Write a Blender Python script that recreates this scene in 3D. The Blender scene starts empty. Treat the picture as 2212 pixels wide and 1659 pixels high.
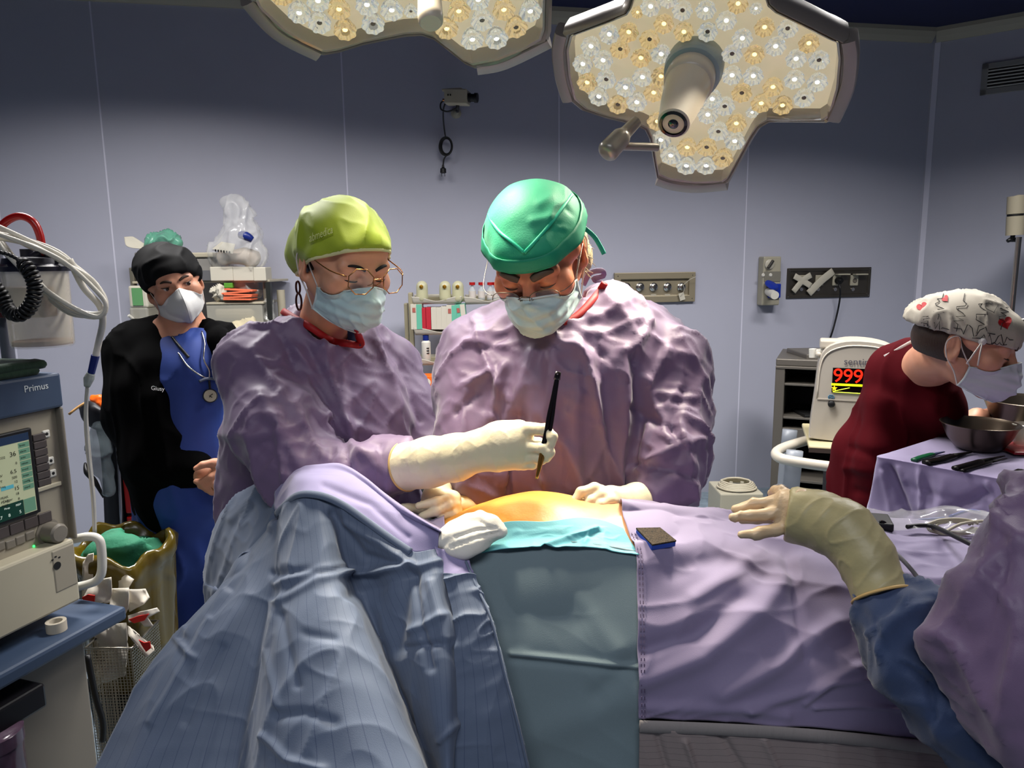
import bpy, bmesh, math, random
import numpy as np
from mathutils import Vector, Matrix, Euler
from math import radians, sin, cos, pi
random.seed(7)
SC = bpy.context.scene
COL = SC.collection
# ---------------------------------------------------------------- camera model (2212 x 1659)
IW, IH, FPX = 2212.0, 1659.0, 1580.0
PITCH, ROLL, CAMH = radians(9.3), 0.012, 1.55
_f = Vector((0, cos(PITCH), -sin(PITCH)))
_r = Vector((1, 0, 0)); _u = Vector((0, sin(PITCH), cos(PITCH)))
R_ = _r*cos(ROLL) - _u*sin(ROLL); U_ = _u*cos(ROLL) + _r*sin(ROLL)
CAM = Vector((0, 0, CAMH))
def ray(px, py):
    return _f + R_*((px-IW/2)/FPX) + U_*((IH/2-py)/FPX)
def P(px, py, D):
    """world point seen at a pixel of the photograph, D metres ahead of the photographer"""
    d = ray(px, py); return CAM + d*(D/d.y)
def PL(px, py, o, n):
    """where the line of sight meets the plane through o with normal n"""
    d = ray(px, py); t = (Vector(o)-CAM).dot(n)/d.dot(n); return CAM + d*t
cam_d = bpy.data.cameras.new('camera'); cam = bpy.data.objects.new('camera', cam_d); COL.objects.link(cam)
m = Matrix((R_, U_, -_f)).transposed().to_4x4(); m.translation = CAM; cam.matrix_world = m
cam_d.sensor_width = 36; cam_d.lens = 36*FPX/IW; cam_d.clip_start = 0.05
SC.camera = cam
# ---------------------------------------------------------------- materials
def lin(c):
    if isinstance(c, str):
        c = c.lstrip('#'); c = [int(c[i:i+2], 16)/255 for i in (0, 2, 4)]
    return tuple((x/12.92 if x <= .04045 else ((x+.055)/1.055)**2.4) for x in c)
MATS = {}
def mat(name, col, rough=.5, metal=0, spec=.5, emit=None, estr=0, trans=0, alpha=1, sheen=0, coat=0, var=0, vscale=6,
        bump=0, bscale=40, bdetail=3, stretch=(1,1,1), crumple=0, cscale=5, cstretch=(1,1,1), sss=0, ior=1.45, stripes=None, weave=0):
    if name in MATS: return MATS[name]
    m = bpy.data.materials.new(name); m.use_nodes = True; nt = m.node_tree; N = nt.nodes; L = nt.links
    b = N['Principled BSDF']; c = lin(col)
    b.inputs['Base Color'].default_value = (*c, 1); b.inputs['Roughness'].default_value = rough
    b.inputs['Metallic'].default_value = metal; b.inputs['Specular IOR Level'].default_value = spec
    b.inputs['IOR'].default_value = ior
    if emit: b.inputs['Emission Color'].default_value = (*lin(emit), 1); b.inputs['Emission Strength'].default_value = estr
    if trans: b.inputs['Transmission Weight'].default_value = trans
    if alpha < 1: b.inputs['Alpha'].default_value = alpha
    if sheen: b.inputs['Sheen Weight'].default_value = sheen; b.inputs['Sheen Roughness'].default_value = .5
    if coat: b.inputs['Coat Weight'].default_value = coat; b.inputs['Coat Roughness'].default_value = .15
    if sss:
        b.inputs['Subsurface Weight'].default_value = sss; b.inputs['Subsurface Radius'].default_value = (.012, .005, .003)
        b.inputs['Subsurface Scale'].default_value = 1.0
    tc = N.new('ShaderNodeTexCoord')
    src = None
    if var:
        nz = N.new('ShaderNodeTexNoise'); nz.inputs['Scale'].default_value = vscale; nz.inputs['Detail'].default_value = 4
        L.new(tc.outputs['Object'], nz.inputs['Vector'])
        mr = N.new('ShaderNodeMapRange'); mr.inputs[1].default_value = .3; mr.inputs[2].default_value = .7
        mr.inputs[3].default_value = 1-var; mr.inputs[4].default_value = 1+var; L.new(nz.outputs['Fac'], mr.inputs[0])
        mx = N.new('ShaderNodeVectorMath'); mx.operation = 'SCALE'; mx.inputs[0].default_value = c
        L.new(mr.outputs[0], mx.inputs['Scale']); src = mx.outputs[0]
    if stripes:      # (object-space direction, period, width, colour): woven lines of the cloth
        d, per, wd, sc = stripes
        dt = N.new('ShaderNodeVectorMath'); dt.operation = 'DOT_PRODUCT'; dt.inputs[1].default_value = d; L.new(tc.outputs['UV'] if len(d) == 3 and d[2] == 0 else tc.outputs['Object'], dt.inputs[0])
        mm = N.new('ShaderNodeMath'); mm.operation = 'PINGPONG'; mm.inputs[1].default_value = per/2; L.new(dt.outputs['Value'], mm.inputs[0])
        lt = N.new('ShaderNodeMath'); lt.operation = 'LESS_THAN'; lt.inputs[1].default_value = wd/2; L.new(mm.outputs[0], lt.inputs[0])
        mi = N.new('ShaderNodeMix'); mi.data_type = 'RGBA'; mi.inputs['A'].default_value = (*c, 1); mi.inputs['B'].default_value = (*lin(sc), 1)
        if src: L.new(src, mi.inputs['A'])
        L.new(lt.outputs[0], mi.inputs['Factor']); src = mi.outputs['Result']
    if src: L.new(src, b.inputs['Base Color'])
    nrm = None
    if crumple:
        mp = N.new('ShaderNodeMapping'); mp.inputs['Scale'].default_value = cstretch; L.new(tc.outputs['Object'], mp.inputs[0])
        nz = N.new('ShaderNodeTexNoise'); nz.noise_type = 'RIDGED_MULTIFRACTAL'; nz.inputs['Scale'].default_value = cscale
        nz.inputs['Detail'].default_value = 3; nz.inputs['Distortion'].default_value = .8; nz.inputs['Roughness'].default_value = .45
        L.new(mp.outputs[0], nz.inputs['Vector'])
        bp = N.new('ShaderNodeBump'); bp.inputs['Strength'].default_value = min(1, crumple); bp.inputs['Distance'].default_value = .012*max(1, crumple)
        L.new(nz.outputs['Fac'], bp.inputs['Height']); nrm = bp.outputs[0]
    if bump:
        mp = N.new('ShaderNodeMapping'); mp.inputs['Scale'].default_value = stretch; L.new(tc.outputs['Object'], mp.inputs[0])
        nz = N.new('ShaderNodeTexNoise'); nz.inputs['Scale'].default_value = bscale; nz.inputs['Detail'].default_value = bdetail
        L.new(mp.outputs[0], nz.inputs['Vector'])
        bp = N.new('ShaderNodeBump'); bp.inputs['Strength'].default_value = bump; bp.inputs['Distance'].default_value = .3/bscale
        L.new(nz.outputs['Fac'], bp.inputs['Height'])
        if nrm: L.new(nrm, bp.inputs['Normal'])
        nrm = bp.outputs[0]
    if weave:
        nz = N.new('ShaderNodeTexNoise'); nz.inputs['Scale'].default_value = 900; nz.inputs['Detail'].default_value = 1; L.new(tc.outputs['Object'], nz.inputs['Vector'])
        bp = N.new('ShaderNodeBump'); bp.inputs['Strength'].default_value = weave; bp.inputs['Distance'].default_value = .0006; L.new(nz.outputs['Fac'], bp.inputs['Height'])
        if nrm: L.new(nrm, bp.inputs['Normal'])
        nrm = bp.outputs[0]
    if nrm: L.new(nrm, b.inputs['Normal'])
    MATS[name] = m; return m
# ---------------------------------------------------------------- objects
def _props(o, label=None, cat=None, group=None, kind=None):
    if label: o['label'] = label
    if cat: o['category'] = cat
    if group: o['group'] = group
    if kind: o['kind'] = kind
    return o
def thing(name, loc, label, cat, group=None, rz=0):
    o = bpy.data.objects.new(name, None); o.empty_display_size = .05; COL.objects.link(o)
    o.location = loc; o.rotation_euler = (0, 0, rz); return _props(o, label, cat, group)
def attach(o, parent):
    bpy.context.view_layer.update()
    o.parent = parent; o.matrix_parent_inverse = wmat(parent).inverted()
def wmat(o):
    l = Matrix.LocRotScale(o.location, o.rotation_euler, o.scale)
    return wmat(o.parent) @ o.matrix_parent_inverse @ l if o.parent else l
def new_mesh(name, v, f, smooth=True):
    me = bpy.data.meshes.new(name); me.from_pydata([tuple(x) for x in v], [], [tuple(int(i) for i in q) for q in f]); me.update()
    if smooth: me.polygons.foreach_set('use_smooth', [True]*len(me.polygons))
    return me
def np_mesh(name, v, quads):
    me = bpy.data.meshes.new(name); n = len(v); k = len(quads)
    me.vertices.add(n); me.vertices.foreach_set('co', np.asarray(v, np.float32).ravel())
    me.loops.add(k*4); me.loops.foreach_set('vertex_index', np.asarray(quads, np.int32).ravel())
    me.polygons.add(k); me.polygons.foreach_set('loop_start', np.arange(0, k*4, 4, dtype=np.int32))
    me.polygons.foreach_set('use_smooth', np.ones(k, bool)); me.update(calc_edges=True); me.validate(); return me
def obj(name, me, material=None, parent=None, label=None, cat=None, group=None, kind=None, local=False):
    o = bpy.data.objects.new(name, me); COL.objects.link(o)
    if material: me.materials.clear(); me.materials.append(material)
    if parent:
        if local: o.parent = parent
        else: attach(o, parent)
    return _props(o, label, cat, group, kind)
def bevel(o, w=.004, seg=2, ang=35):
    b = o.modifiers.new('bevel', 'BEVEL'); b.width = w; b.segments = seg; b.limit_method = 'ANGLE'; b.angle_limit = radians(ang); return o
def solid(o, t=.002, off=0):
    b = o.modifiers.new('solid', 'SOLIDIFY'); b.thickness = t; b.offset = off; return o
class MB:
    """collects shapes into one mesh"""
    def __init__(s, frame=None): s.v = []; s.f = []; s.M = frame or Matrix()
    def add(s, vs, fs):
        n = len(s.v); s.v += [s.M @ Vector(x) for x in vs]; s.f += [tuple(i+n for i in q) for q in fs]; return s
    def box(s, lo, hi):
        (a, b, c), (d, e, g) = lo, hi
        return s.add([(a,b,c),(d,b,c),(d,e,c),(a,e,c),(a,b,g),(d,b,g),(d,e,g),(a,e,g)],
                     [(0,3,2,1),(4,5,6,7),(0,1,5,4),(1,2,6,5),(2,3,7,6),(3,0,4,7)])
    def cbox(s, c, half, M=None):
        c = Vector(c); M = M or Matrix.Identity(3); h = half
        vs = [c + M @ Vector((sx*h[0], sy*h[1], sz*h[2])) for sz in (-1,1) for sx, sy in ((-1,-1),(1,-1),(1,1),(-1,1))]
        return s.add(vs, [(0,3,2,1),(4,5,6,7),(0,1,5,4),(1,2,6,5),(2,3,7,6),(3,0,4,7)])
    def prism(s, poly, a, b):
        """polygon of 3-D points swept by vector: a + poly .. b + poly"""
        a = Vector(a); b = Vector(b); n = len(poly); p = [Vector(x) for x in poly]
        vs = [x+a for x in p] + [x+b for x in p]
        return s.add(vs, [tuple(range(n-1,-1,-1)), tuple(range(n, 2*n))] + [(i, (i+1) % n, n+(i+1) % n, n+i) for i in range(n)])
    def lathe(s, base, axis, prof, seg=24, cap=True, ribs=0, ramp=0):
        """profile [(radius, height)] turned about axis"""
        base = Vector(base); z = Vector(axis).normalized(); x = z.orthogonal().normalized(); y = z.cross(x)
        vs = []; fs = []
        for r, h in prof:
            for i in range(seg):
                a = 2*pi*i/seg; rr = r*(1 + (ramp if ribs and (i*ribs//seg) % 2 else 0))
                vs.append(base + z*h + (x*cos(a) + y*sin(a))*rr)
        for k in range(len(prof)-1):
            for i in range(seg):
                j = (i+1) % seg; fs.append((k*seg+i, k*seg+j, (k+1)*seg+j, (k+1)*seg+i))
        if cap:
            fs.append(tuple(range(seg-1, -1, -1))); fs.append(tuple((len(prof)-1)*seg+i for i in range(seg)))
        return s.add(vs, fs)
    def cyl(s, a, b, r, seg=20, r2=None):
        a = Vector(a); b = Vector(b); return s.lathe(a, b-a, [(r, 0), (r if r2 is None else r2, (b-a).length)], seg)
    def ball(s, c, r, seg=16, rings=10, R=None):
        c = Vector(c); r = r if hasattr(r, '__len__') else (r, r, r); vs = []; fs = []
        for k in range(1, rings):
            t = pi*k/rings
            for i in range(seg):
                a = 2*pi*i/seg; p = Vector((r[0]*sin(t)*cos(a), r[1]*sin(t)*sin(a), r[2]*cos(t))); vs.append(c + (R @ p if R else p))
        top = Vector((0,0,r[2])); n = len(vs); vs += [c + (R @ top if R else top), c - (R @ top if R else top)]
        for k in range(rings-2):
            for i in range(seg):
                j = (i+1) % seg; fs.append((k*seg+i, (k+1)*seg+i, (k+1)*seg+j, k*seg+j))
        for i in range(seg):
            j = (i+1) % seg; fs += [(n, i, j), (n+1, (rings-2)*seg+j, (rings-2)*seg+i)]
        return s.add(vs, fs)
    def tube(s, pts, r, seg=8, smooth=4, closed=False, flat=None):
        """round tube along a smooth curve; flat=(w,h,up) makes a ribbon"""
        p = spline([Vector(x) for x in pts], smooth, closed); n = len(p)
        rs = r if hasattr(r, '__len__') else [r]*n
        if len(rs) != n: rs = [float(np.interp(i/(n-1), np.linspace(0, 1, len(rs)), rs)) for i in range(n)]
        tang = [((p[(i+1) % n] if closed or i < n-1 else p[i]) - (p[i-1] if closed or i > 0 else p[i])).normalized() for i in range(n)]
        x = tang[0].orthogonal().normalized()
        if flat: x = Vector(flat[2])
        vs = []; fs = []
        for i in range(n):
            t = tang[i]; ref = Vector(flat[2]) if flat else x
            x = (ref - t*ref.dot(t)); x = x.normalized() if x.length > 1e-6 else t.orthogonal().normalized(); y = t.cross(x)
            for k in range(seg):
                a = 2*pi*k/seg
                if flat: vs.append(p[i] + x*(flat[1]*rs[i]*math.copysign(abs(cos(a))**.5, cos(a))) + y*(flat[0]*rs[i]*math.copysign(abs(sin(a))**.5, sin(a))))
                else: vs.append(p[i] + (x*cos(a) + y*sin(a))*rs[i])
        for i in range(n if closed else n-1):
            j = (i+1) % n
            for k in range(seg):
                q = (k+1) % seg; fs.append((i*seg+k, i*seg+q, j*seg+q, j*seg+k))
        if not closed: fs += [tuple(range(seg-1, -1, -1)), tuple((n-1)*seg+k for k in range(seg))]
        return s.add(vs, fs)
    def mesh(s, smooth=False):
        return new_mesh('m', s.v, s.f, smooth)
    def obj(s, name, material, parent=None, smooth=False, bev=0, **k):
        me = s.mesh(smooth); o = obj(name, me, material, parent, **k)
        if smooth == 'auto' or (smooth and smooth != 'all'):
            me.set_sharp_from_angle(angle=radians(38))
        if bev: bevel(o, bev)
        return o
def spline(p, sub=4, closed=False):
    n = len(p)
    if n < 3 or sub <= 1: return p
    out = []
    for i in range(n if closed else n-1):
        g = lambda k: p[k % n] if closed else p[max(0, min(n-1, k))]
        a, b, c, d = g(i-1), g(i), g(i+1), g(i+2)
        for k in range(sub):
            t = k/sub; out.append(.5*((2*b) + (c-a)*t + (2*a-5*b+4*c-d)*t*t + (3*b-a-3*c+d)*t**3))
    if not closed: out.append(p[-1])
    return out
def frame(o, x, y, z=None):
    x = Vector(x).normalized(); y = Vector(y).normalized(); z = Vector(z).normalized() if z is not None else x.cross(y).normalized()
    M = Matrix((x, y, z)).transposed().to_4x4(); M.translation = Vector(o); return M
def text(s, size, M, name='lettering', material=None, parent=None, extrude=.0004, align='LEFT', bend=None, spacing=1, **k):
    """raised lettering: text plane is the x/y plane of M"""
    c = bpy.data.curves.new('t', 'FONT'); c.body = s; c.size = size; c.extrude = extrude; c.align_x = align; c.space_character = spacing
    c.resolution_u = 3
    t = bpy.data.objects.new('t', c); COL.objects.link(t)
    dg = bpy.context.evaluated_depsgraph_get(); me = bpy.data.meshes.new_from_object(t.evaluated_get(dg))
    bpy.data.objects.remove(t); bpy.data.curves.remove(c)
    for v in me.vertices: v.co = bend(v.co) if bend else M @ v.co
    return obj(name, me, material, parent, **k)
# ---------------------------------------------------------------- noise
def _h(i, j, k, seed):
    h = (i*374761393 + j*668265263 + k*1440662683 + seed*97531) & 0xffffffff
    h = ((h ^ (h >> 13))*1274126177) & 0xffffffff
    return ((h ^ (h >> 16)) & 0xffffff)/float(0xffffff)
def vn(p, seed=0):
    i = np.floor(p).astype(np.int64); f = p-i; u = f*f*f*(f*(f*6-15)+10); x, y, z = i.T; a, b, c = u.T
    g = lambda dx, dy, dz: _h(x+dx, y+dy, z+dz, seed)
    L = lambda s, t, w: s+(t-s)*w
    return L(L(L(g(0,0,0), g(1,0,0), a), L(g(0,1,0), g(1,1,0), a), b), L(L(g(0,0,1), g(1,0,1), a), L(g(0,1,1), g(1,1,1), a), b), c)
def fbm(p, seed=0, o=3):
    s = 0; a = .5
    for k in range(o): s = s + a*vn(p*2**k, seed+k*11); a /= 2
    return s
def ridges(p, along, wl, stretch=3, seed=0, warp=.22):
    """long creases: ridged noise, wl metres across, stretched along a direction"""
    d = np.array(Vector(along).normalized()); t = p @ d
    q = (p - np.outer(t, d)*(1-1/stretch))/wl
    w = np.stack([fbm(q*.7+7.3, seed+3, 2), fbm(q*.7+31.7, seed+5, 2), fbm(q*.7+91.1, seed+9, 2)], 1)
    n = vn(q + w*warp*4, seed)
    return (1-np.abs(2*n-1))**3*1.25
def project(p):
    """photo pixel of each point"""
    d = p - np.array(CAM); z = d @ np.array(_f)
    return np.stack([IW/2 + FPX*(d @ np.array(R_))/z, IH/2 - FPX*(d @ np.array(U_))/z], 1)
def creases(p, segs):
    """sum of soft ridges (+) and furrows (-) along lines on the cloth: (x0,y0,x1,y1[,x2,y2..],width px,height m)"""
    q = project(p); out = np.zeros(len(p))
    for s in segs:
        pts = np.array(s[:-2], float).reshape(-1, 2); w, h = s[-2:]; dm = np.full(len(p), 1e9)
        for a, b in zip(pts[:-1], pts[1:]):
            ab = b-a; t = np.clip(((q-a) @ ab)/(ab @ ab), 0, 1); dm = np.minimum(dm, np.hypot(*(q - a - np.outer(t, ab)).T))
        out += h*np.exp(-(dm/w)**2)
    return out
# ---------------------------------------------------------------- implicit solids -> one continuous skin
def smin(a, b, k):
    if k <= 0: return np.minimum(a, b)
    h = np.clip(.5+.5*(b-a)/k, 0, 1); return b + (a-b)*h - k*h*(1-h)
class Solid:
    def __init__(s, M=None): s.ops = []; s.M = M or Matrix(); s.lo = np.full(3, 1e9); s.hi = -s.lo
    def _T(s, p): return np.array(s.M @ Vector(p))
    def _b(s, c, r):
        s.lo = np.minimum(s.lo, np.array(c)-r); s.hi = np.maximum(s.hi, np.array(c)+r)
    def rc(s, a, b, ra, rb, k=.02, op='u', raw=False):
        a, b = (np.array(a), np.array(b)) if raw else (s._T(a), s._T(b))
        if op == 'u': s._b(a, ra); s._b(b, rb)
        def f(p):
            ab = b-a; t = np.clip(((p-a) @ ab)/max(ab @ ab, 1e-12), 0, 1)
            return np.linalg.norm(p - a - t[:, None]*ab, axis=1) - (ra + t*(rb-ra))
        r = max(ra, rb); s.ops.append((f, k, op, np.minimum(a, b)-r, np.maximum(a, b)+r)); return s
    def ball(s, c, r, k=.02, op='u'): return s.rc(c, c, r, r, k, op)
    def inflate(s, B, n, t, k=.008):
        """a layer t thick over the first n shapes of another solid"""
        lo = np.min([o[3] for o in B.ops[:n] if o[3] is not None and o[2] == 'u'], 0)-t; hi = np.max([o[4] for o in B.ops[:n] if o[3] is not None and o[2] == 'u'], 0)+t
        H = Solid(); H.ops = B.ops[:n]; s.ops.append((lambda p: H.field(p)-t, k, 'u', lo, hi)); return s
    def chain(s, pts, k=.02, op='u'):
        """limb through photo pixels: (px, py, depth m, radius px)"""
        q = [(P(x, y, D), r*D/FPX) for x, y, D, r in pts]
        for (a, ra), (b, rb) in zip(q[:-1], q[1:]): s.rc(a, b, ra, rb, k, op, raw=True)
        return s
    def ell(s, c, r, rot=None, k=.02, op='u'):
        c = s._T(c); R = s.M.to_3x3() @ (rot or Matrix.Identity(3)); Rn = np.array(R); r = np.array(r, float)
        if op == 'u': s._b(c, r.max())
        def f(p):
            q = (p-c) @ Rn; k0 = np.linalg.norm(q/r, axis=1); k1 = np.linalg.norm(q/r**2, axis=1); return k0*(k0-1)/np.maximum(k1, 1e-9)
        s.ops.append((f, k, op, c-r.max(), c+r.max())); return s
    def box(s, c, h, rot=None, rd=.01, k=.01, op='u'):
        c = s._T(c); Rn = np.array(s.M.to_3x3() @ (rot or Matrix.Identity(3))); h = np.array(h, float)
        if op == 'u': s._b(c, np.linalg.norm(h))
        def f(p):
            q = np.abs((p-c) @ Rn) - h + rd
            return np.linalg.norm(np.maximum(q, 0), axis=1) + np.minimum(q.max(1), 0) - rd
        s.ops.append((f, k, op, c-np.linalg.norm(h), c+np.linalg.norm(h))); return s
    def cut(s, o, n, k=.004):
        """keep the side the normal points away from"""
        o = s._T(o); n = np.array(s.M.to_3x3() @ Vector(n)); n = n/np.linalg.norm(n)
        s.ops.append((lambda p: (p-o) @ n, k, 'i', None, None)); return s
    def field(s, p, cull=False):
        d = np.full(len(p), .5)
        if cull: lo = p.min(0)-.07; hi = p.max(0)+.07
        hit = False
        for f, k, op, a, b in s.ops:
            if cull and (not hit and op != 'u' or a is not None and (np.any(a > hi) or np.any(b < lo))): continue
            e = f(p); hit = True
            if op == 'u': d = smin(d, e, k)
            elif op == 's': d = -smin(-d, e, k)
            else: d = -smin(-d, -e, k)
        return d
    def mesh(s, h=.006, disp=None, smooth=0, pad=.03, fine=None, coarse=None):
        """fine = (lo, hi, h): a box sampled more closely; coarse = (z, h): below z sampled less closely"""
        ax = []
        for i in range(3):
            x = s.lo[i]-pad; e = s.hi[i]+pad; t = [x]
            while x < e:
                st = h
                if fine and fine[0][i] <= x <= fine[1][i]: st = fine[2]
                elif coarse and i == 2 and x < coarse[0]: st = coarse[1]
                x += st; t.append(x)
            ax.append(np.array(t))
        n = [len(a) for a in ax]; F = np.full(n, .5); B = 14
        for i in range(0, n[0], B):
            for j in range(0, n[1], B):
                for k in range(0, n[2], B):
                    g = np.stack(np.meshgrid(ax[0][i:i+B], ax[1][j:j+B], ax[2][k:k+B], indexing='ij'), -1); sh = g.shape[:3]
                    F[i:i+B, j:j+B, k:k+B] = s.field(g.reshape(-1, 3), True).reshape(sh)
        v, q = surfnet(F, 0, 1)
        v = np.stack([np.interp(v[:, i], np.arange(n[i]), ax[i]) for i in range(3)], 1)
        if smooth: v = relax(v, q, smooth)
        if disp is not None:
            nm = vnormals(v, q); v = v + nm*disp(v, nm)[:, None]
        return np_mesh('s', v, q)
    def hit(s, px, py, off=0, far=6):
        """first point of the surface along a line of sight"""
        d = np.array(ray(px, py).normalized()); o = np.array(CAM); t = .4
        for _ in range(160):
            e = s.field((o+d*t)[None])[0]
            if e < .0008: break
            t += max(e*.7, .0006)
            if t > far: return None
        return Vector(o + d*(t-off))
    def out(s, c, d, off=0):
        """surface point going outward from c along d"""
        c = np.array(s._T(c)); d = np.array(s.M.to_3x3() @ Vector(d)); d = d/np.linalg.norm(d)
        ts = np.linspace(0, .3, 151); F = s.field(c + ts[:, None]*d); i = np.argmax(F > 0); return Vector(c + d*(ts[i]+off))
def surfnet(F, lo, h):
    S = F < 0; n = np.array(F.shape)-1
    C = [(i, j, k) for i in (0,1) for j in (0,1) for k in (0,1)]
    cnt = sum(S[i:i+n[0], j:j+n[1], k:k+n[2]].astype(np.int8) for i, j, k in C)
    act = (cnt > 0) & (cnt < 8); I = np.argwhere(act); idx = np.full(act.shape, -1, np.int64); idx[act] = np.arange(len(I))
    acc = np.zeros((len(I), 3)); num = np.zeros(len(I))
    for a in C:
        for ax in range(3):
            if a[ax]: continue
            b = list(a); b[ax] = 1
            fa = F[I[:,0]+a[0], I[:,1]+a[1], I[:,2]+a[2]]; fb = F[I[:,0]+b[0], I[:,1]+b[1], I[:,2]+b[2]]
            mk = (fa < 0) != (fb < 0); t = np.where(mk, fa/np.where(mk, fa-fb, 1), 0)
            pos = np.tile(np.array(a, float), (len(I), 1)); pos[:, ax] += t
            acc += pos*mk[:, None]; num += mk
    v = lo + h*(I + acc/num[:, None])
    Q = []
    for ax in range(3):
        o1, o2 = [(1,2),(2,0),(0,1)][ax]
        sl0 = [slice(None)]*3; sl1 = [slice(None)]*3; sl0[ax] = slice(0, -1); sl1[ax] = slice(1, None)
        A = S[tuple(sl0)]; B = S[tuple(sl1)]; E = np.argwhere(A != B)
        ok = (E[:, o1] >= 1) & (E[:, o2] >= 1) & (E[:, o1] < n[o1]) & (E[:, o2] < n[o2]); E = E[ok]
        fl = A[E[:,0], E[:,1], E[:,2]]
        def ci(d1, d2):
            e = E.copy(); e[:, o1] -= d1; e[:, o2] -= d2; return idx[e[:,0], e[:,1], e[:,2]]
        q = np.stack([ci(1,1), ci(0,1), ci(0,0), ci(1,0)], 1); q[~fl] = q[~fl][:, ::-1]; Q.append(q)
    return v, np.concatenate(Q)
def relax(v, q, it):
    e = np.concatenate([q[:, [0,1]], q[:, [1,2]], q[:, [2,3]], q[:, [3,0]]]); e = np.concatenate([e, e[:, ::-1]])
    deg = np.bincount(e[:,0], minlength=len(v)).clip(1)
    for _ in range(it):
        s = np.stack([np.bincount(e[:,0], v[e[:,1], c], minlength=len(v)) for c in range(3)], 1)/deg[:, None]; v = .5*v+.5*s
    return v
def vnormals(v, q):
    n = np.cross(v[q[:,2]]-v[q[:,0]], v[q[:,3]]-v[q[:,1]]); out = np.zeros_like(v)
    for k in range(4):
        for c in range(3): out[:, c] += np.bincount(q[:,k], n[:, c], minlength=len(v))
    return out/np.maximum(np.linalg.norm(out, axis=1), 1e-9)[:, None]
def patch(rows, nu=60, nv=60, disp=None, raw=False, flip=False):
    """cloth sheet through a grid of control points (px, py, depth)"""
    C = np.array([[np.array(c if raw else P(*c)) for c in r] for r in rows])
    def up(C, n):
        k = C.shape[0]; t = np.linspace(0, k-1, n); i = np.minimum(t.astype(int), k-2); f = (t-i)[:, None, None]
        E = np.concatenate([2*C[:1]-C[1:2], C, 2*C[-1:]-C[-2:-1]]); a, b, c, d = E[i], E[i+1], E[i+2], E[i+3]
        return .5*(2*b + (c-a)*f + (2*a-5*b+4*c-d)*f**2 + (3*b-a-3*c+d)*f**3)
    G = up(C, nv); G = up(G.transpose(1,0,2), nu).transpose(1,0,2); v = G.reshape(-1, 3)
    i, j = np.meshgrid(np.arange(nv-1), np.arange(nu-1), indexing='ij'); b = (i*nu+j).ravel()
    q = np.stack([b, b+nu, b+nu+1, b+1], 1)
    if flip: q = q[:, ::-1]
    if disp is not None: nm = vnormals(v, q); v = v + nm*disp(v, nm)[:, None]
    me = np_mesh('p', v, q)
    # lengths along the sheet, for woven stripes
    gu = np.concatenate([np.zeros((nv,1)), np.cumsum(np.linalg.norm(np.diff(G, axis=1), axis=2), 1)], 1)
    U, V = np.meshgrid(np.linspace(0, 1, nu)*gu[:, -1].mean(), np.linspace(0, 1, nv)*np.linalg.norm(np.diff(G, axis=0), axis=2).sum(0).mean())
    uv = me.uv_layers.new(name='uv'); vi = np.zeros(len(me.loops), np.int32); me.loops.foreach_get('vertex_index', vi)
    uv.data.foreach_set('uv', np.stack([U.ravel()[vi], V.ravel()[vi]], 1).astype(np.float32).ravel())
    return me
def copy_thing(o, name=None, dM=None, label=None, group=None):
    c = o.copy(); COL.objects.link(c)
    if dM: c.location = dM
    if label: c['label'] = label
    if group: c['group'] = group
    for ch in list(o.children):
        d = ch.copy(); COL.objects.link(d); d.parent = c
        for g in list(ch.children):
            e = g.copy(); COL.objects.link(e); e.parent = d
    return c
CEIL_E, WORLD_E, PLATE_GLOW, SPOT1, SPOT2, EXPOSURE = 58, .10, .42, 112, 94, 0.15
# ================================================================ the room
WO = Vector((0, 4.558, 0)); WS = Vector((1, .19, 0)).normalized(); WN = Vector((.19, -1, 0)).normalized()
CO = PL(1977, 600, WO, WN); CO.z = 0; CS = Vector((1, -.77, 0)).normalized(); CN = Vector((-.77, -1, 0)).normalized()
UP = Vector((0, 0, 1))
def wp(px, py, n=0):
    return PL(px, py, WO + WN*n, WN)
def wsz(px, py, n=0):
    p = wp(px, py, n) - WO; return p.dot(WS), p.z
def W(s, z, n=0): return WO + WS*s + UP*z + WN*n
WF = frame(WO, WS, UP, WN)            # wall frame: x along, y up, z into the room
ZT, ZB = 3.03, 2.945
wall_m = mat('wall_paint', (.66, .665, .72), .55, spec=.3, var=.02, vscale=3)
seam_m = mat('wall_seam', (.80, .80, .86), .5)
floor_m = mat('floor_vinyl', (.48, .54, .58), .35, var=.28, vscale=22)
ceil_m = mat('ceiling_panel', (.10, .12, .27), .6)
corn_m = mat('cornice', (.62, .60, .54), .5)
fl = MB().add([(-4.5,-2.5,0), (6,-2.5,0), (6,7,0), (-4.5,7,0)], [(0,1,2,3)]).obj('floor', floor_m, kind='structure')
MB().add([(-4.5,-2.5,ZT), (-4.5,7,ZT), (6,7,ZT), (6,-2.5,ZT)], [(0,1,2,3)]).obj('ceiling', ceil_m, kind='structure')
sL = -4.2; sR = (CO-WO).dot(WS)
MB(WF).box((sL,0,-.1), (sR,ZT,0)).obj('wall_back', wall_m, kind='structure')
CF = frame(CO, CS, UP, CN)
MB(CF).box((0,0,-.1), (2.6,ZT,0)).obj('wall_right', wall_m, kind='structure')
LF = frame(W(sL,0,0), (0,-1,0), UP)
MB(LF).box((0,0,-.1), (6.2,ZT,0)).obj('wall_left', wall_m, kind='structure')
EF = frame(CO + CS*2.6, (0,-1,0), UP)
MB(EF).box((0,0,0), (6,ZT,.1)).obj('wall_side', wall_m, kind='structure')
def cornice(F, x0, x1, name):
    b = MB(F); prof = [(0,ZB),(.012,ZB),(.035,ZB+.03),(.05,ZB+.06),(.05,ZT),(0,ZT)]
    b.prism([(x0, y, z) for z, y in prof], (0,0,0), (x1-x0,0,0)); b.obj(name, corn_m, kind='structure')
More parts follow.
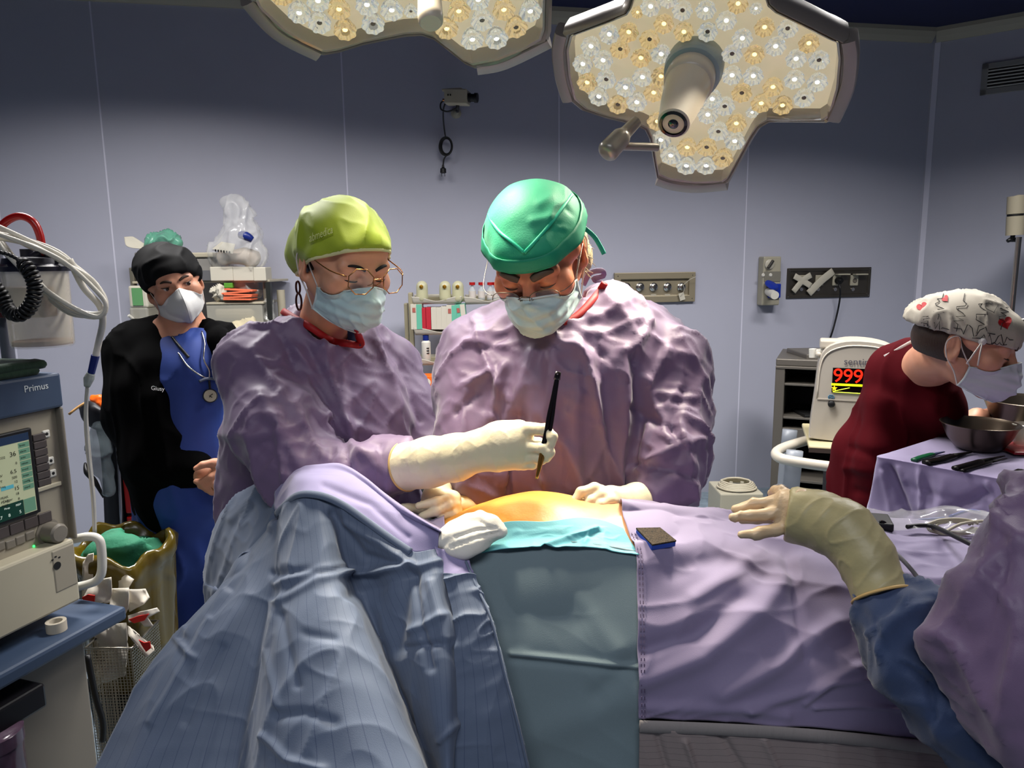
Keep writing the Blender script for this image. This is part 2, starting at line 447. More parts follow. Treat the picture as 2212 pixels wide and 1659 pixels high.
cornice(WF, sL, sR-.02, 'trim_1'); cornice(CF, .02, 2.6, 'trim_2')
k = 3
for px in (12, 249, 758, 1208, 1607):
    s = wsz(px, 570)[0]
    MB(WF).box((s-.004, 0, 0), (s+.004, ZB, .0015)).obj('trim_%d' % k, seam_m, kind='structure'); k += 1
MB(CF).box((.012, 0, 0), (.045, ZB, .004)).obj('trim_%d' % k, seam_m, kind='structure')
# ================================================================ light
def area(name, loc, tgt, sx, sy, e, col, spread=180):
    d = bpy.data.lights.new(name, 'AREA'); d.shape = 'RECTANGLE'; d.size = sx; d.size_y = sy; d.energy = e; d.color = col; d.spread = radians(spread)
    o = bpy.data.objects.new(name, d); COL.objects.link(o); o.location = loc
    o.rotation_euler = (Vector(tgt)-Vector(loc)).to_track_quat('-Z', 'Y').to_euler(); return o
for x, y in ((-1.5, 2.6), (.3, 2.6), (2.0, 2.8)):
    area('ceiling_or_fill_light', (x, y, 2.99), (x, y, 0), 1.1, .35, CEIL_E, (1, .97, .95), 142)
area('ceiling_or_fill_light', (-.2, -.5, 2.99), (-.2, -.5, 0), 1.6, .6, CEIL_E*.42, (.9, .93, 1), 150)  # unseen fill behind the camera, added to lighten the near drapes
w = bpy.data.worlds.new('world'); SC.world = w; w.use_nodes = True
w.node_tree.nodes['Background'].inputs[0].default_value = (.70, .78, 1, 1); w.node_tree.nodes['Background'].inputs[1].default_value = WORLD_E
def spot(loc, n, e, deg, size, col, blend=.9):
    d = bpy.data.lights.new('surgical_beam', 'SPOT'); d.energy = e; d.spot_size = radians(deg); d.spot_blend = blend; d.shadow_soft_size = size; d.color = col
    o = bpy.data.objects.new('surgical_beam', d); COL.objects.link(o); o.location = loc; o.rotation_euler = Vector(n).to_track_quat('-Z', 'Y').to_euler()
# ================================================================ surgical lights
hous_m = mat('lamp_housing', (.56, .53, .50), .32, metal=.35, coat=.3)
rim_m = mat('lamp_clear_rim', (.62, .58, .52), .12, spec=.8, coat=.6)
plate_m = mat('lamp_back_plate', (.74, .70, .62), .35, emit=(1, .93, .76), estr=PLATE_GLOW, var=.12, vscale=14)  # plate's glow stands in for LED light falling on it
glass_m = mat('lamp_cover', (1, .97, .9), .03, alpha=.07, spec=.9)
lensA = mat('lens_neutral', (.97,.99,.99), .05, trans=.97, emit=(.94,.98,1), estr=.06)
lensB = mat('lens_warm', (1,.95,.82), .05, trans=.97, emit=(1,.86,.58), estr=.06)
coreA = mat('led_neutral', (1, 1, 1), .4, emit=(.95, 1, 1), estr=2.6)
coreB = mat('led_warm', (1, .9, .7), .4, emit=(1, .88, .55), estr=2.6)
core0 = mat('led_shade', (.42, .36, .28), .4)
for m_ in (plate_m, lensA, lensB, coreA, coreB): m_.cycles.emission_sampling = 'NONE'
grey_ring = mat('lamp_ring', (.62, .68, .68), .4)
handle_m = mat('lamp_handle', (.85, .80, .72), .38, coat=.2)
black_g = mat('black_gloss', (.015, .015, .02), .1)
black_m = mat('black_plastic', (.03, .03, .035), .45)
def lens_mesh(r, kind):
    b = MB(); b.lathe((0,0,0), (0,0,1), [(r*.42, 0), (r*.66, r*.35), (r*.92, r*.8), (r*1.08, r*1.25), (r*1.02, r*1.38), (r*.45, r*1.40), (r*.36, r*.7)], 32, cap=True, ribs=16, ramp=-.10)
    return b.mesh(True)
def lamp(label, out, c, D, n, lenses, small, rpx, end_arcs):
    n = Vector(n).normalized(); C = P(c[0], c[1], D)
    root = thing('surgical_light', C, label, 'lamp', 'surgical lights over the table')
    x = Vector((1,0,0)); x = (x - n*x.dot(n)).normalized(); y = n.cross(x); F = frame(C, x, y, n); Fi = F.inverted()
    q = [Fi @ PL(a, b, C, n) for a, b in out]
    cx = sum(p.x for p in q)/len(q); cy = sum(p.y for p in q)/len(q)
    def ring(s, z): return [Vector((cx+(p.x-cx)*s, cy+(p.y-cy)*s, z)) for p in q]
    N = len(q)
    def skin(b, rings, close0=False, close1=False):
        vs = [p for r in rings for p in r]; fs = []
        for k in range(len(rings)-1):
            for i in range(N): j = (i+1) % N; fs.append((k*N+i, k*N+j, (k+1)*N+j, (k+1)*N+i))
        if close0: fs.append(tuple(range(N-1, -1, -1)))
        if close1: fs.append(tuple((len(rings)-1)*N+i for i in range(N)))
        b.add(vs, fs)
    b = MB(F); skin(b, [ring(.935, .002), ring(.965, .008), ring(.995, .0), ring(1.0, -.02), ring(.985, -.05), ring(.9, -.085), ring(.55, -.11)], False, True)
    b.obj('housing', hous_m, root, smooth=True)
    b = MB(F); skin(b, [ring(.94, .006), ring(.925, .004), ring(.91, -.03)]); b.obj('clear_rim', rim_m, root, smooth=True)
    b = MB(F); b.add(ring(.95, -.030), [tuple(range(N))]); b.obj('back_plate', plate_m, root)
    b = MB(F); skin(b, [ring(.938, .0045), ring(.938, .006)], True, True); b.obj('cover_glass', glass_m, root)
    for a in end_arcs:      # grey end caps of the arms
        pts = [Fi @ PL(u, v, C, n) for u, v in a]; b = MB(F)
        b.tube([p + Vector((0,0,-.012)) for p in pts], 1, seg=12, smooth=6, flat=(.016, .022, (0,0,1))); b.obj('end_cap', hous_m, root, smooth=True)
    for i, (u, v) in enumerate(lenses + small):
        sm = i >= len(lenses); zc = (PL(u, v, C, n)-CAM).dot(_f); r = rpx*zc/FPX*(.62 if sm else 1)
        rim_c = Fi @ PL(u, v, C, n); b = (i*7 % 5) in (1, 3)
        me = lens_mesh(r, 0); o = obj('lens', me, lensB if b else lensA, root); o.matrix_parent_inverse = wmat(root).inverted()
        M = F @ Matrix.Translation((rim_c.x, rim_c.y, -.030)); o.matrix_basis = M
        me.set_sharp_from_angle(angle=radians(30))
        k = MB(M); k.lathe((0,0,r*1.12), (0,0,1), [(r*.24, 0), (r*.18, r*.05)], 12)
        ko = k.obj('led', core0 if i % 4 == 2 else (coreB if b else coreA)); bpy.context.view_layer.update()
        ko.parent = o; ko.matrix_parent_inverse = M.inverted() @ Matrix(); ko.matrix_parent_inverse = (wmat(root) @ o.matrix_parent_inverse @ M).inverted()
    return root, F, C, n
z1 = lambda l: [(1180+a/3.16, b/3.16) for a, b in l]
L1 = z1([(707,62),(830,5),(925,90),(798,180),(935,235),(1085,85),(1097,235),(1225,160),(1305,45),(1487,205),(1645,215),(1563,335),(425,250),(558,235),(500,350),(300,330),(245,450),(383,425),(700,285),(642,410),(780,385),(1335,280),(1265,385),(1418,390),(1790,315),(1703,420),(1860,430),(653,540),(780,535),(275,575),(405,555),(355,670),(537,610),(730,645),(485,725),(615,710),(1265,530),(1410,535),(1332,650),(1545,610),(1692,560),(1848,580),(1757,685),(1465,720),(1610,735),(1130,690),(1215,740),(1100,795),(755,840),(1295,855),(1172,910),(1285,975),(780,965),(960,1015),(1093,1015),(848,1070),(955,1140),(1090,1140),(1203,1090)])
S1 = z1([(612,118),(1425,95),(1400,800)])
O1 = [(1355,-8),(1352,2),(1342,18),(1300,36),(1215,68),(1207,100),(1212,160),(1226,214),(1252,236),(1300,252),(1372,270),(1392,280),(1402,300),(1418,386),(1445,397),(1500,405),(1562,404),(1576,394),(1600,352),(1628,300),(1644,276),(1668,262),(1720,262),(1795,263),(1812,252),(1831,190),(1838,120),(1834,82),(1815,74),(1760,46),(1690,12),(1672,-4),(1664,-30),(1600,-70),(1520,-84),(1440,-76),(1378,-58),(1362,-30)]
N1 = Vector((-.28, -.60, -.75))
r1, F1, C1, N1 = lamp('four-armed surgical light with a camera handle, hanging over the man in the green cap', O1, (1505, 165), 1.60, N1, L1, S1, 21,
    [[(1214,72),(1207,110),(1213,165),(1228,216)], [(1800,258),(1829,190),(1837,125),(1833,86)], [(1420,388),(1455,399),(1505,404),(1570,398)]])
b = MB(); B0 = PL(1498, 150, C1, N1); B1 = P(1455, 266, 1.46); ax = (B1-B0); Lh = ax.length; ax.normalize()
MB().lathe(B0-ax*.03, ax, [(.058,0),(.060,.03),(.057,.05),(.05,.052)], 32).obj('handle_ring', grey_ring, r1, smooth=True)
MB().lathe(B0, ax, [(.048,.015),(.050,.03),(.050,.055),(.048,.058),(.046,.06),(.041,Lh*.6),(.033,Lh*.9),(.031,Lh),(.026,Lh+.003)], 32).obj('camera_handle', handle_m, r1, smooth=True)
MB().lathe(B1, ax, [(.027,0),(.027,.005),(.022,.006),(.020,.002)], 28).obj('camera_lens', black_g, r1, smooth=True)
MB().lathe(B1, ax, [(.010,0),(.010,.004),(.006,.007)], 20).obj('lens_glass', mat('dark_glass', (.05,.05,.08), .03, coat=1), r1, smooth=True)
h0, h1 = P(1375, 262, 1.60), P(1306, 334, 1.56)
MB().tube([h0, h0.lerp(h1,.35), h0.lerp(h1,.5), h0.lerp(h1,.9), h1], [.012,.014,.021,.023,.012], 20, 5).obj('side_handle', hous_m, r1, smooth=True)
MB().tube([P(1340,316,1.585), P(1420,318,1.62)], .0085, 14, 1).obj('handle_bracket', hous_m, r1, smooth=True)
MB().tube([C1 - N1*.09, C1 - N1*.14 + Vector((.12,.05,.1)), P(1712,5,1.78), P(1722,-220,1.9)], .021, 16, 5).obj('suspension_arm', hous_m, r1, smooth=True)
z2 = lambda l: [(500+a/3.072, b/3.072) for a, b in l]
L2 = z2([(450,100),(575,20),(585,165),(715,75),(755,210),(900,45),(940,170),(1065,80),(1510,85),(1430,200),(1665,145),(1600,270),(1760,265),(1810,75),(1890,190),(1985,85),(1640,10),(1780,-60),(1920,-70),(330,-20),(480,-90),(700,-80),(1000,-90),(1200,-60),(1440,-50),(860,-130),(620,-190),(1580,-150),(1100,-220),(1300,-250)])
S2 = z2([(1195,110)])
O2h = [(531,-6),(533,4),(542,22),(598,73),(640,98),(682,117),(695,120),(725,115),(780,98),(874,79),(912,77),(939,86),(970,110),(1008,140),(1029,149),(1086,138),(1151,112),(1184,92),(1192,68),(1194,0)]
O2 = O2h + [(1192,-60),(1180,-140),(1168,-176)] + [(2*862-x, -250-y) for x, y in O2h] + [(540,-190),(533,-100)]
N2 = Vector((.12, -.50, -.86))
r2, F2, C2, N2 = lamp('four-armed surgical light cut off by the top of the picture, left of the other', O2, (862, -110), 1.45, N2, L2, S2, 24,
    [[(534,2),(600,72),(688,118)], [(1030,148),(1090,136),(1186,90)]])
MB().lathe(P(925,-60,1.42), P(931,60,1.36)-P(925,-60,1.42), [(.020,0),(.021,.06),(.0225,.10),(.022,.112),(.018,.118)], 28).obj('camera_handle', handle_m, r2, smooth=True)
MB().tube([C2 - N2*.09, C2 - N2*.2, C2 + Vector((.1,.3,.4)), C2 + Vector((.1,.3,.85))], .021, 16, 5).obj('suspension_arm', hous_m, r2, smooth=True)
WARM = (1, .90, .72)
spot(C1 + N1*.06, P(1150,1120,1.2) - C1, SPOT1, 58, .10, WARM, 1)
spot(C2 + N2*.06, P(1080,1080,1.2) - C2, SPOT2, 56, .10, WARM, 1)
# ================================================================ people: shared pieces
def rot(yaw=0, pitch=0, roll=0):
    """face looks to -y; yaw turns it to the right of the picture, pitch bows it, roll tips it sideways"""
    return Matrix.Rotation(radians(yaw), 3, 'Z') @ Matrix.Rotation(radians(pitch), 3, 'X') @ Matrix.Rotation(radians(roll), 3, 'Y')
def hframe(px, py, D, R):
    M = R.to_4x4(); M.translation = P(px, py, D); return M
def add_head(S, M, s=1, neck=True, ears=(1, 1), nose=1, lids=1):
    S.M = M; V = lambda *a: Vector(a)*s
    S.ell(V(0,.012,.035), V(.076,.097,.085), k=.02)
    S.ell(V(0,-.030,-.032), V(.060,.060,.072), k=.03)
    for x in (-1, 1):
        S.rc(V(.056*x,-.002,-.042), V(.018*x,-.070,-.092), .020*s, .017*s, k=.025)
        S.ball(V(.046*x,-.060,-.022), .027*s, k=.022)
        S.ball(V(.066*x,-.02,.02), .02*s, k=.02)
    S.ball(V(0,-.072,-.091), .021*s, k=.02)
    S.ell(V(0,-.070,.045), V(.052,.025,.036), k=.02)
    for x in (-1, 1): S.ball(V(.033*x,-.104,-.002), .017*s, k=.012, op='s')
    for x in (-1, 1):
        S.rc(V(.014*x,-.088,.016), V(.048*x,-.078,.018), .011*s, .009*s, k=.012)
        S.ell(V(.033*x,-.0795,-.002), V(.0150,.0125,.0125), k=.003)
        if lids: S.ell(V(.033*x,-.0815,.0035), V(.0165,.0125,.0100), k=.003)
        S.rc(V(.020*x,-.088,-.012), V(.044*x,-.079,-.012), .006*s, .006*s, k=.008)
    S.rc(V(0,-.088,.010), V(0,-.113,-.034), .0085*s, .012*s*nose, k=.012)
    for x in (-1, 1): S.ball(V(.012*x,-.103,-.038), .0085*s, k=.006)
    S.rc(V(-.02,-.088,-.066), V(.02,-.088,-.066), .008*s, .008*s, k=.01); S.rc(V(-.016,-.088,-.076), V(.016,-.088,-.076), .009*s, .009*s, k=.006)
    for x, on in zip((-1, 1), ears):
        if not on: continue
        E = Matrix.Rotation(radians(22*x), 3, 'Z') @ Matrix.Rotation(radians(-12), 3, 'X')
        S.ell(V(.081*x,.016,-.006), V(.008,.019,.033), rot=E, k=.006)
        S.ell(V(.089*x,.013,-.002), V(.006,.012,.022), rot=E, k=.004, op='s')
        S.ball(V(.078*x,.006,-.034), .008*s, k=.006)
    if neck:
        S.rc(V(0,.020,-.06), V(0,.050,-.20), .052*s, .056*s, k=.03)
def face_bits(root, M, s, brow_m, eyes=None, brow_r=.0045, lash=True):
    T = lambda *a: M @ (Vector(a)*s)
    for x in (-1, 1):
        MB().tube([T(.012*x,-.1,.017), T(.024*x,-.0985,.0235), T(.038*x,-.0915,.0245), T(.052*x,-.0775,.017)], [brow_r*s, brow_r*1.25*s, brow_r*s, brow_r*.4*s], 8, 4).obj('eyebrow', brow_m, root, smooth='all')
        if eyes:
            e = MB(); e.ball(T(.033*x,-.0785,-.001), .0138*s, 18, 12); w = e.obj('eye', mat('eye_white', (.80,.77,.74), .2), root, smooth='all')
            g = Vector(eyes).normalized(); c = T(.033*x,-.0785,-.001); gd = (M.to_3x3() @ g).normalized()
            MB().lathe(c, gd, [(.0062*s,.0126*s),(.0050*s,.0136*s),(.002*s,.0142*s)], 16).obj('iris', mat('iris', (.10,.06,.035), .15, coat=.5), w, smooth='all')
        if lash:
            zl = -.006 if not eyes else .0065
            MB().tube([T(.019*x,-.0905,zl-.001), T(.028*x,-.0945,zl-.0015), T(.038*x,-.0925,zl-.001), T(.047*x,-.0845,zl+.001)], [.0006*s, .0013*s, .0015*s, .0009*s], 6, 4).obj('eyelash', brow_m, root, smooth='all')
def surgical_mask(root, M, s, m, mb, tie, wide=1, sides=(1, 1), seed=1, up=0, B=None):
    X = [-.070, -.052, -.024, 0, .024, .052, .070]
    Z = [[-.040,-.030,-.017,-.009,-.017,-.030,-.040], [-.052,-.046,-.040,-.036,-.040,-.046,-.052], [-.070,-.071,-.072,-.072,-.072,-.071,-.070],
         [-.082,-.089,-.094,-.096,-.094,-.089,-.082], [-.090,-.102,-.112,-.116,-.112,-.102,-.090]]
    Y = [[-.030,-.078,-.103,-.118,-.103,-.078,-.030], [-.030,-.086,-.121,-.131,-.121,-.086,-.030], [-.028,-.088,-.124,-.133,-.124,-.088,-.028],
         [-.024,-.080,-.113,-.122,-.113,-.080,-.024], [-.020,-.058,-.086,-.095,-.086,-.058,-.020]]
    T = lambda x, y, z: M @ (Vector((x, y, z+up))*s)
    rows = [[T(x*wide, y, z) for x, y, z in zip(X, ys, zs)] for ys, zs in zip(Y, Z)]
    Mi = np.array(M.inverted())
    def d(p, n):
        q = (np.c_[p, np.ones(len(p))] @ Mi.T)[:, :3]/s
        side = np.abs(q[:, 0])/.07
        return .0022*np.sin(q[:, 2]*2*pi/.022 + .6*q[:,0]/.02)*np.exp(-((q[:,2]+.065)/.04)**2)*(1-.5*side) + .0035*(ridges(p, M.to_3x3() @ Vector((.8,0,-.5)), .022, 3, seed)-.4)*np.clip(1.3-side, 0, 1)
    me = patch(rows, 70, 60, d, raw=True); fit(me, B, .003)
    o = obj('face_mask', me, m, root); solid(o, .0012, -1)
    for zi, nm in ((0, 'hem'), (4, 'hem')):
        pts = [T(x*wide*1.005, y-.0015, z+(-.001 if zi == 0 else .001)) for x, y, z in zip(X, Y[zi], Z[zi])]
        h = MB().tube(pts, .0016*s, 6, 5).obj('mask_hem', mb, o, smooth='all')
    for x, on in zip((-1, 1), sides):
        k = 0 if x < 0 else 6
        e = MB().tube([T(X[k]*wide, Y[r][k], Z[r][k]) for r in range(5)], .0026*s, 6, 3).obj('mask_edge', mb, o, smooth='all')
        if on:
            MB().tube([T(X[k]*wide, Y[0][k], Z[0][k]), T(.077*x,-.004,-.006), T(.083*x,.012,.022), T(.088*x,.030,.004), T(.084*x,.020,-.030), T(.076*x,-.004,-.060), T(X[k]*wide, Y[4][k], Z[4][k])], .0016, 6, 5).obj('ear_loop', tie, o, smooth='all')
    return o
def fit(me, B, gap):
    """push a worn sheet out until it clears the body"""
    if B is None: return
    n = len(me.vertices); v = np.zeros(n*3, np.float32); me.vertices.foreach_get('co', v); v = v.reshape(-1, 3).astype(float)
    for _ in range(3):
        f = B.field(v); e = 1e-3
        g = np.stack([B.field(v + e*np.eye(3)[i]) - f for i in range(3)], 1)/e
        v += g*np.clip(gap - f, 0, .02)[:, None]
    me.vertices.foreach_set('co', v.astype(np.float32).ravel()); me.update()
def edge_ring(S, o, n, c, N=48, off=0):
    """points on a cap's surface in its cutting plane"""
    n = Vector(n).normalized(); x = Vector((1,0,0)); y = n.cross(x).normalized(); pts = []
    for i in range(N):
        a = 2*pi*i/N; pts.append(S.out(Vector(c), x*cos(a) + y*sin(a), off))
    return pts
skinA = mat('skin_warm', (.86,.62,.49), .45, sss=.12, var=.06, vscale=30, bump=.08, bscale=300)
skinB = mat('skin_tanned', (.80, .50, .37), .42, sss=.12, var=.10, vscale=40, bump=.18, bscale=160)
skinC = mat('skin_fair', (.76,.54,.43), .5, sss=.1, var=.05, vscale=30)
brow_d = mat('brow_dark', (.07, .045, .035), .7)
brow_g = mat('brow_grey', (.36, .29, .23), .7)
mask_m = mat('mask_paper', (.74, .84, .84), .75, var=.03, vscale=20, bump=.25, bscale=200, sheen=.2)
mask_w = mat('mask_white', (.80, .85, .84), .75)
tie_m = mat('white_elastic', (.80, .77, .74), .7)
gown_m = mat('gown_purple', (.44, .355, .475), .52, sheen=.25, var=.05, vscale=5, crumple=.6, cscale=6.5, cstretch=(1.5,1.5,.55), weave=.25)
red_m = mat('red_binding', (.60, .03, .05), .6, weave=.3)
glove_m = mat('latex_glove', (.92,.87,.73), .38, sss=.08, var=.03, vscale=25, bump=.22, bscale=70, bdetail=4, stretch=(1,1,1))
gold_m = mat('gold_wire', (.72, .50, .30), .25, metal=1)
steel_m = mat('steel', (.62, .60, .57), .28, metal=1)
silver_m = mat('silver_wire', (.75, .74, .72), .2, metal=1)
spec_m = mat('spectacle_glass', (.95, .97, 1), .02, alpha=.10, spec=.9)
def glove(root, arm, fingers, palm=(), k=.010, h=.0022, seed=0, cuff_px=None, mt=None, name='glove', wr=.0009, extra=None):
    """long surgical glove: a cuff and hand through photo points, five separate fingers"""
    S = Solid(); S.chain(arm, k=.02)
    for c in palm: S.chain(c, k=.014)
    for f in fingers: S.chain(f, k=.0045)
    if extra: extra(S)
    a, b = P(*arm[0][:3]), P(*arm[1][:3]); ax = (b-a).normalized()
    S.M = Matrix(); S.cut(a, -ax, .002)
    d = lambda p, n: wr*(ridges(p, Vector((ax.y, -ax.x, .6)), .020, 4, seed)-.25)*.8
    g = obj(name, S.mesh(h, d, pad=.012), mt or glove_m, root)
    r = arm[0][3]*arm[0][2]/FPX
    ring = [S.out(a + ax*.001, q) for q in [(ax.orthogonal()*cos(t) + ax.cross(ax.orthogonal())*sin(t)) for t in np.linspace(0, 2*pi, 28)[:-1]]]
    MB().tube(ring, .0022, 6, 2, closed=True).obj('cuff_roll', mat('glove_edge', (.80,.66,.42), .45), g, smooth='all')
    return g, S
# ================================================================ the woman surgeon in the yellow-green cap
def woman():
    root = thing('person', (P(690,1000,1.5).x, 1.5, 0), 'person in a purple gown, yellow-green cap and gold glasses, holding forceps', 'person', 'people around the table')
    M = hframe(742, 566, 1.48, rot(43, 20, 0)); s = .98; T = lambda *a: M @ (Vector(a)*s)
    B = Solid(); add_head(B, M, s)
    nh = len(B.ops); B.rc(P(700,810,1.62), P(700,1000,1.63), .085, .09, k=.04, raw=True)
    B.chain([(600,800,1.5,50),(640,1000,1.36,44),(740,1025,1.325,38),(880,1008,1.29,34),(1000,985,1.22,30)], k=.03)
    B.chain([(820,800,1.68,44),(900,930,1.61,26),(952,1025,1.49,22),(945,1060,1.37,20)], k=.03)
    hip = P(700,1000,1.5); h0 = Vector((hip.x, 1.60, 1.05))
    for dx in (-.08, .08):
        a = Vector((hip.x+dx, 1.60, .95)); B.rc(h0, a, .09, .085, k=.04, raw=True); B.rc(a, Vector((a.x,1.60,.07)), .08, .045, k=.03, raw=True)
        B.rc(Vector((a.x,1.60,.045)), Vector((a.x+.03,1.46,.035)), .045, .035, k=.02, raw=True)
    h = np.array(M.translation)
    obj('body', B.mesh(.014, fine=(h-.17, h+.16, .0036), coarse=(.9, .03)), skinA, root)
    face_bits(root, M, s, brow_d, brow_r=.0027)
    hair = Solid(M); hair.ell(Vector((0,.02,.02))*s, Vector((.0795,.098,.085))*s).cut(Vector((0,-.03,0))*s, (0,-1,-.35)).cut(Vector((0,.1,-.045))*s, (0,.1,-1))
    obj('hair', hair.mesh(.004), mat('hair_dark', (.06,.04,.03), .5, bump=.6, bscale=120, stretch=(4,4,.4)), root)
    # cap
    C = Solid(M); hd = Solid(); add_head(hd, M, s, neck=False, ears=(0,0)); C.inflate(hd, len(hd.ops), .0045); C.ell(Vector((0,.018,.030))*s, Vector((.086,.108,.086))*s).ell(Vector((0,.095,-.010))*s, Vector((.076,.062,.070))*s, k=.03)
    o_, n_ = Vector((0,-.09,.056))*s, Vector((0,-.62,-1)); C.cut(o_, n_, .003)
    pn = np.array(M.to_3x3() @ n_.normalized()); po = np.array(T(*(o_/s)))
    def cd(p, n):
        e = np.clip(-((p-po) @ pn)/.03, 0, 1); return e*(.006*(ridges(p, M.to_3x3() @ Vector((.3,.6,1)), .06, 3, 4)-.35) + .003*(ridges(p, M.to_3x3() @ Vector((0,1,.3)), .03, 4, 9)-.35))
    cap_m = mat('cap_lime', (.60, .67, .15), .55, sheen=.15, crumple=.25, cscale=9, weave=.3)
    cap = obj('surgical_cap', C.mesh(.0038, cd), cap_m, root)
    ring = edge_ring(C, o_, n_, o_ + Vector((0, 1, -.62)).normalized()*.10*s, 56, -.001)
    MB().tube(ring, 1, 8, 2, closed=True, flat=(.0022, .0042, M.to_3x3() @ -n_.normalized())).obj('cap_band', mat('cap_trim', (.86,.84,.62), .7), cap, smooth='all')
    zc = M.inverted()
    def bend(v):
        a = 700 + v.x*690; b = 523 - v.x*300 - v.y*1000
        return C.hit(a, b, .0035 + v.z)
    text('abmedica', .026, Matrix(), 'lettering', mat('thread_grey', (.80,.82,.52), .5), cap, extrude=.0009, bend=lambda v: C.hit(668 + v.x*520, 523 - v.x*205 - v.y*1000, .0065+v.z))
    surgical_mask(root, M, s, mask_m, mask_w, tie_m, wide=.98, seed=3, B=B)
    # gold octagonal glasses
    fr = MB()
    for x in (-1, 1):
        c = Vector((.036*x, -.128, .006)); R = Matrix.Rotation(radians(10*x), 3, 'Z') @ Matrix.Rotation(radians(-12), 3, 'X')
        oc = [T(*(c + R @ Vector((.027*cos(a), 0, .0255*sin(a))))) for a in np.arange(8)*pi/4 + pi/8]
        fr.tube(oc, .0011, 8, 1, closed=True); fr.tube([T(.063*x,-.119,.014), T(.080*x,-.085,.014), T(.084*x,-.02,.016), T(.083*x,.01,.014)], .0013, 8, 3)
        MB().add(oc, [tuple(range(8))]).obj('spectacle_lens', spec_m, root)
    fr.tube([T(-.011,-.131,.010), T(0,-.134,.013), T(.011,-.131,.010)], .0011, 8, 4)
    for x in (-1, 1): fr.tube([T(.010*x,-.130,.008), T(.008*x,-.122,-.002), T(.010*x,-.113,-.008)], .0012, 6, 3)
    fr.obj('glasses', gold_m, root, smooth='all')
    ear = MB(); e0 = T(-.083,.012,-.052); n = M.to_3x3() @ Vector((-1,0,0))
    for r, dz in ((.0095, 0), (.013, -.028)):
        c = e0 + Vector((-.003,-.006,dz-.004)); ear.tube([c + Vector((.35*cos(a)*r, .2*cos(a)*r, sin(a)*r*1.25)) for a in np.linspace(0, 2*pi, 17)[:-1]], .0021, 8, 1, closed=True)
    ear.obj('earring', mat('earring', (.25,.10,.07), .3, metal=.4), root, smooth='all')
    # gown
    G = Solid()
    G.chain([(562,790,1.50,84),(690,745,1.56,74),(835,792,1.66,62)], k=.05)
    G.chain([(715,800,1.58,112),(745,930,1.56,140),(745,1120,1.56,150)], k=.07)
    G.chain([(600,870,1.58,108),(590,1090,1.58,114)], k=.08)
    G.chain([(568,805,1.48,86),(592,920,1.40,92),(650,1020,1.345,84),(740,1030,1.325,66),(820,1015,1.315,58),(872,1008,1.30,49)], k=.035)
    G.chain([(838,800,1.66,62),(885,890,1.62,58),(925,975,1.56,48),(955,1032,1.47,37)], k=.04)
    bx = hip.x
    G.rc(Vector((bx-.06,1.60,.95)), Vector((bx-.06,1.60,.38)), .15, .18, k=.08, raw=True); G.rc(Vector((bx+.05,1.60,.95)), Vector((bx+.05,1.60,.38)), .14, .17, k=.08, raw=True)
    nk = T(0,.040,-.165); 
    G.M = Matrix(); G.rc(nk + Vector((.0,-.02,.13)), nk + Vector((.020,-.035,.020)), .083, .058, k=.012, op='s', raw=True); G.rc(nk + Vector((.012,-.035,.045)), nk + Vector((.085,-.10,.055)), .045, .05, k=.014, op='s', raw=True)
    cr = [(560,780,700,985,9,.006),(640,760,760,930,10,.006),(700,900,790,985,10,.007),(560,850,640,990,14,.008),(470,940,600,940,13,.007),(640,790,700,900,9,.006),
          (820,760,880,860,8,.005),(860,800,905,910,7,-.005),(735,780,760,960,7,.005),(610,730,640,800,7,-.006),(660,740,690,800,6,-.005),(700,900,870,960,16,.010),(690,1040,720,970,8,-.006),
          (820,965,830,1050,6,-.006),(745,960,765,1040,7,-.007),(600,900,612,1040,6,.010)]
    def gd(p, n):
        sh = np.clip((p[:,2]-.9)/.1, 0, 1)
        return (.011*(ridges(p, (.35,-.2,-1), .07, 6, 21, .12)-.3) + .005*(ridges(p, (-.7,0,-1), .04, 6, 5, .12)-.3) + .002*(ridges(p, (.8,0,-.4), .024, 6, 6, .12)-.3))*(.4+.6*sh) + creases(p, cr)
    gown = obj('gown', G.mesh(.0065, gd, coarse=(.85, .03)), gown_m, root)
    # red neckline
    nl = [(612,673),(640,690),(672,708),(700,727),(722,738),(750,742),(779,745),(777,728),(768,708)]
    pts = [min([p for p in (G.hit(x, y), B.hit(x, y)) if p] or [P(x, y, 1.56)], key=lambda p: p.y) for x, y in nl]
    for i in range(1, len(pts)-1):
        a = .5*(pts[i-1]+pts[i+1]); pts[i] = .5*(pts[i]+a) if (pts[i]-a).length > .03 else pts[i]
    MB().tube([p + (CAM-p).normalized()*.012 for p in pts], 1, 8, 5, flat=(.0075, .005, Vector((0,-1,.3)))).obj('neck_binding', red_m, gown, smooth='all')
    R = [[P(750,704,1.50), P(763,700,1.505), P(775,708,1.51)], [P(751,722,1.495), P(764,720,1.50), P(777,724,1.505)], [P(752,744,1.485), P(765,746,1.487), P(779,748,1.49)]]
    o = obj('scrub_top', patch(R, 20, 20, raw=True), mat('scrub_navy', (.10,.17,.33), .7), root); solid(o, .003)
    # gloves
    z = lambda a, b: (800+a/3.16, 800+b/3.16)
    F = lambda l: [(*z(a, b), D, r*.76) for a, b, D, r in l]; Fp = lambda l: [(*z(a, b), D, r) for a, b, D, r in l]
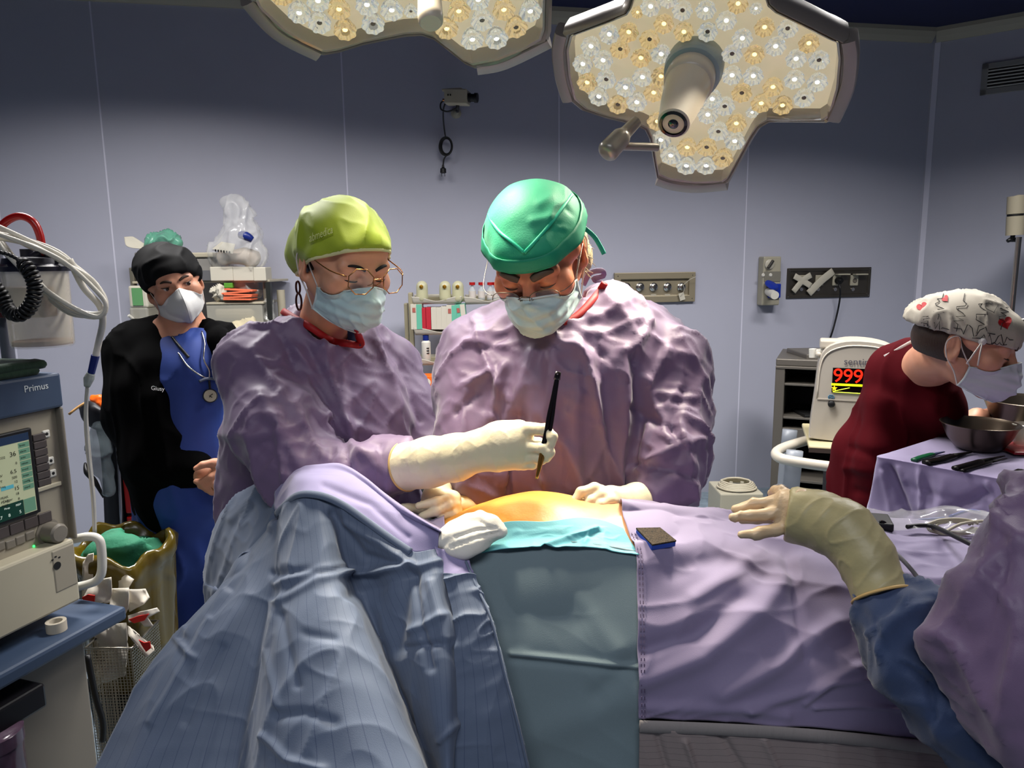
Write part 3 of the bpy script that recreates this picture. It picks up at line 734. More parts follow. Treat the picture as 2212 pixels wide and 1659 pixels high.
    glove(root, [(876,1008,1.29,54),(930,998,1.26,52),(985,988,1.23,48),(1040,972,1.205,41),(1100,962,1.195,46)],
          [F([(1010,420,1.195,27),(1075,402,1.185,20),(1195,402,1.170,16.5),(1240,455,1.160,15),(1232,505,1.156,12.5)]),
           F([(1010,500,1.19,26),(1090,525,1.175,19),(1180,530,1.160,16),(1222,560,1.156,15),(1205,600,1.160,12)]),
           F([(1010,560,1.19,26),(1080,590,1.178,18),(1150,600,1.168,15),(1172,618,1.165,12)]),
           F([(990,610,1.195,24),(1050,640,1.188,16),(1105,645,1.180,13),(1118,632,1.176,11)]),
           F([(980,470,1.21,22),(1070,478,1.215,15),(1150,490,1.205,13),(1205,505,1.190,10)])],
          palm=[Fp([(900,460,1.20,36),(1010,430,1.195,30)]), Fp([(900,560,1.20,44),(1010,590,1.195,30)]), Fp([(880,500,1.20,44),(1000,510,1.195,38)])], seed=3)
    glove(root, [(962,1028,1.46,34),(958,1052,1.38,30),(945,1066,1.325,29)],
          [F([(480,850,1.31,20),(570,880,1.295,17),(520,880,1.275,14),(450,895,1.265,13.5),(330,925,1.262,11)]),
           F([(500,880,1.305,18),(580,920,1.29,16),(540,920,1.27,15),(450,960,1.262,14.5),(355,995,1.26,11.5)]),
           F([(510,930,1.30,18),(590,960,1.29,15),(560,975,1.272,14),(480,1000,1.265,12)]),
           F([(520,960,1.31,16),(590,990,1.30,13),(560,1010,1.285,12),(510,1020,1.28,11)]),
           F([(420,900,1.33,18),(340,945,1.31,15),(260,940,1.295,13),(225,935,1.29,11)])],
          palm=[Fp([(440,870,1.32,26),(560,880,1.30,20)]), Fp([(440,930,1.32,28),(560,950,1.305,20)])], seed=8)
    return G
woman_gown = woman()
# forceps in her right hand
def forceps():
    a, b, c = P(1205,808,1.172), P(1184,930,1.162), P(1159,1034,1.150)
    root = thing('forceps', c, 'long dark surgical forceps with golden tips held in a gloved hand', 'forceps')
    dark = mat('forceps_steel', (.22,.20,.21), .22, metal=.9); gold = mat('gold_tip', (.80,.58,.28), .3, metal=1)
    side = (b-a).cross(CAM-b).normalized()
    for sgn in (-1, 1):
        pts = [a, a.lerp(b,.2)+side*.0009*sgn, a.lerp(b,.45)+side*.0016*sgn, a.lerp(b,.75)+side*.0030*sgn, b+side*.0030*sgn, b.lerp(c,.3)+side*.0026*sgn]
        MB().tube(pts, 1, 8, 5, flat=(.0034, .0042, (CAM-b).normalized())).obj('arm', dark, root, smooth='all')
        MB().tube([b.lerp(c,.28)+side*.0026*sgn, b.lerp(c,.6)+side*.0018*sgn, c+side*.0007*sgn], [.0034,.0028,.0016], 8, 4).obj('tip', gold, root, smooth='all', label='golden forceps tip')
    MB().tube([a-(b-a).normalized()*.004, a.lerp(b,.10)], [.0050,.0055], 10, 1).obj('hinge', dark, root, smooth='all')
forceps()
# ================================================================ the man in the green cap
def man():
    root = thing('person', (P(1220,1000,1.6).x, 1.6, 0), 'person in a crumpled purple gown, bright green cap and rimless glasses bowing over the patient', 'person', 'people around the table')
    M = hframe(1160, 548, 1.42, rot(-14, 36, -4)); s = 1.05; T = lambda *a: M @ (Vector(a)*s)
    B = Solid(); add_head(B, M, s, nose=1.15)
    nh = len(B.ops); B.rc(P(1200,800,1.6), P(1210,1000,1.63), .09, .10, k=.05, raw=True)
    B.chain([(1400,770,1.55,56),(1450,900,1.44,46),(1440,1020,1.37,30),(1385,1080,1.315,22)], k=.03)
    B.chain([(1040,800,1.5,52),(1000,930,1.44,44),(1010,1030,1.43,24),(1045,1085,1.37,20)], k=.03)
    hip = P(1210,1000,1.6)
    for dx in (-.06, .10):
        a = Vector((hip.x+dx, 1.63, .95)); B.rc(Vector((hip.x,1.63,1.05)), a, .10, .09, k=.04, raw=True); B.rc(a, Vector((a.x,1.63,.07)), .085, .048, k=.03, raw=True)
        B.rc(Vector((a.x,1.63,.045)), Vector((a.x+.03,1.49,.035)), .045, .035, k=.02, raw=True)
    h = np.array(M.translation)
    obj('body', B.mesh(.014, fine=(h-.18, h+.17, .0036), coarse=(.9, .03)), skinB, root)
    face_bits(root, M, s, brow_g, brow_r=.0062)
    H = Solid(M); H.ell(Vector((0,.022,.018))*s, Vector((.0805,.098,.085))*s).ell(Vector((0,.085,-.06))*s, Vector((.060,.035,.06))*s, k=.03).ell(Vector((.048,.070,-.050))*s, Vector((.036,.032,.062))*s, k=.02).cut(Vector((0,.035,0))*s, (0,-1,-.15)); 
    hair_m = mat('hair_grey', (.70,.64,.52), .5, bump=.9, bscale=150, stretch=(5,5,.5))
    obj('hair', H.mesh(.0045, lambda p, n: .004*(ridges(p, (0,0,1), .008, 4, 3)-.4)), hair_m, root)
    b = MB(); rr = random.Random(3)
    for i in range(26):
        a = T(.062+rr.uniform(-.01,.012), .05+rr.uniform(-.02,.03), -.03+rr.uniform(-.05,.03)); d = Vector((rr.uniform(.2,1), rr.uniform(-.3,.3), rr.uniform(-.8,.3))).normalized()
        b.tube([a, a+d*.012, a+d*.02+Vector((.004,0,-.006))], [.0012,.0009,.0003], 5, 3)
    b.obj('stray_hair', hair_m, root, smooth='all')
    C = Solid(M); hd = Solid(); add_head(hd, M, s, neck=False, ears=(0,0)); C.inflate(hd, len(hd.ops), .0045); C.ell(Vector((0,.014,.034))*s, Vector((.088,.105,.084))*s).ell(Vector((0,.05,.02))*s, Vector((.082,.074,.072))*s, k=.03)
    o_, n_ = Vector((0,-.1,.033))*s, Vector((0,.03,-1)); C.cut(o_, n_, .003)
    pn = np.array(M.to_3x3() @ n_.normalized()); po = np.array(T(*(o_/s)))
    seamR = [(1133,546),(1150,528),(1175,500),(1200,470),(1222,440),(1236,420),(1243,412)]; seamL = [(1133,546),(1105,522),(1080,502),(1062,478),(1056,462),(1053,450)]
    pl = [(1150,478,1190,470,10,.003),(1165,510,1205,486,8,-.003),(1205,490,1235,500,6,.003),(1225,450,1244,470,6,-.003),(1215,500,1232,515,6,-.003),(1165,440,1190,425,10,.002)]
    def cd(p, n):
        e = np.clip((-((p-po) @ pn)-.03)/.02, 0, 1)
        return e*(.003*(ridges(p, M.to_3x3() @ Vector((.7,.4,.6)), .05, 4, 14)-.35) + creases(p, pl))
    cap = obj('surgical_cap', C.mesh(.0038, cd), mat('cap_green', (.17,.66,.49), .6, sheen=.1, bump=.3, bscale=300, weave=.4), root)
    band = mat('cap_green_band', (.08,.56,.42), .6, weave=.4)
    ns = n_.normalized()
    vs = []; NN = 60
    for k in range(6):
        c = o_ + Vector((0, 1, .03)).normalized()*.11*s - ns*(.001 + k*.0055)
        vs += edge_ring(C, o_, n_, c, NN, .0026)
    fs = [(k*NN+i, k*NN+(i+1) % NN, (k+1)*NN+(i+1) % NN, (k+1)*NN+i) for k in range(5) for i in range(NN)]
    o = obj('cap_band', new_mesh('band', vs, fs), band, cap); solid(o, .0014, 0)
    for nm, L in (('seam', seamR), ('seam', seamL)):
        pts = [p for p in (C.hit(x, y, .001) for x, y in L) if p]
        MB().tube(pts, 1, 8, 4, flat=(.0030, .0016, (CAM-pts[0]).normalized())).obj('seam', mat('cap_seam', (.16,.74,.58), .5), cap, smooth='all')
    q = T(.080,.035,.030)
    MB().tube([q, P(1268,497,q.y), P(1284,512,q.y+.01), P(1297,533,q.y+.012), P(1305,549,q.y+.01)], 1, 8, 5, flat=(.0045,.0006,(0,-1,.2))).obj('cap_tie', mat('cap_tie', (.12,.60,.50), .6), cap, smooth='all')
    surgical_mask(root, M, s, mask_m, mask_w, tie_m, wide=1.0, seed=6, B=B)
    fr = MB()
    for x in (-1, 1):
        c = Vector((.034*x, -.126, -.006)); R = Matrix.Rotation(radians(9*x), 3, 'Z') @ Matrix.Rotation(radians(-14), 3, 'X')
        lp = [T(*(c + R @ Vector((.026*math.copysign(abs(cos(a))**.7, cos(a)), 0, .0155*math.copysign(abs(sin(a))**.7, sin(a)))))) for a in np.linspace(0, 2*pi, 25)[:-1]]
        MB().add(lp, [tuple(range(24))]).obj('spectacle_lens', spec_m, root)
        fr.tube(lp[:13], .0008, 6, 1)
        fr.tube([T(.060*x,-.116,.000), T(.072*x,-.110,.002), T(.083*x,-.085,.004), T(.086*x,-.01,.012), T(.084*x,.015,.010)], .0007, 8, 3)
        fr.tube([T(.012*x,-.128,-.002), T(.009*x,-.120,-.012), T(.011*x,-.113,-.016)], .0011, 6, 3)
    fr.tube([T(-.010,-.128,0), T(0,-.131,.004), T(.010,-.128,0)], .0012, 8, 4)
    fr.obj('glasses', mat('wire_grey', (.42,.40,.36), .3, metal=.9), root, smooth='all')
    # gown
    G = Solid()
    G.chain([(1035,775,1.52,72),(1160,740,1.53,95),(1300,725,1.55,92),(1415,775,1.56,78)], k=.06)
    G.chain([(1120,860,1.55,140),(1125,1100,1.55,145)], k=.08)
    G.chain([(1310,850,1.56,150),(1300,1100,1.56,150)], k=.08)
    G.chain([(1215,850,1.50,150),(1215,1100,1.50,150)], k=.08)
    G.chain([(1395,740,1.58,70),(1430,800,1.54,84),(1450,905,1.46,70),(1448,985,1.40,70),(1440,1045,1.36,54),(1428,1068,1.345,44)], k=.05)
    G.chain([(1045,775,1.52,70),(1018,860,1.47,66),(1008,950,1.42,58),(1014,1030,1.385,48),(1035,1075,1.36,36)], k=.05)
    bx = hip.x
    G.rc(Vector((bx-.05,1.63,.95)), Vector((bx-.05,1.65,.38)), .14, .15, k=.08, raw=True); G.rc(Vector((bx+.1,1.63,.95)), Vector((bx+.1,1.65,.38)), .15, .17, k=.08, raw=True)
    nk = T(0,.045,-.17)
    G.rc(nk + Vector((.0,-.02,.12)), nk + Vector((-.002,-.01,-.01)), .088, .066, k=.012, op='s', raw=True)
    cr = [(1090,720,1040,760,10,-.006),(1010,740,1090,745,8,.007),(1000,830,1060,800,1100,860,8,.008),(985,890,1030,850,8,-.007),(1090,790,1060,900,9,.008),(1150,760,1100,900,1085,1040,12,.009),(1120,900,1095,1050,9,-.008),
          (1190,760,1180,900,1175,1040,11,.007),(1250,760,1245,900,1250,1050,11,.007),(1215,880,1210,1060,10,-.005),(1300,770,1310,900,1320,1050,13,-.009),(1345,760,1350,900,1340,1040,12,.012),(1370,780,1385,900,1370,1000,11,-.012),
          (1400,700,1360,760,8,.008),(1440,760,1400,830,9,.008),(1390,820,1450,950,9,.009),(1360,880,1440,920,1470,960,9,-.008),(1400,1000,1470,960,1520,950,10,.009),(1370,1000,1430,1010,1500,1030,9,-.009),(1420,850,1500,860,8,.006),
          (1480,840,1450,930,8,-.006),(1400,920,1380,1010,8,.008),(1280,690,1360,650,8,.005),(1300,720,1380,690,7,.005),(1250,720,1330,790,8,-.004)]
    def gd(p, n):
        sh = np.clip((p[:,2]-.9)/.1, 0, 1)
        return (.012*(ridges(p, (.25,0,-1), .065, 6, 41, .12)-.3) + .0055*(ridges(p, (-.6,.2,-1), .04, 6, 15, .12)-.3) + .0025*(ridges(p, (1,.2,-.5), .024, 6, 19, .12)-.3))*(.4+.6*sh) + creases(p, cr)
    gown = obj('gown', G.mesh(.0065, gd, coarse=(.85, .03)), gown_m, root)
    nl = [(1306,612),(1296,628),(1278,650),(1258,672),(1238,688),(1215,698)]
    pts = [(G.hit(x, y) or P(x, y, 1.5)) for x, y in nl]
    MB().tube([p + (CAM-p).normalized()*.006 for p in pts], 1, 8, 5, flat=(.0075, .005, Vector((0,-1,.3)))).obj('neck_binding', red_m, gown, smooth='all')
    t0 = P(1282,596,1.60)
    MB().tube([t0+Vector((-.02,.02,-.02)), P(1275,590,1.59), P(1300,585,1.58), P(1303,596,1.585), P(1282,602,1.59), P(1300,612,1.59)], 1, 8, 4, flat=(.006,.0008,(0,-1,.3))).obj('neck_tie', gown_m, gown, smooth='all')
    z = lambda a, b: (800+a/3.16, 800+b/3.16)
    F = lambda l: [(*z(a, b), D, r*.76) for a, b, D, r in l]; Fp = lambda l: [(*z(a, b), D, r) for a, b, D, r in l]
    g2 = mat('latex_glove_dim', (.80,.76,.58), .4, sss=.05, bump=.2, bscale=60)
    glove(root, [(1424,1082,1.342,40),(1375,1084,1.315,38),(1335,1090,1.295,31),(1310,1085,1.285,30)],
          [F([(1640,850,1.27,19),(1530,805,1.262,17),(1440,830,1.250,14.5),(1385,905,1.243,11.5)]),
           F([(1640,870,1.262,19),(1570,850,1.255,17),(1500,890,1.245,15),(1470,920,1.240,12)]),
           F([(1680,900,1.262,18),(1640,885,1.252,16),(1570,915,1.242,14.5),(1535,940,1.238,12)]),
           F([(1720,930,1.268,17),(1680,925,1.258,14),(1630,945,1.248,12),(1600,955,1.244,10)]),
           F([(1620,850,1.285,17),(1500,840,1.28,14),(1430,880,1.27,12),(1400,920,1.262,11)])],
          palm=[Fp([(1760,900,1.29,30),(1640,860,1.272,24)]), Fp([(1740,940,1.285,26),(1660,900,1.268,22)])], seed=5)
    glove(root, [(1045,1083,1.36,27),(1020,1092,1.345,27),(995,1095,1.33,25)],
          [[(995,1090,1.325,16),(975,1100,1.31,13),(955,1108,1.30,11)], [(1000,1098,1.325,15),(985,1110,1.31,12),(965,1118,1.30,10)], [(1005,1104,1.33,14),(992,1118,1.315,11),(975,1126,1.305,10)],
           [(1012,1108,1.335,13),(1002,1122,1.322,10),(990,1130,1.315,9)], [(990,1084,1.335,14),(965,1090,1.32,12),(948,1098,1.315,10)]], seed=9)
    return G
man_gown = man()
# ================================================================ operating table and patient
def table():
    root = thing('operating_table', (.35,1.22,0), 'operating table hidden under the surgical drapes', 'table')
    g = mat('table_grey', (.35,.36,.38), .5)
    MB().box((-.55,1.08,.74), (1.75,1.42,.79)).obj('tabletop', g, root, bev=.01)
    MB().box((-.54,1.09,.79), (1.74,1.41,.82)).obj('mattress', black_m, root, bev=.015)
    MB().box((.2,1.1,.1), (.5,1.34,.74)).obj('column', steel_m, root, bev=.02)
    MB().box((-.15,1.02,0), (.85,1.42,.1)).obj('base', g, root, bev=.03)
table()
PB = Solid()
def patient():
    root = thing('person', (.1,1.23,.84), 'patient lying under surgical drapes with one strip of orange-painted skin showing', 'person', 'people around the table')
    S = PB; V = Vector
    S.rc(V((-.24,1.25,.93)), V((-.13,1.24,.948)), .10, .122, k=.06, raw=True); S.rc(V((-.13,1.24,.948)), V((-.03,1.235,.974)), .122, .137, k=.06, raw=True)
    S.rc(V((-.03,1.235,.974)), V((.05,1.23,.988)), .137, .147, k=.06, raw=True); S.rc(V((.05,1.23,.988)), V((.22,1.23,.970)), .147, .142, k=.06, raw=True); S.rc(V((.22,1.23,.970)), V((.42,1.24,.925)), .142, .118, k=.06, raw=True)
    S.rc(V((.42,1.24,.925)), V((.60,1.24,.92)), .118, .11, k=.06, raw=True); S.rc(V((-.2,1.19,.92)), V((.6,1.20,.915)), .09, .09, k=.06, raw=True); S.rc(V((-.2,1.30,.92)), V((.6,1.29,.915)), .09, .09, k=.06, raw=True)
    for y in (1.17, 1.31):
        S.rc(V((.60,y,.915)), V((1.05,y,.90)), .085, .06, k=.04, raw=True); S.rc(V((1.05,y,.90)), V((1.48,y,.88)), .06, .04, k=.03, raw=True); S.rc(V((1.50,y,.875)), V((1.53,y,.96)), .04, .03, k=.03, raw=True)
        S.rc(V((-.18,y+(.07 if y > 1.2 else -.02),.93)), V((-.02,y+(.12 if y > 1.2 else .0),.88)), .05, .04, k=.03, raw=True)
    S.rc(V((-.24,1.25,.95)), V((-.33,1.25,.95)), .055, .052, k=.04, raw=True)
    M = Matrix.Translation(V((-.42,1.25,.955))) @ (Matrix.Rotation(radians(90), 4, 'Z') @ Matrix.Rotation(radians(-90), 4, 'X')); add_head(S, M, .92, neck=False)
    S.M = Matrix()
    h = np.array([.05,1.2,1.05])
    sk = mat('skin_iodine', (.80,.43,.13), .42, spec=.45, sss=.12, bump=.25, bscale=220)
    nt = sk.node_tree; N = nt.nodes; L = nt.links; b = N['Principled BSDF']
    tc = N.new('ShaderNodeTexCoord'); nz = N.new('ShaderNodeTexNoise'); nz.inputs['Scale'].default_value = 7; nz.inputs['Detail'].default_value = 5; nz.inputs['Distortion'].default_value = .6
    mp = N.new('ShaderNodeMapping'); mp.inputs['Scale'].default_value = (.6, 2.2, 2.2); L.new(tc.outputs['Object'], mp.inputs[0]); L.new(mp.outputs[0], nz.inputs['Vector'])
    sx = N.new('ShaderNodeSeparateXYZ'); L.new(tc.outputs['Object'], sx.inputs[0])
    mr = N.new('ShaderNodeMapRange'); mr.inputs[1].default_value = -.1; mr.inputs[2].default_value = .2; L.new(sx.outputs[0], mr.inputs[0])
    ad = N.new('ShaderNodeMath'); ad.operation = 'MULTIPLY_ADD'; ad.inputs[1].default_value = .9; L.new(nz.outputs['Fac'], ad.inputs[0])
    su = N.new('ShaderNodeMath'); su.operation = 'SUBTRACT'; su.inputs[1].default_value = .45; L.new(mr.outputs[0], su.inputs[0]); L.new(su.outputs[0], ad.inputs[2])
    cr = N.new('ShaderNodeValToRGB'); e = cr.color_ramp.elements; e[0].position = .05; e[0].color = (*lin((.86,.60,.24)), 1); e[1].position = .95; e[1].color = (*lin((.80,.58,.42)), 1)
    k = e.new(.35); k.color = (*lin((.80,.52,.24)), 1); k = e.new(.6); k.color = (*lin((.86,.62,.30)), 1)
    L.new(ad.outputs[0], cr.inputs[0]); L.new(cr.outputs[0], b.inputs['Base Color'])
    nm = lambda p, n: creases(p, [(960,1130,1040,1110,1090,1118,14,-.003),(1120,1100,1200,1112,1290,1110,20,-.002)]) + .0012*(fbm(p/.02, 3)-.5)
    obj('body', S.mesh(.012, nm, fine=(h-.32, h+.34, .005)), sk, root)
patient()
def sheet(R, nu, nv, disp=None, flip=False):
    me = patch(R, nu, nv, disp, raw=True, flip=flip); fit(me, PB, .006); return me
def low(px, D, z):
    return Vector((P(px, 1659, D).x, D, z))
def pts(l): return [P(*c) for c in l]
lav_m = mat('drape_lavender', (.53,.485,.61), .7, sheen=.3, var=.04, vscale=4, crumple=.30, cscale=3.2, weave=.3)
lav2_m = mat('drape_violet', (.55,.52,.68), .7, sheen=.3, var=.04, vscale=4, crumple=.25, cscale=3.2, weave=.3)
blue_m = mat('drape_blue', (.375,.425,.515), .6, sheen=.2, var=.05, vscale=4, crumple=.40, cscale=3.5, weave=.25, stripes=((1,0,0), .017, .0008, (.28,.33,.44)))
blue2_m = mat('drape_blue_plain', (.375,.425,.515), .6, sheen=.2, var=.05, vscale=4, crumple=.40, cscale=3.5, weave=.25)
petrol_m = mat('drape_petrol', (.46,.53,.555), .75, sheen=.3, var=.03, vscale=5, crumple=.16, cscale=2.5, weave=.4)
cyan_m = mat('drape_cyan', (.40,.68,.72), .65, crumple=.15, cscale=9, bump=.3, bscale=350)
grey_m = mat('drape_grey', (.56,.51,.50), .65, crumple=.35, cscale=5, weave=.3, stripes=((0,1,0), .026, .0010, (.34,.31,.33)))
hem_m = mat('drape_hem', (.58,.55,.54), .7, bump=.5, bscale=160, stretch=(1,.1,.1))
def wr(a1, w1, dir1, seed, a2=.003, w2=.03, dir2=(1,0,.3), seg=()):
    return lambda p, n: a1*(ridges(p, dir1, w1, 5, seed, .15)-.3) + a2*(ridges(p, dir2, w2, 5, seed+7, .15)-.3) + (creases(p, seg) if seg else 0)
# ---- petrol sheet down the near side
def drape_petrol():
    cols = [(985,1010,1030,1040),(1100,1110,1115,1115),(1230,1245,1250,1250),(1376,1384,1386,1388)]
    R = [pts([(1000,1197,1.105),(1110,1172,1.118),(1240,1170,1.118),(1378,1190,1.112)]), pts([(1000,1250,1.085),(1110,1235,1.095),(1245,1235,1.097),(1383,1245,1.09)]),
         pts([(1010,1335,1.06),(1112,1330,1.062),(1248,1330,1.064),(1385,1335,1.058)]), pts([(1030,1412,1.032),(1115,1416,1.035),(1250,1424,1.035),(1386,1436,1.028)]),
         pts([(1040,1530,1.022),(1115,1535,1.02),(1250,1540,1.02),(1387,1545,1.015)]), pts([(1050,1670,1.012),(1115,1670,1.01),(1250,1670,1.01),(1390,1670,1.005)]), pts([(1050,1850,1.00),(1115,1850,1.00),(1250,1850,1.00),(1392,1850,.995)]), [low(x, 1.0, .35) for x in (1050,1115,1250,1390)]]
    seg = [(1105,1412,1200,1421,1378,1441,6,.007),(1105,1424,1378,1452,9,-.003),(1230,1270,1330,1400,26,.006),(1150,1240,1250,1330,30,-.004),(1110,1260,1120,1390,18,-.004),(1290,1500,1380,1420,22,-.005),(1130,1600,1380,1500,40,.005)]
    o = obj('surgical_drape', sheet(R, 110, 190, wr(.0025,.12,(.5,0,-1),33,.0012,.05,(1,0,-.6),seg)), petrol_m, label='plain petrol blue-grey sheet hanging in the middle, below the strip of skin', cat='drape', group='surgical drapes'); solid(o, .0015, -1)
drape_petrol()
# ---- cyan strip along the skin
def drape_cyan():
    top = [(1008,1193),(1050,1163),(1090,1137),(1180,1134),(1259,1127),(1305,1134),(1350,1149)]; bot = [(1006,1200),(1060,1187),(1120,1179),(1200,1175),(1280,1179),(1330,1188),(1378,1195)]
    h = lambda a, o: PB.hit(*a, o)
    R = []
    for t in (-.15, .3, .65, 1):
        R.append([h((a[0]+(b[0]-a[0])*t, a[1]+(b[1]-a[1])*t), .005+.006*max(t,0)) or P(a[0], a[1]+(b[1]-a[1])*t, 1.11) for a, b in zip(top, bot)])
    for i in range(7): R[3][i] = R[3][i] + Vector((0,-.012,.002))
    seg = [(1175,1178,1230,1160,1290,1142,4,.005),(1185,1182,1250,1166,1300,1150,4,-.003),(1262,1172,1275,1150,5,.004),(1310,1180,1300,1150,8,.002),(1060,1180,1120,1150,7,.002)]
    o = obj('drape_sheet', sheet(R, 130, 40, wr(.0015,.03,(1,0,.2),3,.001,.012,(1,0,.4),seg)), cyan_m, label='narrow bright cyan sheet tucked along the lower edge of the painted skin', cat='drape', group='surgical drapes'); solid(o, .0012, -1)
drape_cyan()
# ---- lavender sheet over the legs
def drape_right():
    root = thing('surgical_drape', low(1800,1.0,0), 'lavender sheet over the legs with the dark scrub pad on it, grey elastic hem', 'drape', 'surgical drapes')
    X = (1338,1420,1500,1600,1700,1800,1950,2100,2330)
    back = [Vector((P(x,1110,1.40).x, 1.47, .86)) for x in X]
    r0 = pts(zip(X, (1097,1104,1111,1118,1128,1126,1130,1138,1150), (1.245,1.26,1.28,1.32,1.35,1.37,1.38,1.38,1.36)))
    rm = pts(zip((1344,1422,1501,1600,1700,1800,1950,2100,2330), (1118,1121,1126,1133,1142,1143,1152,1162,1175), (1.19,1.20,1.215,1.25,1.275,1.29,1.295,1.285,1.26)))
    r1 = pts(zip((1352,1425,1503,1600,1700,1800,1950,2100,2330), (1140,1143,1146,1152,1160,1165,1180,1195,1210), (1.165,1.17,1.18,1.20,1.21,1.22,1.22,1.20,1.16)))
    r2 = pts(zip((1372,1435,1510,1600,1700,1800,1950,2100,2330), (1190,1192,1195,1200,1210,1220,1240,1260,1280), (1.110,1.115,1.125,1.135,1.14,1.14,1.14,1.12,1.08)))
    r3 = pts(zip((1376,1440,1515,1605,1700,1800,1950,2100,2330), (1270,1272,1275,1280,1290,1300,1320,1340,1360), (1.075,1.075,1.075,1.075,1.08,1.08,1.08,1.06,1.02)))
    r4 = pts(zip((1378,1445,1520,1610,1700,1800,1950,2100,2330), (1370,1370,1372,1375,1385,1395,1410,1430,1450), (1.035,1.035,1.035,1.03,1.035,1.035,1.03,1.01,.98)))
    r5 = pts(zip((1379,1445,1520,1610,1700,1800,1950,2100,2330), (1460,1460,1460,1465,1470,1480,1500,1520,1540), (1.010,1.01,1.01,1.005,1.005,1.005,1.00,.985,.96)))
    r6 = pts(zip((1380,1445,1520,1610,1700,1800,1950,2100,2330), (1553,1555,1558,1562,1568,1576,1592,1610,1640), (1.0,1.0,1.0,.995,.995,.992,.985,.97,.95)))
    seg = [(1395,1470,1520,1420,1640,1320,1690,1260,24,.010),(1400,1400,1500,1370,1600,1290,20,-.008),(1450,1230,1560,1200,1650,1240,26,-.008),(1500,1290,1580,1240,1640,1190,18,.006),(1560,1500,1680,1440,1800,1350,22,.008),(1620,1530,1760,1490,1850,1440,12,.007),
           (1760,1530,1860,1525,1970,1532,5,.005),(1740,1520,1790,1480,1860,1470,7,.005),(1700,1200,1720,1330,1740,1420,14,-.006),(1640,1180,1800,1180,1900,1220,20,-.006),(1400,1530,1600,1530,1700,1545,12,.005),(1620,1150,1720,1170,12,.005),(1900,1200,2050,1170,10,.005),(1930,1180,2040,1220,8,-.004)]
    o = obj('panel', sheet([back, r0, rm, r1, r2, r3, r4, r5, r6], 190, 190, wr(.006,.10,(.8,0,-.7),51,.0025,.035,(1,0,.5),seg)), lav_m, root); solid(o, .0015, -1)
    hem = [c + Vector((0,-.006,0)) for c in r6]
    MB().tube([c + Vector((0,0,-.008)) for c in hem], 1, 8, 6, flat=(.010, .003, (0,-1,0))).obj('elastic_hem', hem_m, root, smooth='all', label='gathered elastic hem')
    r7 = [Vector((c.x, c.y-.004, c.z-.012)) for c in r6]; r8 = [Vector((c.x, c.y-.008, c.z-.08)) for c in r6]; r9 = [Vector((c.x, c.y-.012, c.z-.18)) for c in r6]; r10 = [Vector((c.x, c.y-.012, .32)) for c in r6]
    sg = [(1480,1600,1500,1660,6,.006),(1560,1590,1610,1670,8,-.006),(1650,1600,1680,1660,7,.005),(1420,1590,1440,1660,6,-.004)]
    o = obj('skirt', sheet([r7,r8,r9,r10], 150, 70, wr(.004,.07,(.2,0,-1),61,.002,.03,(.3,0,-1),sg)), grey_m, root, label='grey striped lower part'); solid(o, .0015, -1)
    for t, nm in ((.10, 'stitching'), (.20, 'stitching')):       # seams beside the free edge
        st = MB(); L = spline([r[0].lerp(r[1], t) + (CAM-r[0]).normalized()*.006 for r in (r0, rm, r1, r2, r3, r4, r5, r6)], 14)
        for i in range(6, len(L)-1, 2): st.tube([L[i], L[i+1]], .0009, 5, 1)
        st.obj('stitching', mat('stitch_purple', (.36,.31,.42), .7), root)
drape_right()
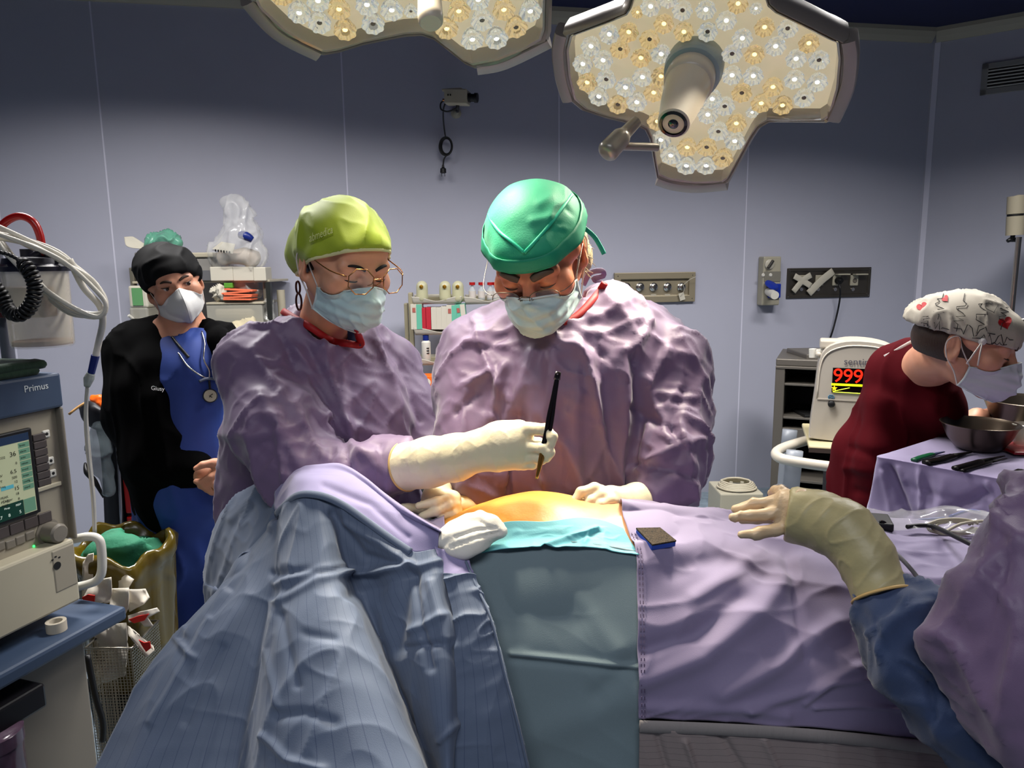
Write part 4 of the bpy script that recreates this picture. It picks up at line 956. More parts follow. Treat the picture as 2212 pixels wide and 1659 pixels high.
# ---- the blue and lavender sheet heaped at the head end
def drape_left():
    root = thing('surgical_drape', low(620,1.0,0), 'big blue sheet with a lavender panel tented high over the patient beside the anaesthetic machine', 'drape', 'surgical drapes')
    # lavender hill
    hx = [(597,1110),(640,1070),(690,1068),(740,1088),(790,1122),(840,1158),(888,1190),(945,1186)]
    hD = [1.24,1.175,1.15,1.145,1.135,1.12,1.105,1.095]
    tp = [(596,1030),(645,1018),(695,1010),(742,1008),(790,1034),(838,1074),(880,1104),(955,1150)]
    tD = [1.34,1.31,1.29,1.27,1.24,1.21,1.18,1.12]
    r0 = [P(x, y, D) for (x, y), D in zip(tp, tD)]; r3 = [P(x, y, D) for (x, y), D in zip(hx, hD)]
    rb = [Vector((c.x, 1.44, c.z-.14)) for c in r0]; rb2 = [Vector((c.x, 1.50, c.z-.42)) for c in r0]
    mid = lambda a, b, t, up: [p.lerp(q, t) + Vector((0,-.2,1)).normalized()*up for p, q in zip(a, b)]
    sg = [(640,1030,760,1040,860,1110,16,.003),(700,1050,800,1090,880,1160,8,-.004),(560,1040,600,1100,6,.003)]
    o = obj('panel', sheet([rb2, rb, r0, mid(r0, r3, .35, .012), mid(r0, r3, .7, .012), r3], 130, 110, wr(.002,.09,(1,0,-.5),71,.001,.03,(1,0,-.5),sg)), lav2_m, root, label='lavender panel'); solid(o, .0015, -1)
    MB().tube([c + Vector((0,-.004,.0)) for c in r3[:7]], 1, 8, 6, flat=(.006, .0025, (0,-1,.5))).obj('hem', blue2_m, root, smooth='all')
    # blue skirt in front: columns fan out from the peak
    Y = [1112,1235,1340,1450,1560,1668]
    cols = [([600,486,400,325,258,200], [1.30,1.24,1.19,1.14,1.09,1.05], [1112,1262,1350,1432,1550,1668]),
            ([600,525,450,385,325,275], [1.265,1.19,1.14,1.09,1.05,1.01], None),
            ([601,560,500,445,400,360], [1.25,1.17,1.11,1.07,1.03,.995], None),
            ([603,588,555,520,490,465], [1.24,1.155,1.11,1.07,1.035,1.0], None),
            ([606,598,580,558,538,520], [1.225,1.14,1.10,1.065,1.03,1.0], [1098]+Y[1:]),
            ([612,606,592,580,572,566], [1.20,1.105,1.05,1.00,.95,.915], [1086]+Y[1:]),
            ([640,648,648,650,655,660], [1.175,1.075,1.01,.955,.91,.875], [1071]+Y[1:]),
            ([676,702,722,742,765,790], [1.155,1.065,1.0,.945,.90,.865], [1068]+Y[1:]),
            ([700,733,775,820,868,914], [1.152,1.085,1.025,.975,.93,.895], [1071]+Y[1:]),
            ([725,752,800,845,890,930], [1.148,1.125,1.085,1.05,1.02,.995], [1081]+Y[1:]),
            ([780,800,832,866,900,935], [1.135,1.12,1.075,1.035,1.005,.985], [1115]+Y[1:]),
            ([838,846,872,892,915,945], [1.12,1.09,1.05,1.01,.985,.965], [1157]+[1245]+Y[2:]),
            ([888,895,912,928,940,955], [1.105,1.07,1.02,.98,.955,.94], [1190]+[1248]+Y[2:]),
            ([928,938,958,970,972,972], [1.095,1.06,1.015,.975,.95,.935], [1188]+[1245]+Y[2:]),
            ([946,962,986,994,990,984], [1.098,1.075,1.045,1.01,.985,.97], [1186]+[1240]+Y[2:])]
    R = [[P(xs[i], (ys or Y)[i], D[i]) for xs, D, ys in cols] for i in range(6)]
    R += [[P(xs[5]+(xs[5]-xs[4])*1.5, 1860, D[5]-.07) for xs, D, ys in cols]]; R.append([Vector((c.x, c.y-.03, .3)) for c in R[-1]])
    seg = [(592,1240,735,1228,9,-.005),(600,1262,680,1232,738,1222,8,.006),(600,1300,690,1252,738,1238,8,.004),(738,1240,800,1236,890,1222,8,.013),(745,1290,820,1270,893,1240,12,-.004),(745,1130,820,1170,893,1226,8,.005),(720,1110,790,1200,893,1230,10,-.006),
           (893,1232,905,1330,930,1440,10,-.009),(893,1228,945,1215,8,.006),(880,1250,860,1400,14,-.006),(930,1260,960,1380,10,.006),(890,1360,960,1330,980,1390,9,.006),(880,1400,950,1390,8,-.006),(600,1525,575,1400,590,1300,7,.004),
           (570,1590,620,1640,700,1660,9,.006),(610,1330,640,1480,9,-.004),(660,1370,720,1380,10,-.003),(600,1545,660,1540,720,1560,12,-.004),(455,1340,395,1450,330,1560,8,.004),(400,1360,380,1380,420,1420,7,.006),(590,1130,480,1290,410,1370,9,.006),(580,1150,500,1270,9,-.006),(480,1400,400,1560,10,-.004),(950,1600,985,1560,8,.005)]
    o = obj('skirt', sheet(R, 260, 240, wr(.0038,.06,(-.25,-.2,-1),81,.0014,.04,(1,.2,-.25),seg)), blue_m, root, label='blue front with fine dark woven lines'); solid(o, .0015, -1)
    # dome behind
    d0 = [(597,1031,1.36),(540,1052,1.42),(482,1105,1.46),(452,1175,1.47),(440,1248,1.46),(452,1330,1.44)]
    d1 = [(600,1070,1.29),(560,1092,1.32),(520,1140,1.34),(500,1205,1.33),(490,1275,1.32),(485,1345,1.31)]
    d2 = [(603,1116,1.262),(580,1150,1.26),(556,1190,1.25),(535,1235,1.24),(515,1290,1.235),(500,1350,1.23)]
    db = [Vector((P(x, y, D).x+.04, D+.14, P(x, y, D).z-.10)) for x, y, D in d0]
    RR = [db, pts(d0), pts(d1), pts(d2)]
    for r in RR: r.append(Vector((r[-1].x, r[-1].y, .35)))
    o = obj('back_skirt', sheet(RR, 90, 60, wr(.004,.07,(-.4,0,-1),91,.002,.03,(1,0,-.4),[(597,1040,602,1110,5,-.006),(560,1060,500,1120,10,.004)]), flip=True), blue2_m, root); solid(o, .0015, -1)
    # hanging end with gathered edge
    top = [P(940,1182,1.10), P(965,1192,1.092), P(990,1200,1.088), P(1012,1208,1.086)]
    q = lambda a, D: [P(x, a[0], D - (.006 if 0 < i < 3 else 0)) for i, x in enumerate(a[1:])]
    RR = [top, q((1242,960,982,1004,1024),1.066), q((1255,962,984,1008,1029),1.06)]
    o = obj('panel', sheet(RR, 40, 30, wr(.003,.02,(1,0,.3),5)), lav2_m, root, label='lavender panel'); solid(o, .0015, -1)
    RR = [q((1240,960,982,1004,1024),1.064), q((1265,962,986,1012,1034),1.05), q((1340,978,1005,1036,1064),1.018), q((1450,984,1020,1060,1093),.988), q((1560,978,1026,1076,1122),.966), q((1668,972,1030,1090,1147),.953)]
    RR.append(q((1860,960,1040,1115,1190),.93)); RR.append([Vector((c.x, c.y-.03, .3)) for c in RR[-1]])
    rf = lambda p, n: (.006*np.clip((p[:,2]-.93)/.1, .25, 1))*(ridges(p, (1,0,.35), .022, 3, 95)-.35) + .003*(ridges(p, (0,0,-1), .05, 3, 96)-.35)
    o = obj('skirt', sheet(RR, 80, 180, rf), blue_m, root, label='blue hanging end gathered at the top'); solid(o, .0015, -1)
    MB().tube([P(1006,1212,1.078), P(1027,1262,1.05), P(1060,1335,1.012), P(1089,1450,.983), P(1118,1560,.961), P(1143,1668,.948)], .0022, 6, 5).obj('seam', blue2_m, root, smooth='all')
drape_left()
# ---- gauze and scrub pad
def gauze():
    S = Solid(); S.chain([(946,1168,1.118,11),(985,1152,1.115,20),(1018,1132,1.118,18),(1040,1124,1.118,11)], k=.02); S.chain([(955,1172,1.112,12),(1010,1165,1.102,24),(1050,1152,1.104,17),(1078,1146,1.104,9)], k=.02); S.chain([(985,1186,1.094,8),(1006,1190,1.09,7),(1030,1178,1.094,14)], k=.02); S.chain([(1040,1122,1.116,9),(1062,1132,1.11,11),(1084,1150,1.102,6)], k=.015); S.chain([(1028,1124,1.116,7),(1037,1113,1.118,8),(1046,1119,1.116,5)], k=.006); S.chain([(1000,1196,1.088,5),(972,1190,1.094,6)], k=.012)
    o = obj('gauze_swab', S.mesh(.003, lambda p, n: .003*(ridges(p, (1,0,.35), .02, 5, 3)-.3) + creases(p, [(975,1182,1030,1162,1080,1150,3,-.004),(985,1160,1030,1144,1072,1140,3,-.004),(1040,1128,1060,1140,3,-.003)])), mat('gauze', (.95,.93,.88), .9, bump=.4, bscale=400, sheen=.2), label='crumpled white gauze swab lying against the orange skin', cat='gauze')
gauze()
def pad():
    n = Vector((0,-.30,.95)).normalized(); o = P(1417,1158,1.142) + n*.012
    q = [PL(x, y, o, n) for x, y in ((1374,1140),(1426,1139),(1461,1167),(1409,1176))]
    root = thing('scrub_pad', P(1417,1170,1.14), 'small dark speckled abrasive pad on a bright blue base, lying on the lavender sheet', 'pad')
    MB().prism([p-n*.003 for p in q], (0,0,0), n*.003).obj('abrasive_top', mat('abrasive', (.20,.16,.11), .9, var=.9, vscale=420, bump=1, bscale=500), root)
    MB().prism([p-n*.013 for p in q], (0,0,0), n*.010).obj('base', mat('pad_blue', (.06,.27,.68), .5), root, bev=.0015)
pad()
# ================================================================ the nurse in black
def nurse():
    root = thing('person', (P(390,900,2.35).x, 2.37, 0), 'person in a black cap, white folded mask and black jacket over blue scrubs', 'person', 'people around the table')
    M = hframe(376, 616, 2.36, rot(30, 2, -15)); s = .96; T = lambda *a: M @ (Vector(a)*s)
    B = Solid(); add_head(B, M, s, lids=0)
    c = Vector((P(390,900,2.35).x, 2.37, 0)); V = lambda x, y, z: c + Vector((x, y, z))
    B.rc(V(0,0,1.30), V(0,.0,1.05), .10, .115, k=.06, raw=True); B.rc(V(-.11,.04,1.29), V(.11,.04,1.29), .05, .05, k=.06, raw=True)
    B.chain([(300,760,2.350,38),(285,920,2.350,32),(330,1020,2.270,28),(440,1020,2.170,23)], k=.03); B.chain([(475,770,2.450,38),(500,900,2.400,32),(500,1000,2.300,26),(475,1035,2.180,22)], k=.03)
    for dx in (-.03, .09):
        B.rc(V(dx,0,.98), V(dx,0,.5), .07, .06, k=.04, raw=True); B.rc(V(dx,0,.5), V(dx,0,.08), .06, .045, k=.02, raw=True); B.rc(V(dx,0,.04), V(dx+.03,-.14,.035), .04, .032, k=.02, raw=True)
    # hands clasped in front
    for F in ([(492,1002,2.14,15),(462,1000,2.125,10),(438,1004,2.115,8),(423,1012,2.11,6)], [(490,1018,2.13,15),(458,1030,2.112,10),(436,1042,2.112,8.5),(424,1040,2.12,6.5)], [(494,1030,2.13,14),(466,1045,2.108,9.5),(446,1054,2.108,8),(432,1050,2.118,6.5)],
              [(498,1040,2.13,13),(476,1055,2.108,9),(458,1063,2.108,7.5),(445,1058,2.118,6)], [(502,1050,2.135,11),(486,1062,2.114,8),(470,1068,2.114,6.5),(460,1063,2.122,5.5)]): B.chain(F, k=.004)
    MB().tube([P(452,1049,2.10), P(458,1054,2.098), P(462,1061,2.10)], .0016, 6, 4).obj('ring', gold_m, root, smooth='all')
    B.chain([(500,1000,2.170,24),(480,1015,2.150,22)], k=.02)
    h = np.array(M.translation); hh = np.array(P(455,1030,2.13))
    lo = np.minimum(h-.16, hh-.06); hi = np.maximum(h+.16, hh+.07)
    obj('body', B.mesh(.014, fine=(lo, hi, .0040), coarse=(.85, .03)), skinC, root)
    face_bits(root, M, s, mat('brow_brown', (.20,.13,.09), .7), eyes=(.28,-1,.06), brow_r=.0035)
    hd = Solid(); add_head(hd, M, s, neck=False, ears=(0,0))
    H = Solid(M); H.ell(Vector((0,.025,.0)), Vector((.080,.096,.10))).ell(Vector((0,.075,-.06)), Vector((.062,.035,.06)), k=.03).cut(Vector((0,.030,0)), (0,-1,-.1))
    obj('hair', H.mesh(.005), mat('hair_blonde', (.42,.32,.20), .5, bump=.8, bscale=120, stretch=(4,4,.4)), root)
    C = Solid(M); C.inflate(hd, len(hd.ops), .005); C.ell(Vector((0,.02,.045)), Vector((.088,.108,.088))).ell(Vector((-.02,.05,.06)), Vector((.075,.07,.075)), k=.02)
    o_, n_ = Vector((0,-.09,.040)), Vector((0,-.50,-1)); C.cut(o_, n_, .003)
    capb = mat('cap_black', (.018,.018,.022), .75, spec=.2, crumple=.3, cscale=9)
    cap = obj('surgical_cap', C.mesh(.005, lambda p, n: .007*(ridges(p, (.8,.2,.5), .06, 3, 3)-.35)), capb, root)
    # folded respirator with a centre ridge
    X = [-.068,-.048,-.022,0,.022,.048,.068]; Z = [[-.045,-.032,-.016,-.004,-.016,-.032,-.045],[-.058,-.052,-.045,-.040,-.045,-.052,-.058],[-.070,-.075,-.078,-.078,-.078,-.075,-.070],[-.082,-.100,-.112,-.122,-.112,-.100,-.082]]
    Y = [[-.030,-.078,-.105,-.122,-.105,-.078,-.030],[-.030,-.084,-.128,-.152,-.128,-.084,-.030],[-.028,-.080,-.124,-.150,-.124,-.080,-.028],[-.022,-.058,-.085,-.104,-.085,-.058,-.022]]
    rows = [[T(x, y, z) for x, y, z in zip(X, ys, zs)] for ys, zs in zip(Y, Z)]; me = patch(rows, 61, 40, raw=True); fit(me, B, .003)
    wm = mat('respirator_white', (.80,.80,.79), .8, bump=.2, bscale=250)
    o = obj('face_mask', me, wm, root); solid(o, .0015, -1)
    MB().tube([T(0, Y[k][3]-.0012, Z[k][3]) for k in range(4)], .0016, 6, 5).obj('centre_seam', wm, o, smooth='all')
    for x in (-1, 1):
        k = 0 if x < 0 else 6
        MB().tube([T(X[k], Y[0][k], Z[0][k]), T(.077*x,-.004,-.004), T(.083*x,.012,.022), T(.087*x,.030,.002)], .0014, 6, 4).obj('ear_loop', tie_m, o, smooth='all')
        MB().tube([T(X[k], Y[3][k], Z[3][k]), T(.076*x,-.002,-.055), T(.084*x,.022,-.030)], .0014, 6, 4).obj('ear_loop', tie_m, o, smooth='all')
    # scrubs and jacket
    sc = mat('scrub_blue', (.135,.235,.52), .7, crumple=.35, cscale=5, weave=.3)
    G = Solid(); G.chain([(345,770,2.350,60),(450,770,2.350,60)], k=.05); G.chain([(410,800,2.310,78),(400,1060,2.300,95)], k=.06); G.chain([(400,1060,2.330,95),(385,1180,2.350,98)], k=.06)
    for dx in (-.04, .10): G.rc(V(dx,0,.90), V(dx,0,.12), .092, .08, k=.05, raw=True)
    nk = T(0,.04,-.17); G.rc(nk + Vector((0,-.03,.10)), nk + Vector((.0,-.05,.0)), .062, .045, k=.01, op='s', raw=True); G.rc(nk + Vector((.01,-.09,.0)), nk + Vector((.03,-.16,-.10)), .045, .012, k=.01, op='s', raw=True)
    sc_o = obj('scrubs', G.mesh(.009, lambda p, n: .008*(ridges(p, (.2,0,-1), .07, 3, 7)-.35), coarse=(.6, .03)), sc, root)
    J = Solid()
    J.chain([(300,765,2.370,62),(350,745,2.410,55)], k=.04); J.chain([(300,770,2.360,64),(284,900,2.350,52),(324,1000,2.290,42),(400,1010,2.220,40),(425,1012,2.190,34)], k=.05)
    J.chain([(325,840,2.31,78),(352,980,2.27,74),(366,1085,2.27,64),(370,1108,2.27,56)], k=.05)
    J.chain([(320,745,2.370,46),(400,735,2.470,46),(470,735,2.490,44)], k=.05)
    J.chain([(478,765,2.450,52),(505,900,2.410,50),(515,1000,2.330,44),(508,1040,2.230,34)], k=.05); J.chain([(495,860,2.450,50),(495,1080,2.410,58)], k=.05)
    J.chain([(335,735,2.32,36),(338,790,2.27,44),(352,860,2.245,46),(368,940,2.23,46)], k=.03); J.chain([(332,730,2.36,32),(348,712,2.38,24)], k=.03); J.chain([(455,708,2.36,20),(474,738,2.30,26),(500,800,2.27,34)], k=.02)
    J.chain([(300,728,2.380,26),(335,712,2.430,28),(345,705,2.450,24)], k=.02)
    J.rc(nk + Vector((0,-.03,.10)), nk + Vector((.0,-.05,-.0)), .062, .054, k=.012, op='s', raw=True)
    jm = mat('jacket_black', (.010,.010,.012), .95, spec=.08, weave=.4)
    j = obj('jacket', J.mesh(.008, lambda p, n: .007*(ridges(p, (.2,0,-1), .06, 3, 17)-.35)), jm, root)
    text('Giusy', .030, Matrix(), 'lettering', mat('thread_white', (.75,.75,.75), .6), j, bend=lambda v: (J.hit(326+v.x*430, 842+v.x*40-v.y*430, .010+v.z) or P(326+v.x*560, 842-v.y*560, 2.2)))
    return G, J
nurse_scrubs, nurse_jacket = nurse()
def steth():
    root = thing('stethoscope', P(450,850,2.2), 'stethoscope with steel tubes hanging round the neck of the person in black', 'stethoscope')
    S = lambda x, y, o=.006: (nurse_scrubs.hit(x, y, o) or P(x, y, 2.25))
    def on(l, o=.006):
        out = []
        for x, y in l:
            a, b = nurse_scrubs.hit(x, y, o), nurse_jacket.hit(x, y, o); c = [q for q in (a, b) if q]
            out.append(min(c, key=lambda q: q.y) if c else P(x, y, 2.25))
        return out
    MB().tube(on([(372,728),(385,745),(400,763),(408,772)]), .0045, 10, 5).obj('tubing', black_m, root, smooth='all')
    MB().tube(on([(385,762),(405,790),(428,808),(446,817)],.008), .0026, 10, 5).obj('steel_tube', silver_m, root, smooth='all')
    MB().tube(on([(436,716),(442,740),(440,775),(452,800),(452,815)],.008), .0026, 10, 5).obj('steel_tube', silver_m, root, smooth='all')
    MB().tube(on([(430,824),(446,818),(464,819)],.010), .0045, 10, 4).obj('yoke', mat('grey_rubber', (.30,.33,.40), .4), root, smooth='all')
    MB().tube(on([(452,822),(453,832),(454,842)],.008), .0035, 10, 3).obj('stem', black_m, root, smooth='all')
    c = S(454, 855, .012); d = (CAM-c).normalized()
    MB().lathe(c, d, [(.021,0),(.022,.004),(.020,.008)], 28).obj('chestpiece', mat('chest_ring', (.25,.25,.27), .3, metal=.6), root, smooth=True)
    MB().lathe(c + d*.008, d, [(.0185,0),(.0175,.0012)], 28).obj('diaphragm', mat('diaphragm', (.72,.70,.60), .35), root, smooth=True)
    e = c + d*.0094; R = Vector(R_); Uu = Vector(U_)
    MB().tube([e - R*.009 + Uu*.004, e - R*.002, e + R*.006 - Uu*.005], .0012, 6, 3).tube([e - R*.004 - Uu*.008, e + R*.001 + Uu*.001, e + R*.008 + Uu*.006], .0011, 6, 3).obj('emblem', black_m, root, smooth='all')
steth()
# ================================================================ the scrub nurse bending on the right
def scrub_nurse():
    c = Vector((P(1960,900,2.15).x, 2.2, 0))
    root = thing('person', c, 'person in dark red scrubs and a cap printed with hearts, bending to the right', 'person', 'people around the table')
    M = hframe(2086, 742, 1.86, rot(52, 14, 0)); s = 1.07; T = lambda *a: M @ (Vector(a)*s)
    B = Solid(); add_head(B, M, s, neck=False, ears=(1,1)); B.M = Matrix(); B.chain([(2062,775,1.90,44),(2025,775,1.97,48),(1990,800,2.07,52)], k=.03)
    V = lambda x, y, z: c + Vector((x, y, z))
    B.chain([(1975,805,2.14,55),(1940,930,2.2,62),(1910,1060,2.22,65)], k=.05)
    B.chain([(1990,800,2.07,36),(2010,900,2.05,28),(2060,930,2.09,24),(2110,905,2.16,20),(2135,900,2.2,17)], k=.03)
    for F in ([(2130,900,2.2,14),(2150,905,2.2,7),(2160,915,2.19,5)], [(2130,905,2.2,13),(2148,915,2.19,7),(2156,925,2.18,5)], [(2128,896,2.2,12),(2150,896,2.21,6.5),(2163,900,2.21,5)], [(2126,908,2.19,12),(2142,921,2.18,6.5),(2150,930,2.17,5)], [(2124,893,2.19,10),(2138,886,2.18,6),(2150,884,2.17,5)]): B.chain(F, k=.005)
    for dx in (-.03, .09):
        B.rc(V(dx,.03,.98), V(dx,.03,.5), .08, .06, k=.04, raw=True); B.rc(V(dx,.02,.5), V(dx,.02,.08), .065, .045, k=.02, raw=True); B.rc(V(dx,.02,.04), V(dx+.12,-.03,.035), .04, .032, k=.02, raw=True)
    h = np.array(M.translation); obj('body', B.mesh(.013, fine=(h-.17, h+.17, .0045), coarse=(.85, .03)), skinC, root)
    face_bits(root, M, s, mat('brow_brown', (.20,.13,.09), .7))
    hd = Solid(); add_head(hd, M, s, neck=False, ears=(0,0))
    H = Solid(M); H.ell(Vector((0,.02,.0))*s, Vector((.080,.10,.075))*s).cut(Vector((0,-.03,0))*s, (0,-1,-.1)).cut(Vector((0,0,-.045))*s, (0,0,-1)); obj('hair', H.mesh(.006), mat('hair_brown', (.20,.13,.085), .5, bump=.8, bscale=120, stretch=(4,4,.4)), root)
    C = Solid(M); C.inflate(hd, len(hd.ops), .006); C.ell(Vector((0,.015,.035))*s, Vector((.090,.112,.068))*s).ell(Vector((-.01,.085,.035))*s, Vector((.078,.060,.046))*s, k=.04)
    o_, n_ = Vector((0,-.09,.020))*s, Vector((0,.02,-1)); C.cut(o_, n_, .004)
    cap = obj('surgical_cap', C.mesh(.005, lambda p, n: .004*(ridges(p, (0,.2,1), .03, 4, 3)-.35)), mat('cap_print', (.66,.63,.57), .75, crumple=.25, cscale=10, weave=.4), root)
    red = mat('heart_red', (.62,.03,.05), .7); ink = mat('ink_black', (.05,.05,.055), .7)
    def heart(x, y, w, a=0, thin=None):
        p = []
        for t in np.linspace(0, 2*pi, 29)[:-1]:
            u = 16*sin(t)**3/16*w; v = (13*cos(t)-5*cos(2*t)-2*cos(3*t)-cos(4*t))/16*w
            q = C.hit(x + u*cos(a) - v*sin(a), y - (u*sin(a) + v*cos(a)), .0012)
            if q: p.append(q)
        if len(p) < 20: return
        if thin: MB().tube(p, .0006, 5, 1, closed=True).obj('heart_print', ink, cap)
        else:
            m = sum(p, Vector())/len(p); n = len(p); MB().add(p+[m + (CAM-m).normalized()*.0005], [(i, (i+1) % n, n) for i in range(n)]).obj('heart_print', red, cap)
    for a in ((1992,663,12,.4),(2042,645,8,.7),(2172,697,15,.3),(2198,748,14,.2)): heart(*a)
    heart(2143,662,14,.3,1)
    def ecg(x0, y0, x1, y1, k):
        n = 17; rr = random.Random(k); pp = []
        dx, dy = x1-x0, y1-y0; L = math.hypot(dx, dy)
        for i in range(n):
            t = i/(n-1); o = 0 if i < 4 or i > 12 else (rr.choice((-1, 1))*rr.uniform(4, 13))
            q = C.hit(x0+dx*t - dy/L*o, y0+dy*t + dx/L*o, .001)
            if q: pp.append(q)
        if len(pp) > 4: MB().tube(pp, .0009, 5, 1).obj('trace_print', ink, cap)
    for k, a in enumerate(((2038,634,2026,690),(2084,634,2066,716),(2132,632,2110,720),(2175,640,2162,712),(1975,690,2050,712),(2060,708,2150,722),(2100,730,2200,735),(2195,640,2208,690),(2130,742,2190,762),(1996,672,2004,705))): ecg(*a, k)
    surgical_mask(root, M, s, mat('mask_grey_white', (.74,.75,.77), .75), mask_w, tie_m, wide=1, seed=13, B=B)
    # clear visor tape over the cap edge
    d0 = C.hit(2122,738,.002) or P(2122,738,1.95)
    MB().lathe(d0, (CAM-d0).normalized(), [(.009,0),(.008,.002)], 20).obj('visor_button', mat('clear_button', (.75,.73,.72), .3), cap, smooth='all')
    for x, y in ((2088,786), (2112,790)):
        MB().tube([d0, P(x, y, d0.y-.02)], 1, 6, 1, flat=(.002,.0006,(0,-1,0))).obj('visor_strap', tie_m, cap, smooth='all')
    G = Solid()
    G.chain([(1990,775,2.08,46),(1952,810,2.15,60),(1938,900,2.2,72),(1915,1010,2.24,78),(1905,1120,2.26,88)], k=.06)
    G.chain([(1995,810,2.06,52),(2020,880,2.05,50),(2040,930,2.08,42)], k=.05); G.chain([(1905,880,2.12,34),(1893,980,2.10,40),(1893,1080,2.12,48)], k=.05)
    for dx in (-.06, .10): G.rc(V(dx,.03,.95), V(dx,.03,.12), .12, .10, k=.05, raw=True)
    G.rc(P(2050,780,1.88), P(2012,772,1.99), .068, .056, k=.015, op='s', raw=True)
    mm = mat('scrub_maroon', (.27,.018,.05), .85, spec=.1, crumple=.25, cscale=4, weave=.3)
    cr = [(1840,970,1900,990,1990,980,12,-.010),(1830,1010,1930,1020,10,.008),(1850,1060,1950,1080,10,-.008),(1960,820,1950,940,16,.006),(2040,800,2030,900,10,-.005)]
    g = obj('scrubs', G.mesh(.008, lambda p, n: .010*(ridges(p, (.2,0,-1), .09, 4, 27)-.3) + creases(p, cr), coarse=(.8, .03)), mm, root)
    MB().tube([(G.hit(x, y, .002) or P(x, y, 2.05)) for x, y in ((1911,771),(1930,762),(1950,750),(1972,738),(1990,728),(2003,716))], 1, 8, 4, flat=(.006,.0012,(0,-1,.4))).obj('mask_tie', tie_m, root, smooth='all')
scrub_nurse()
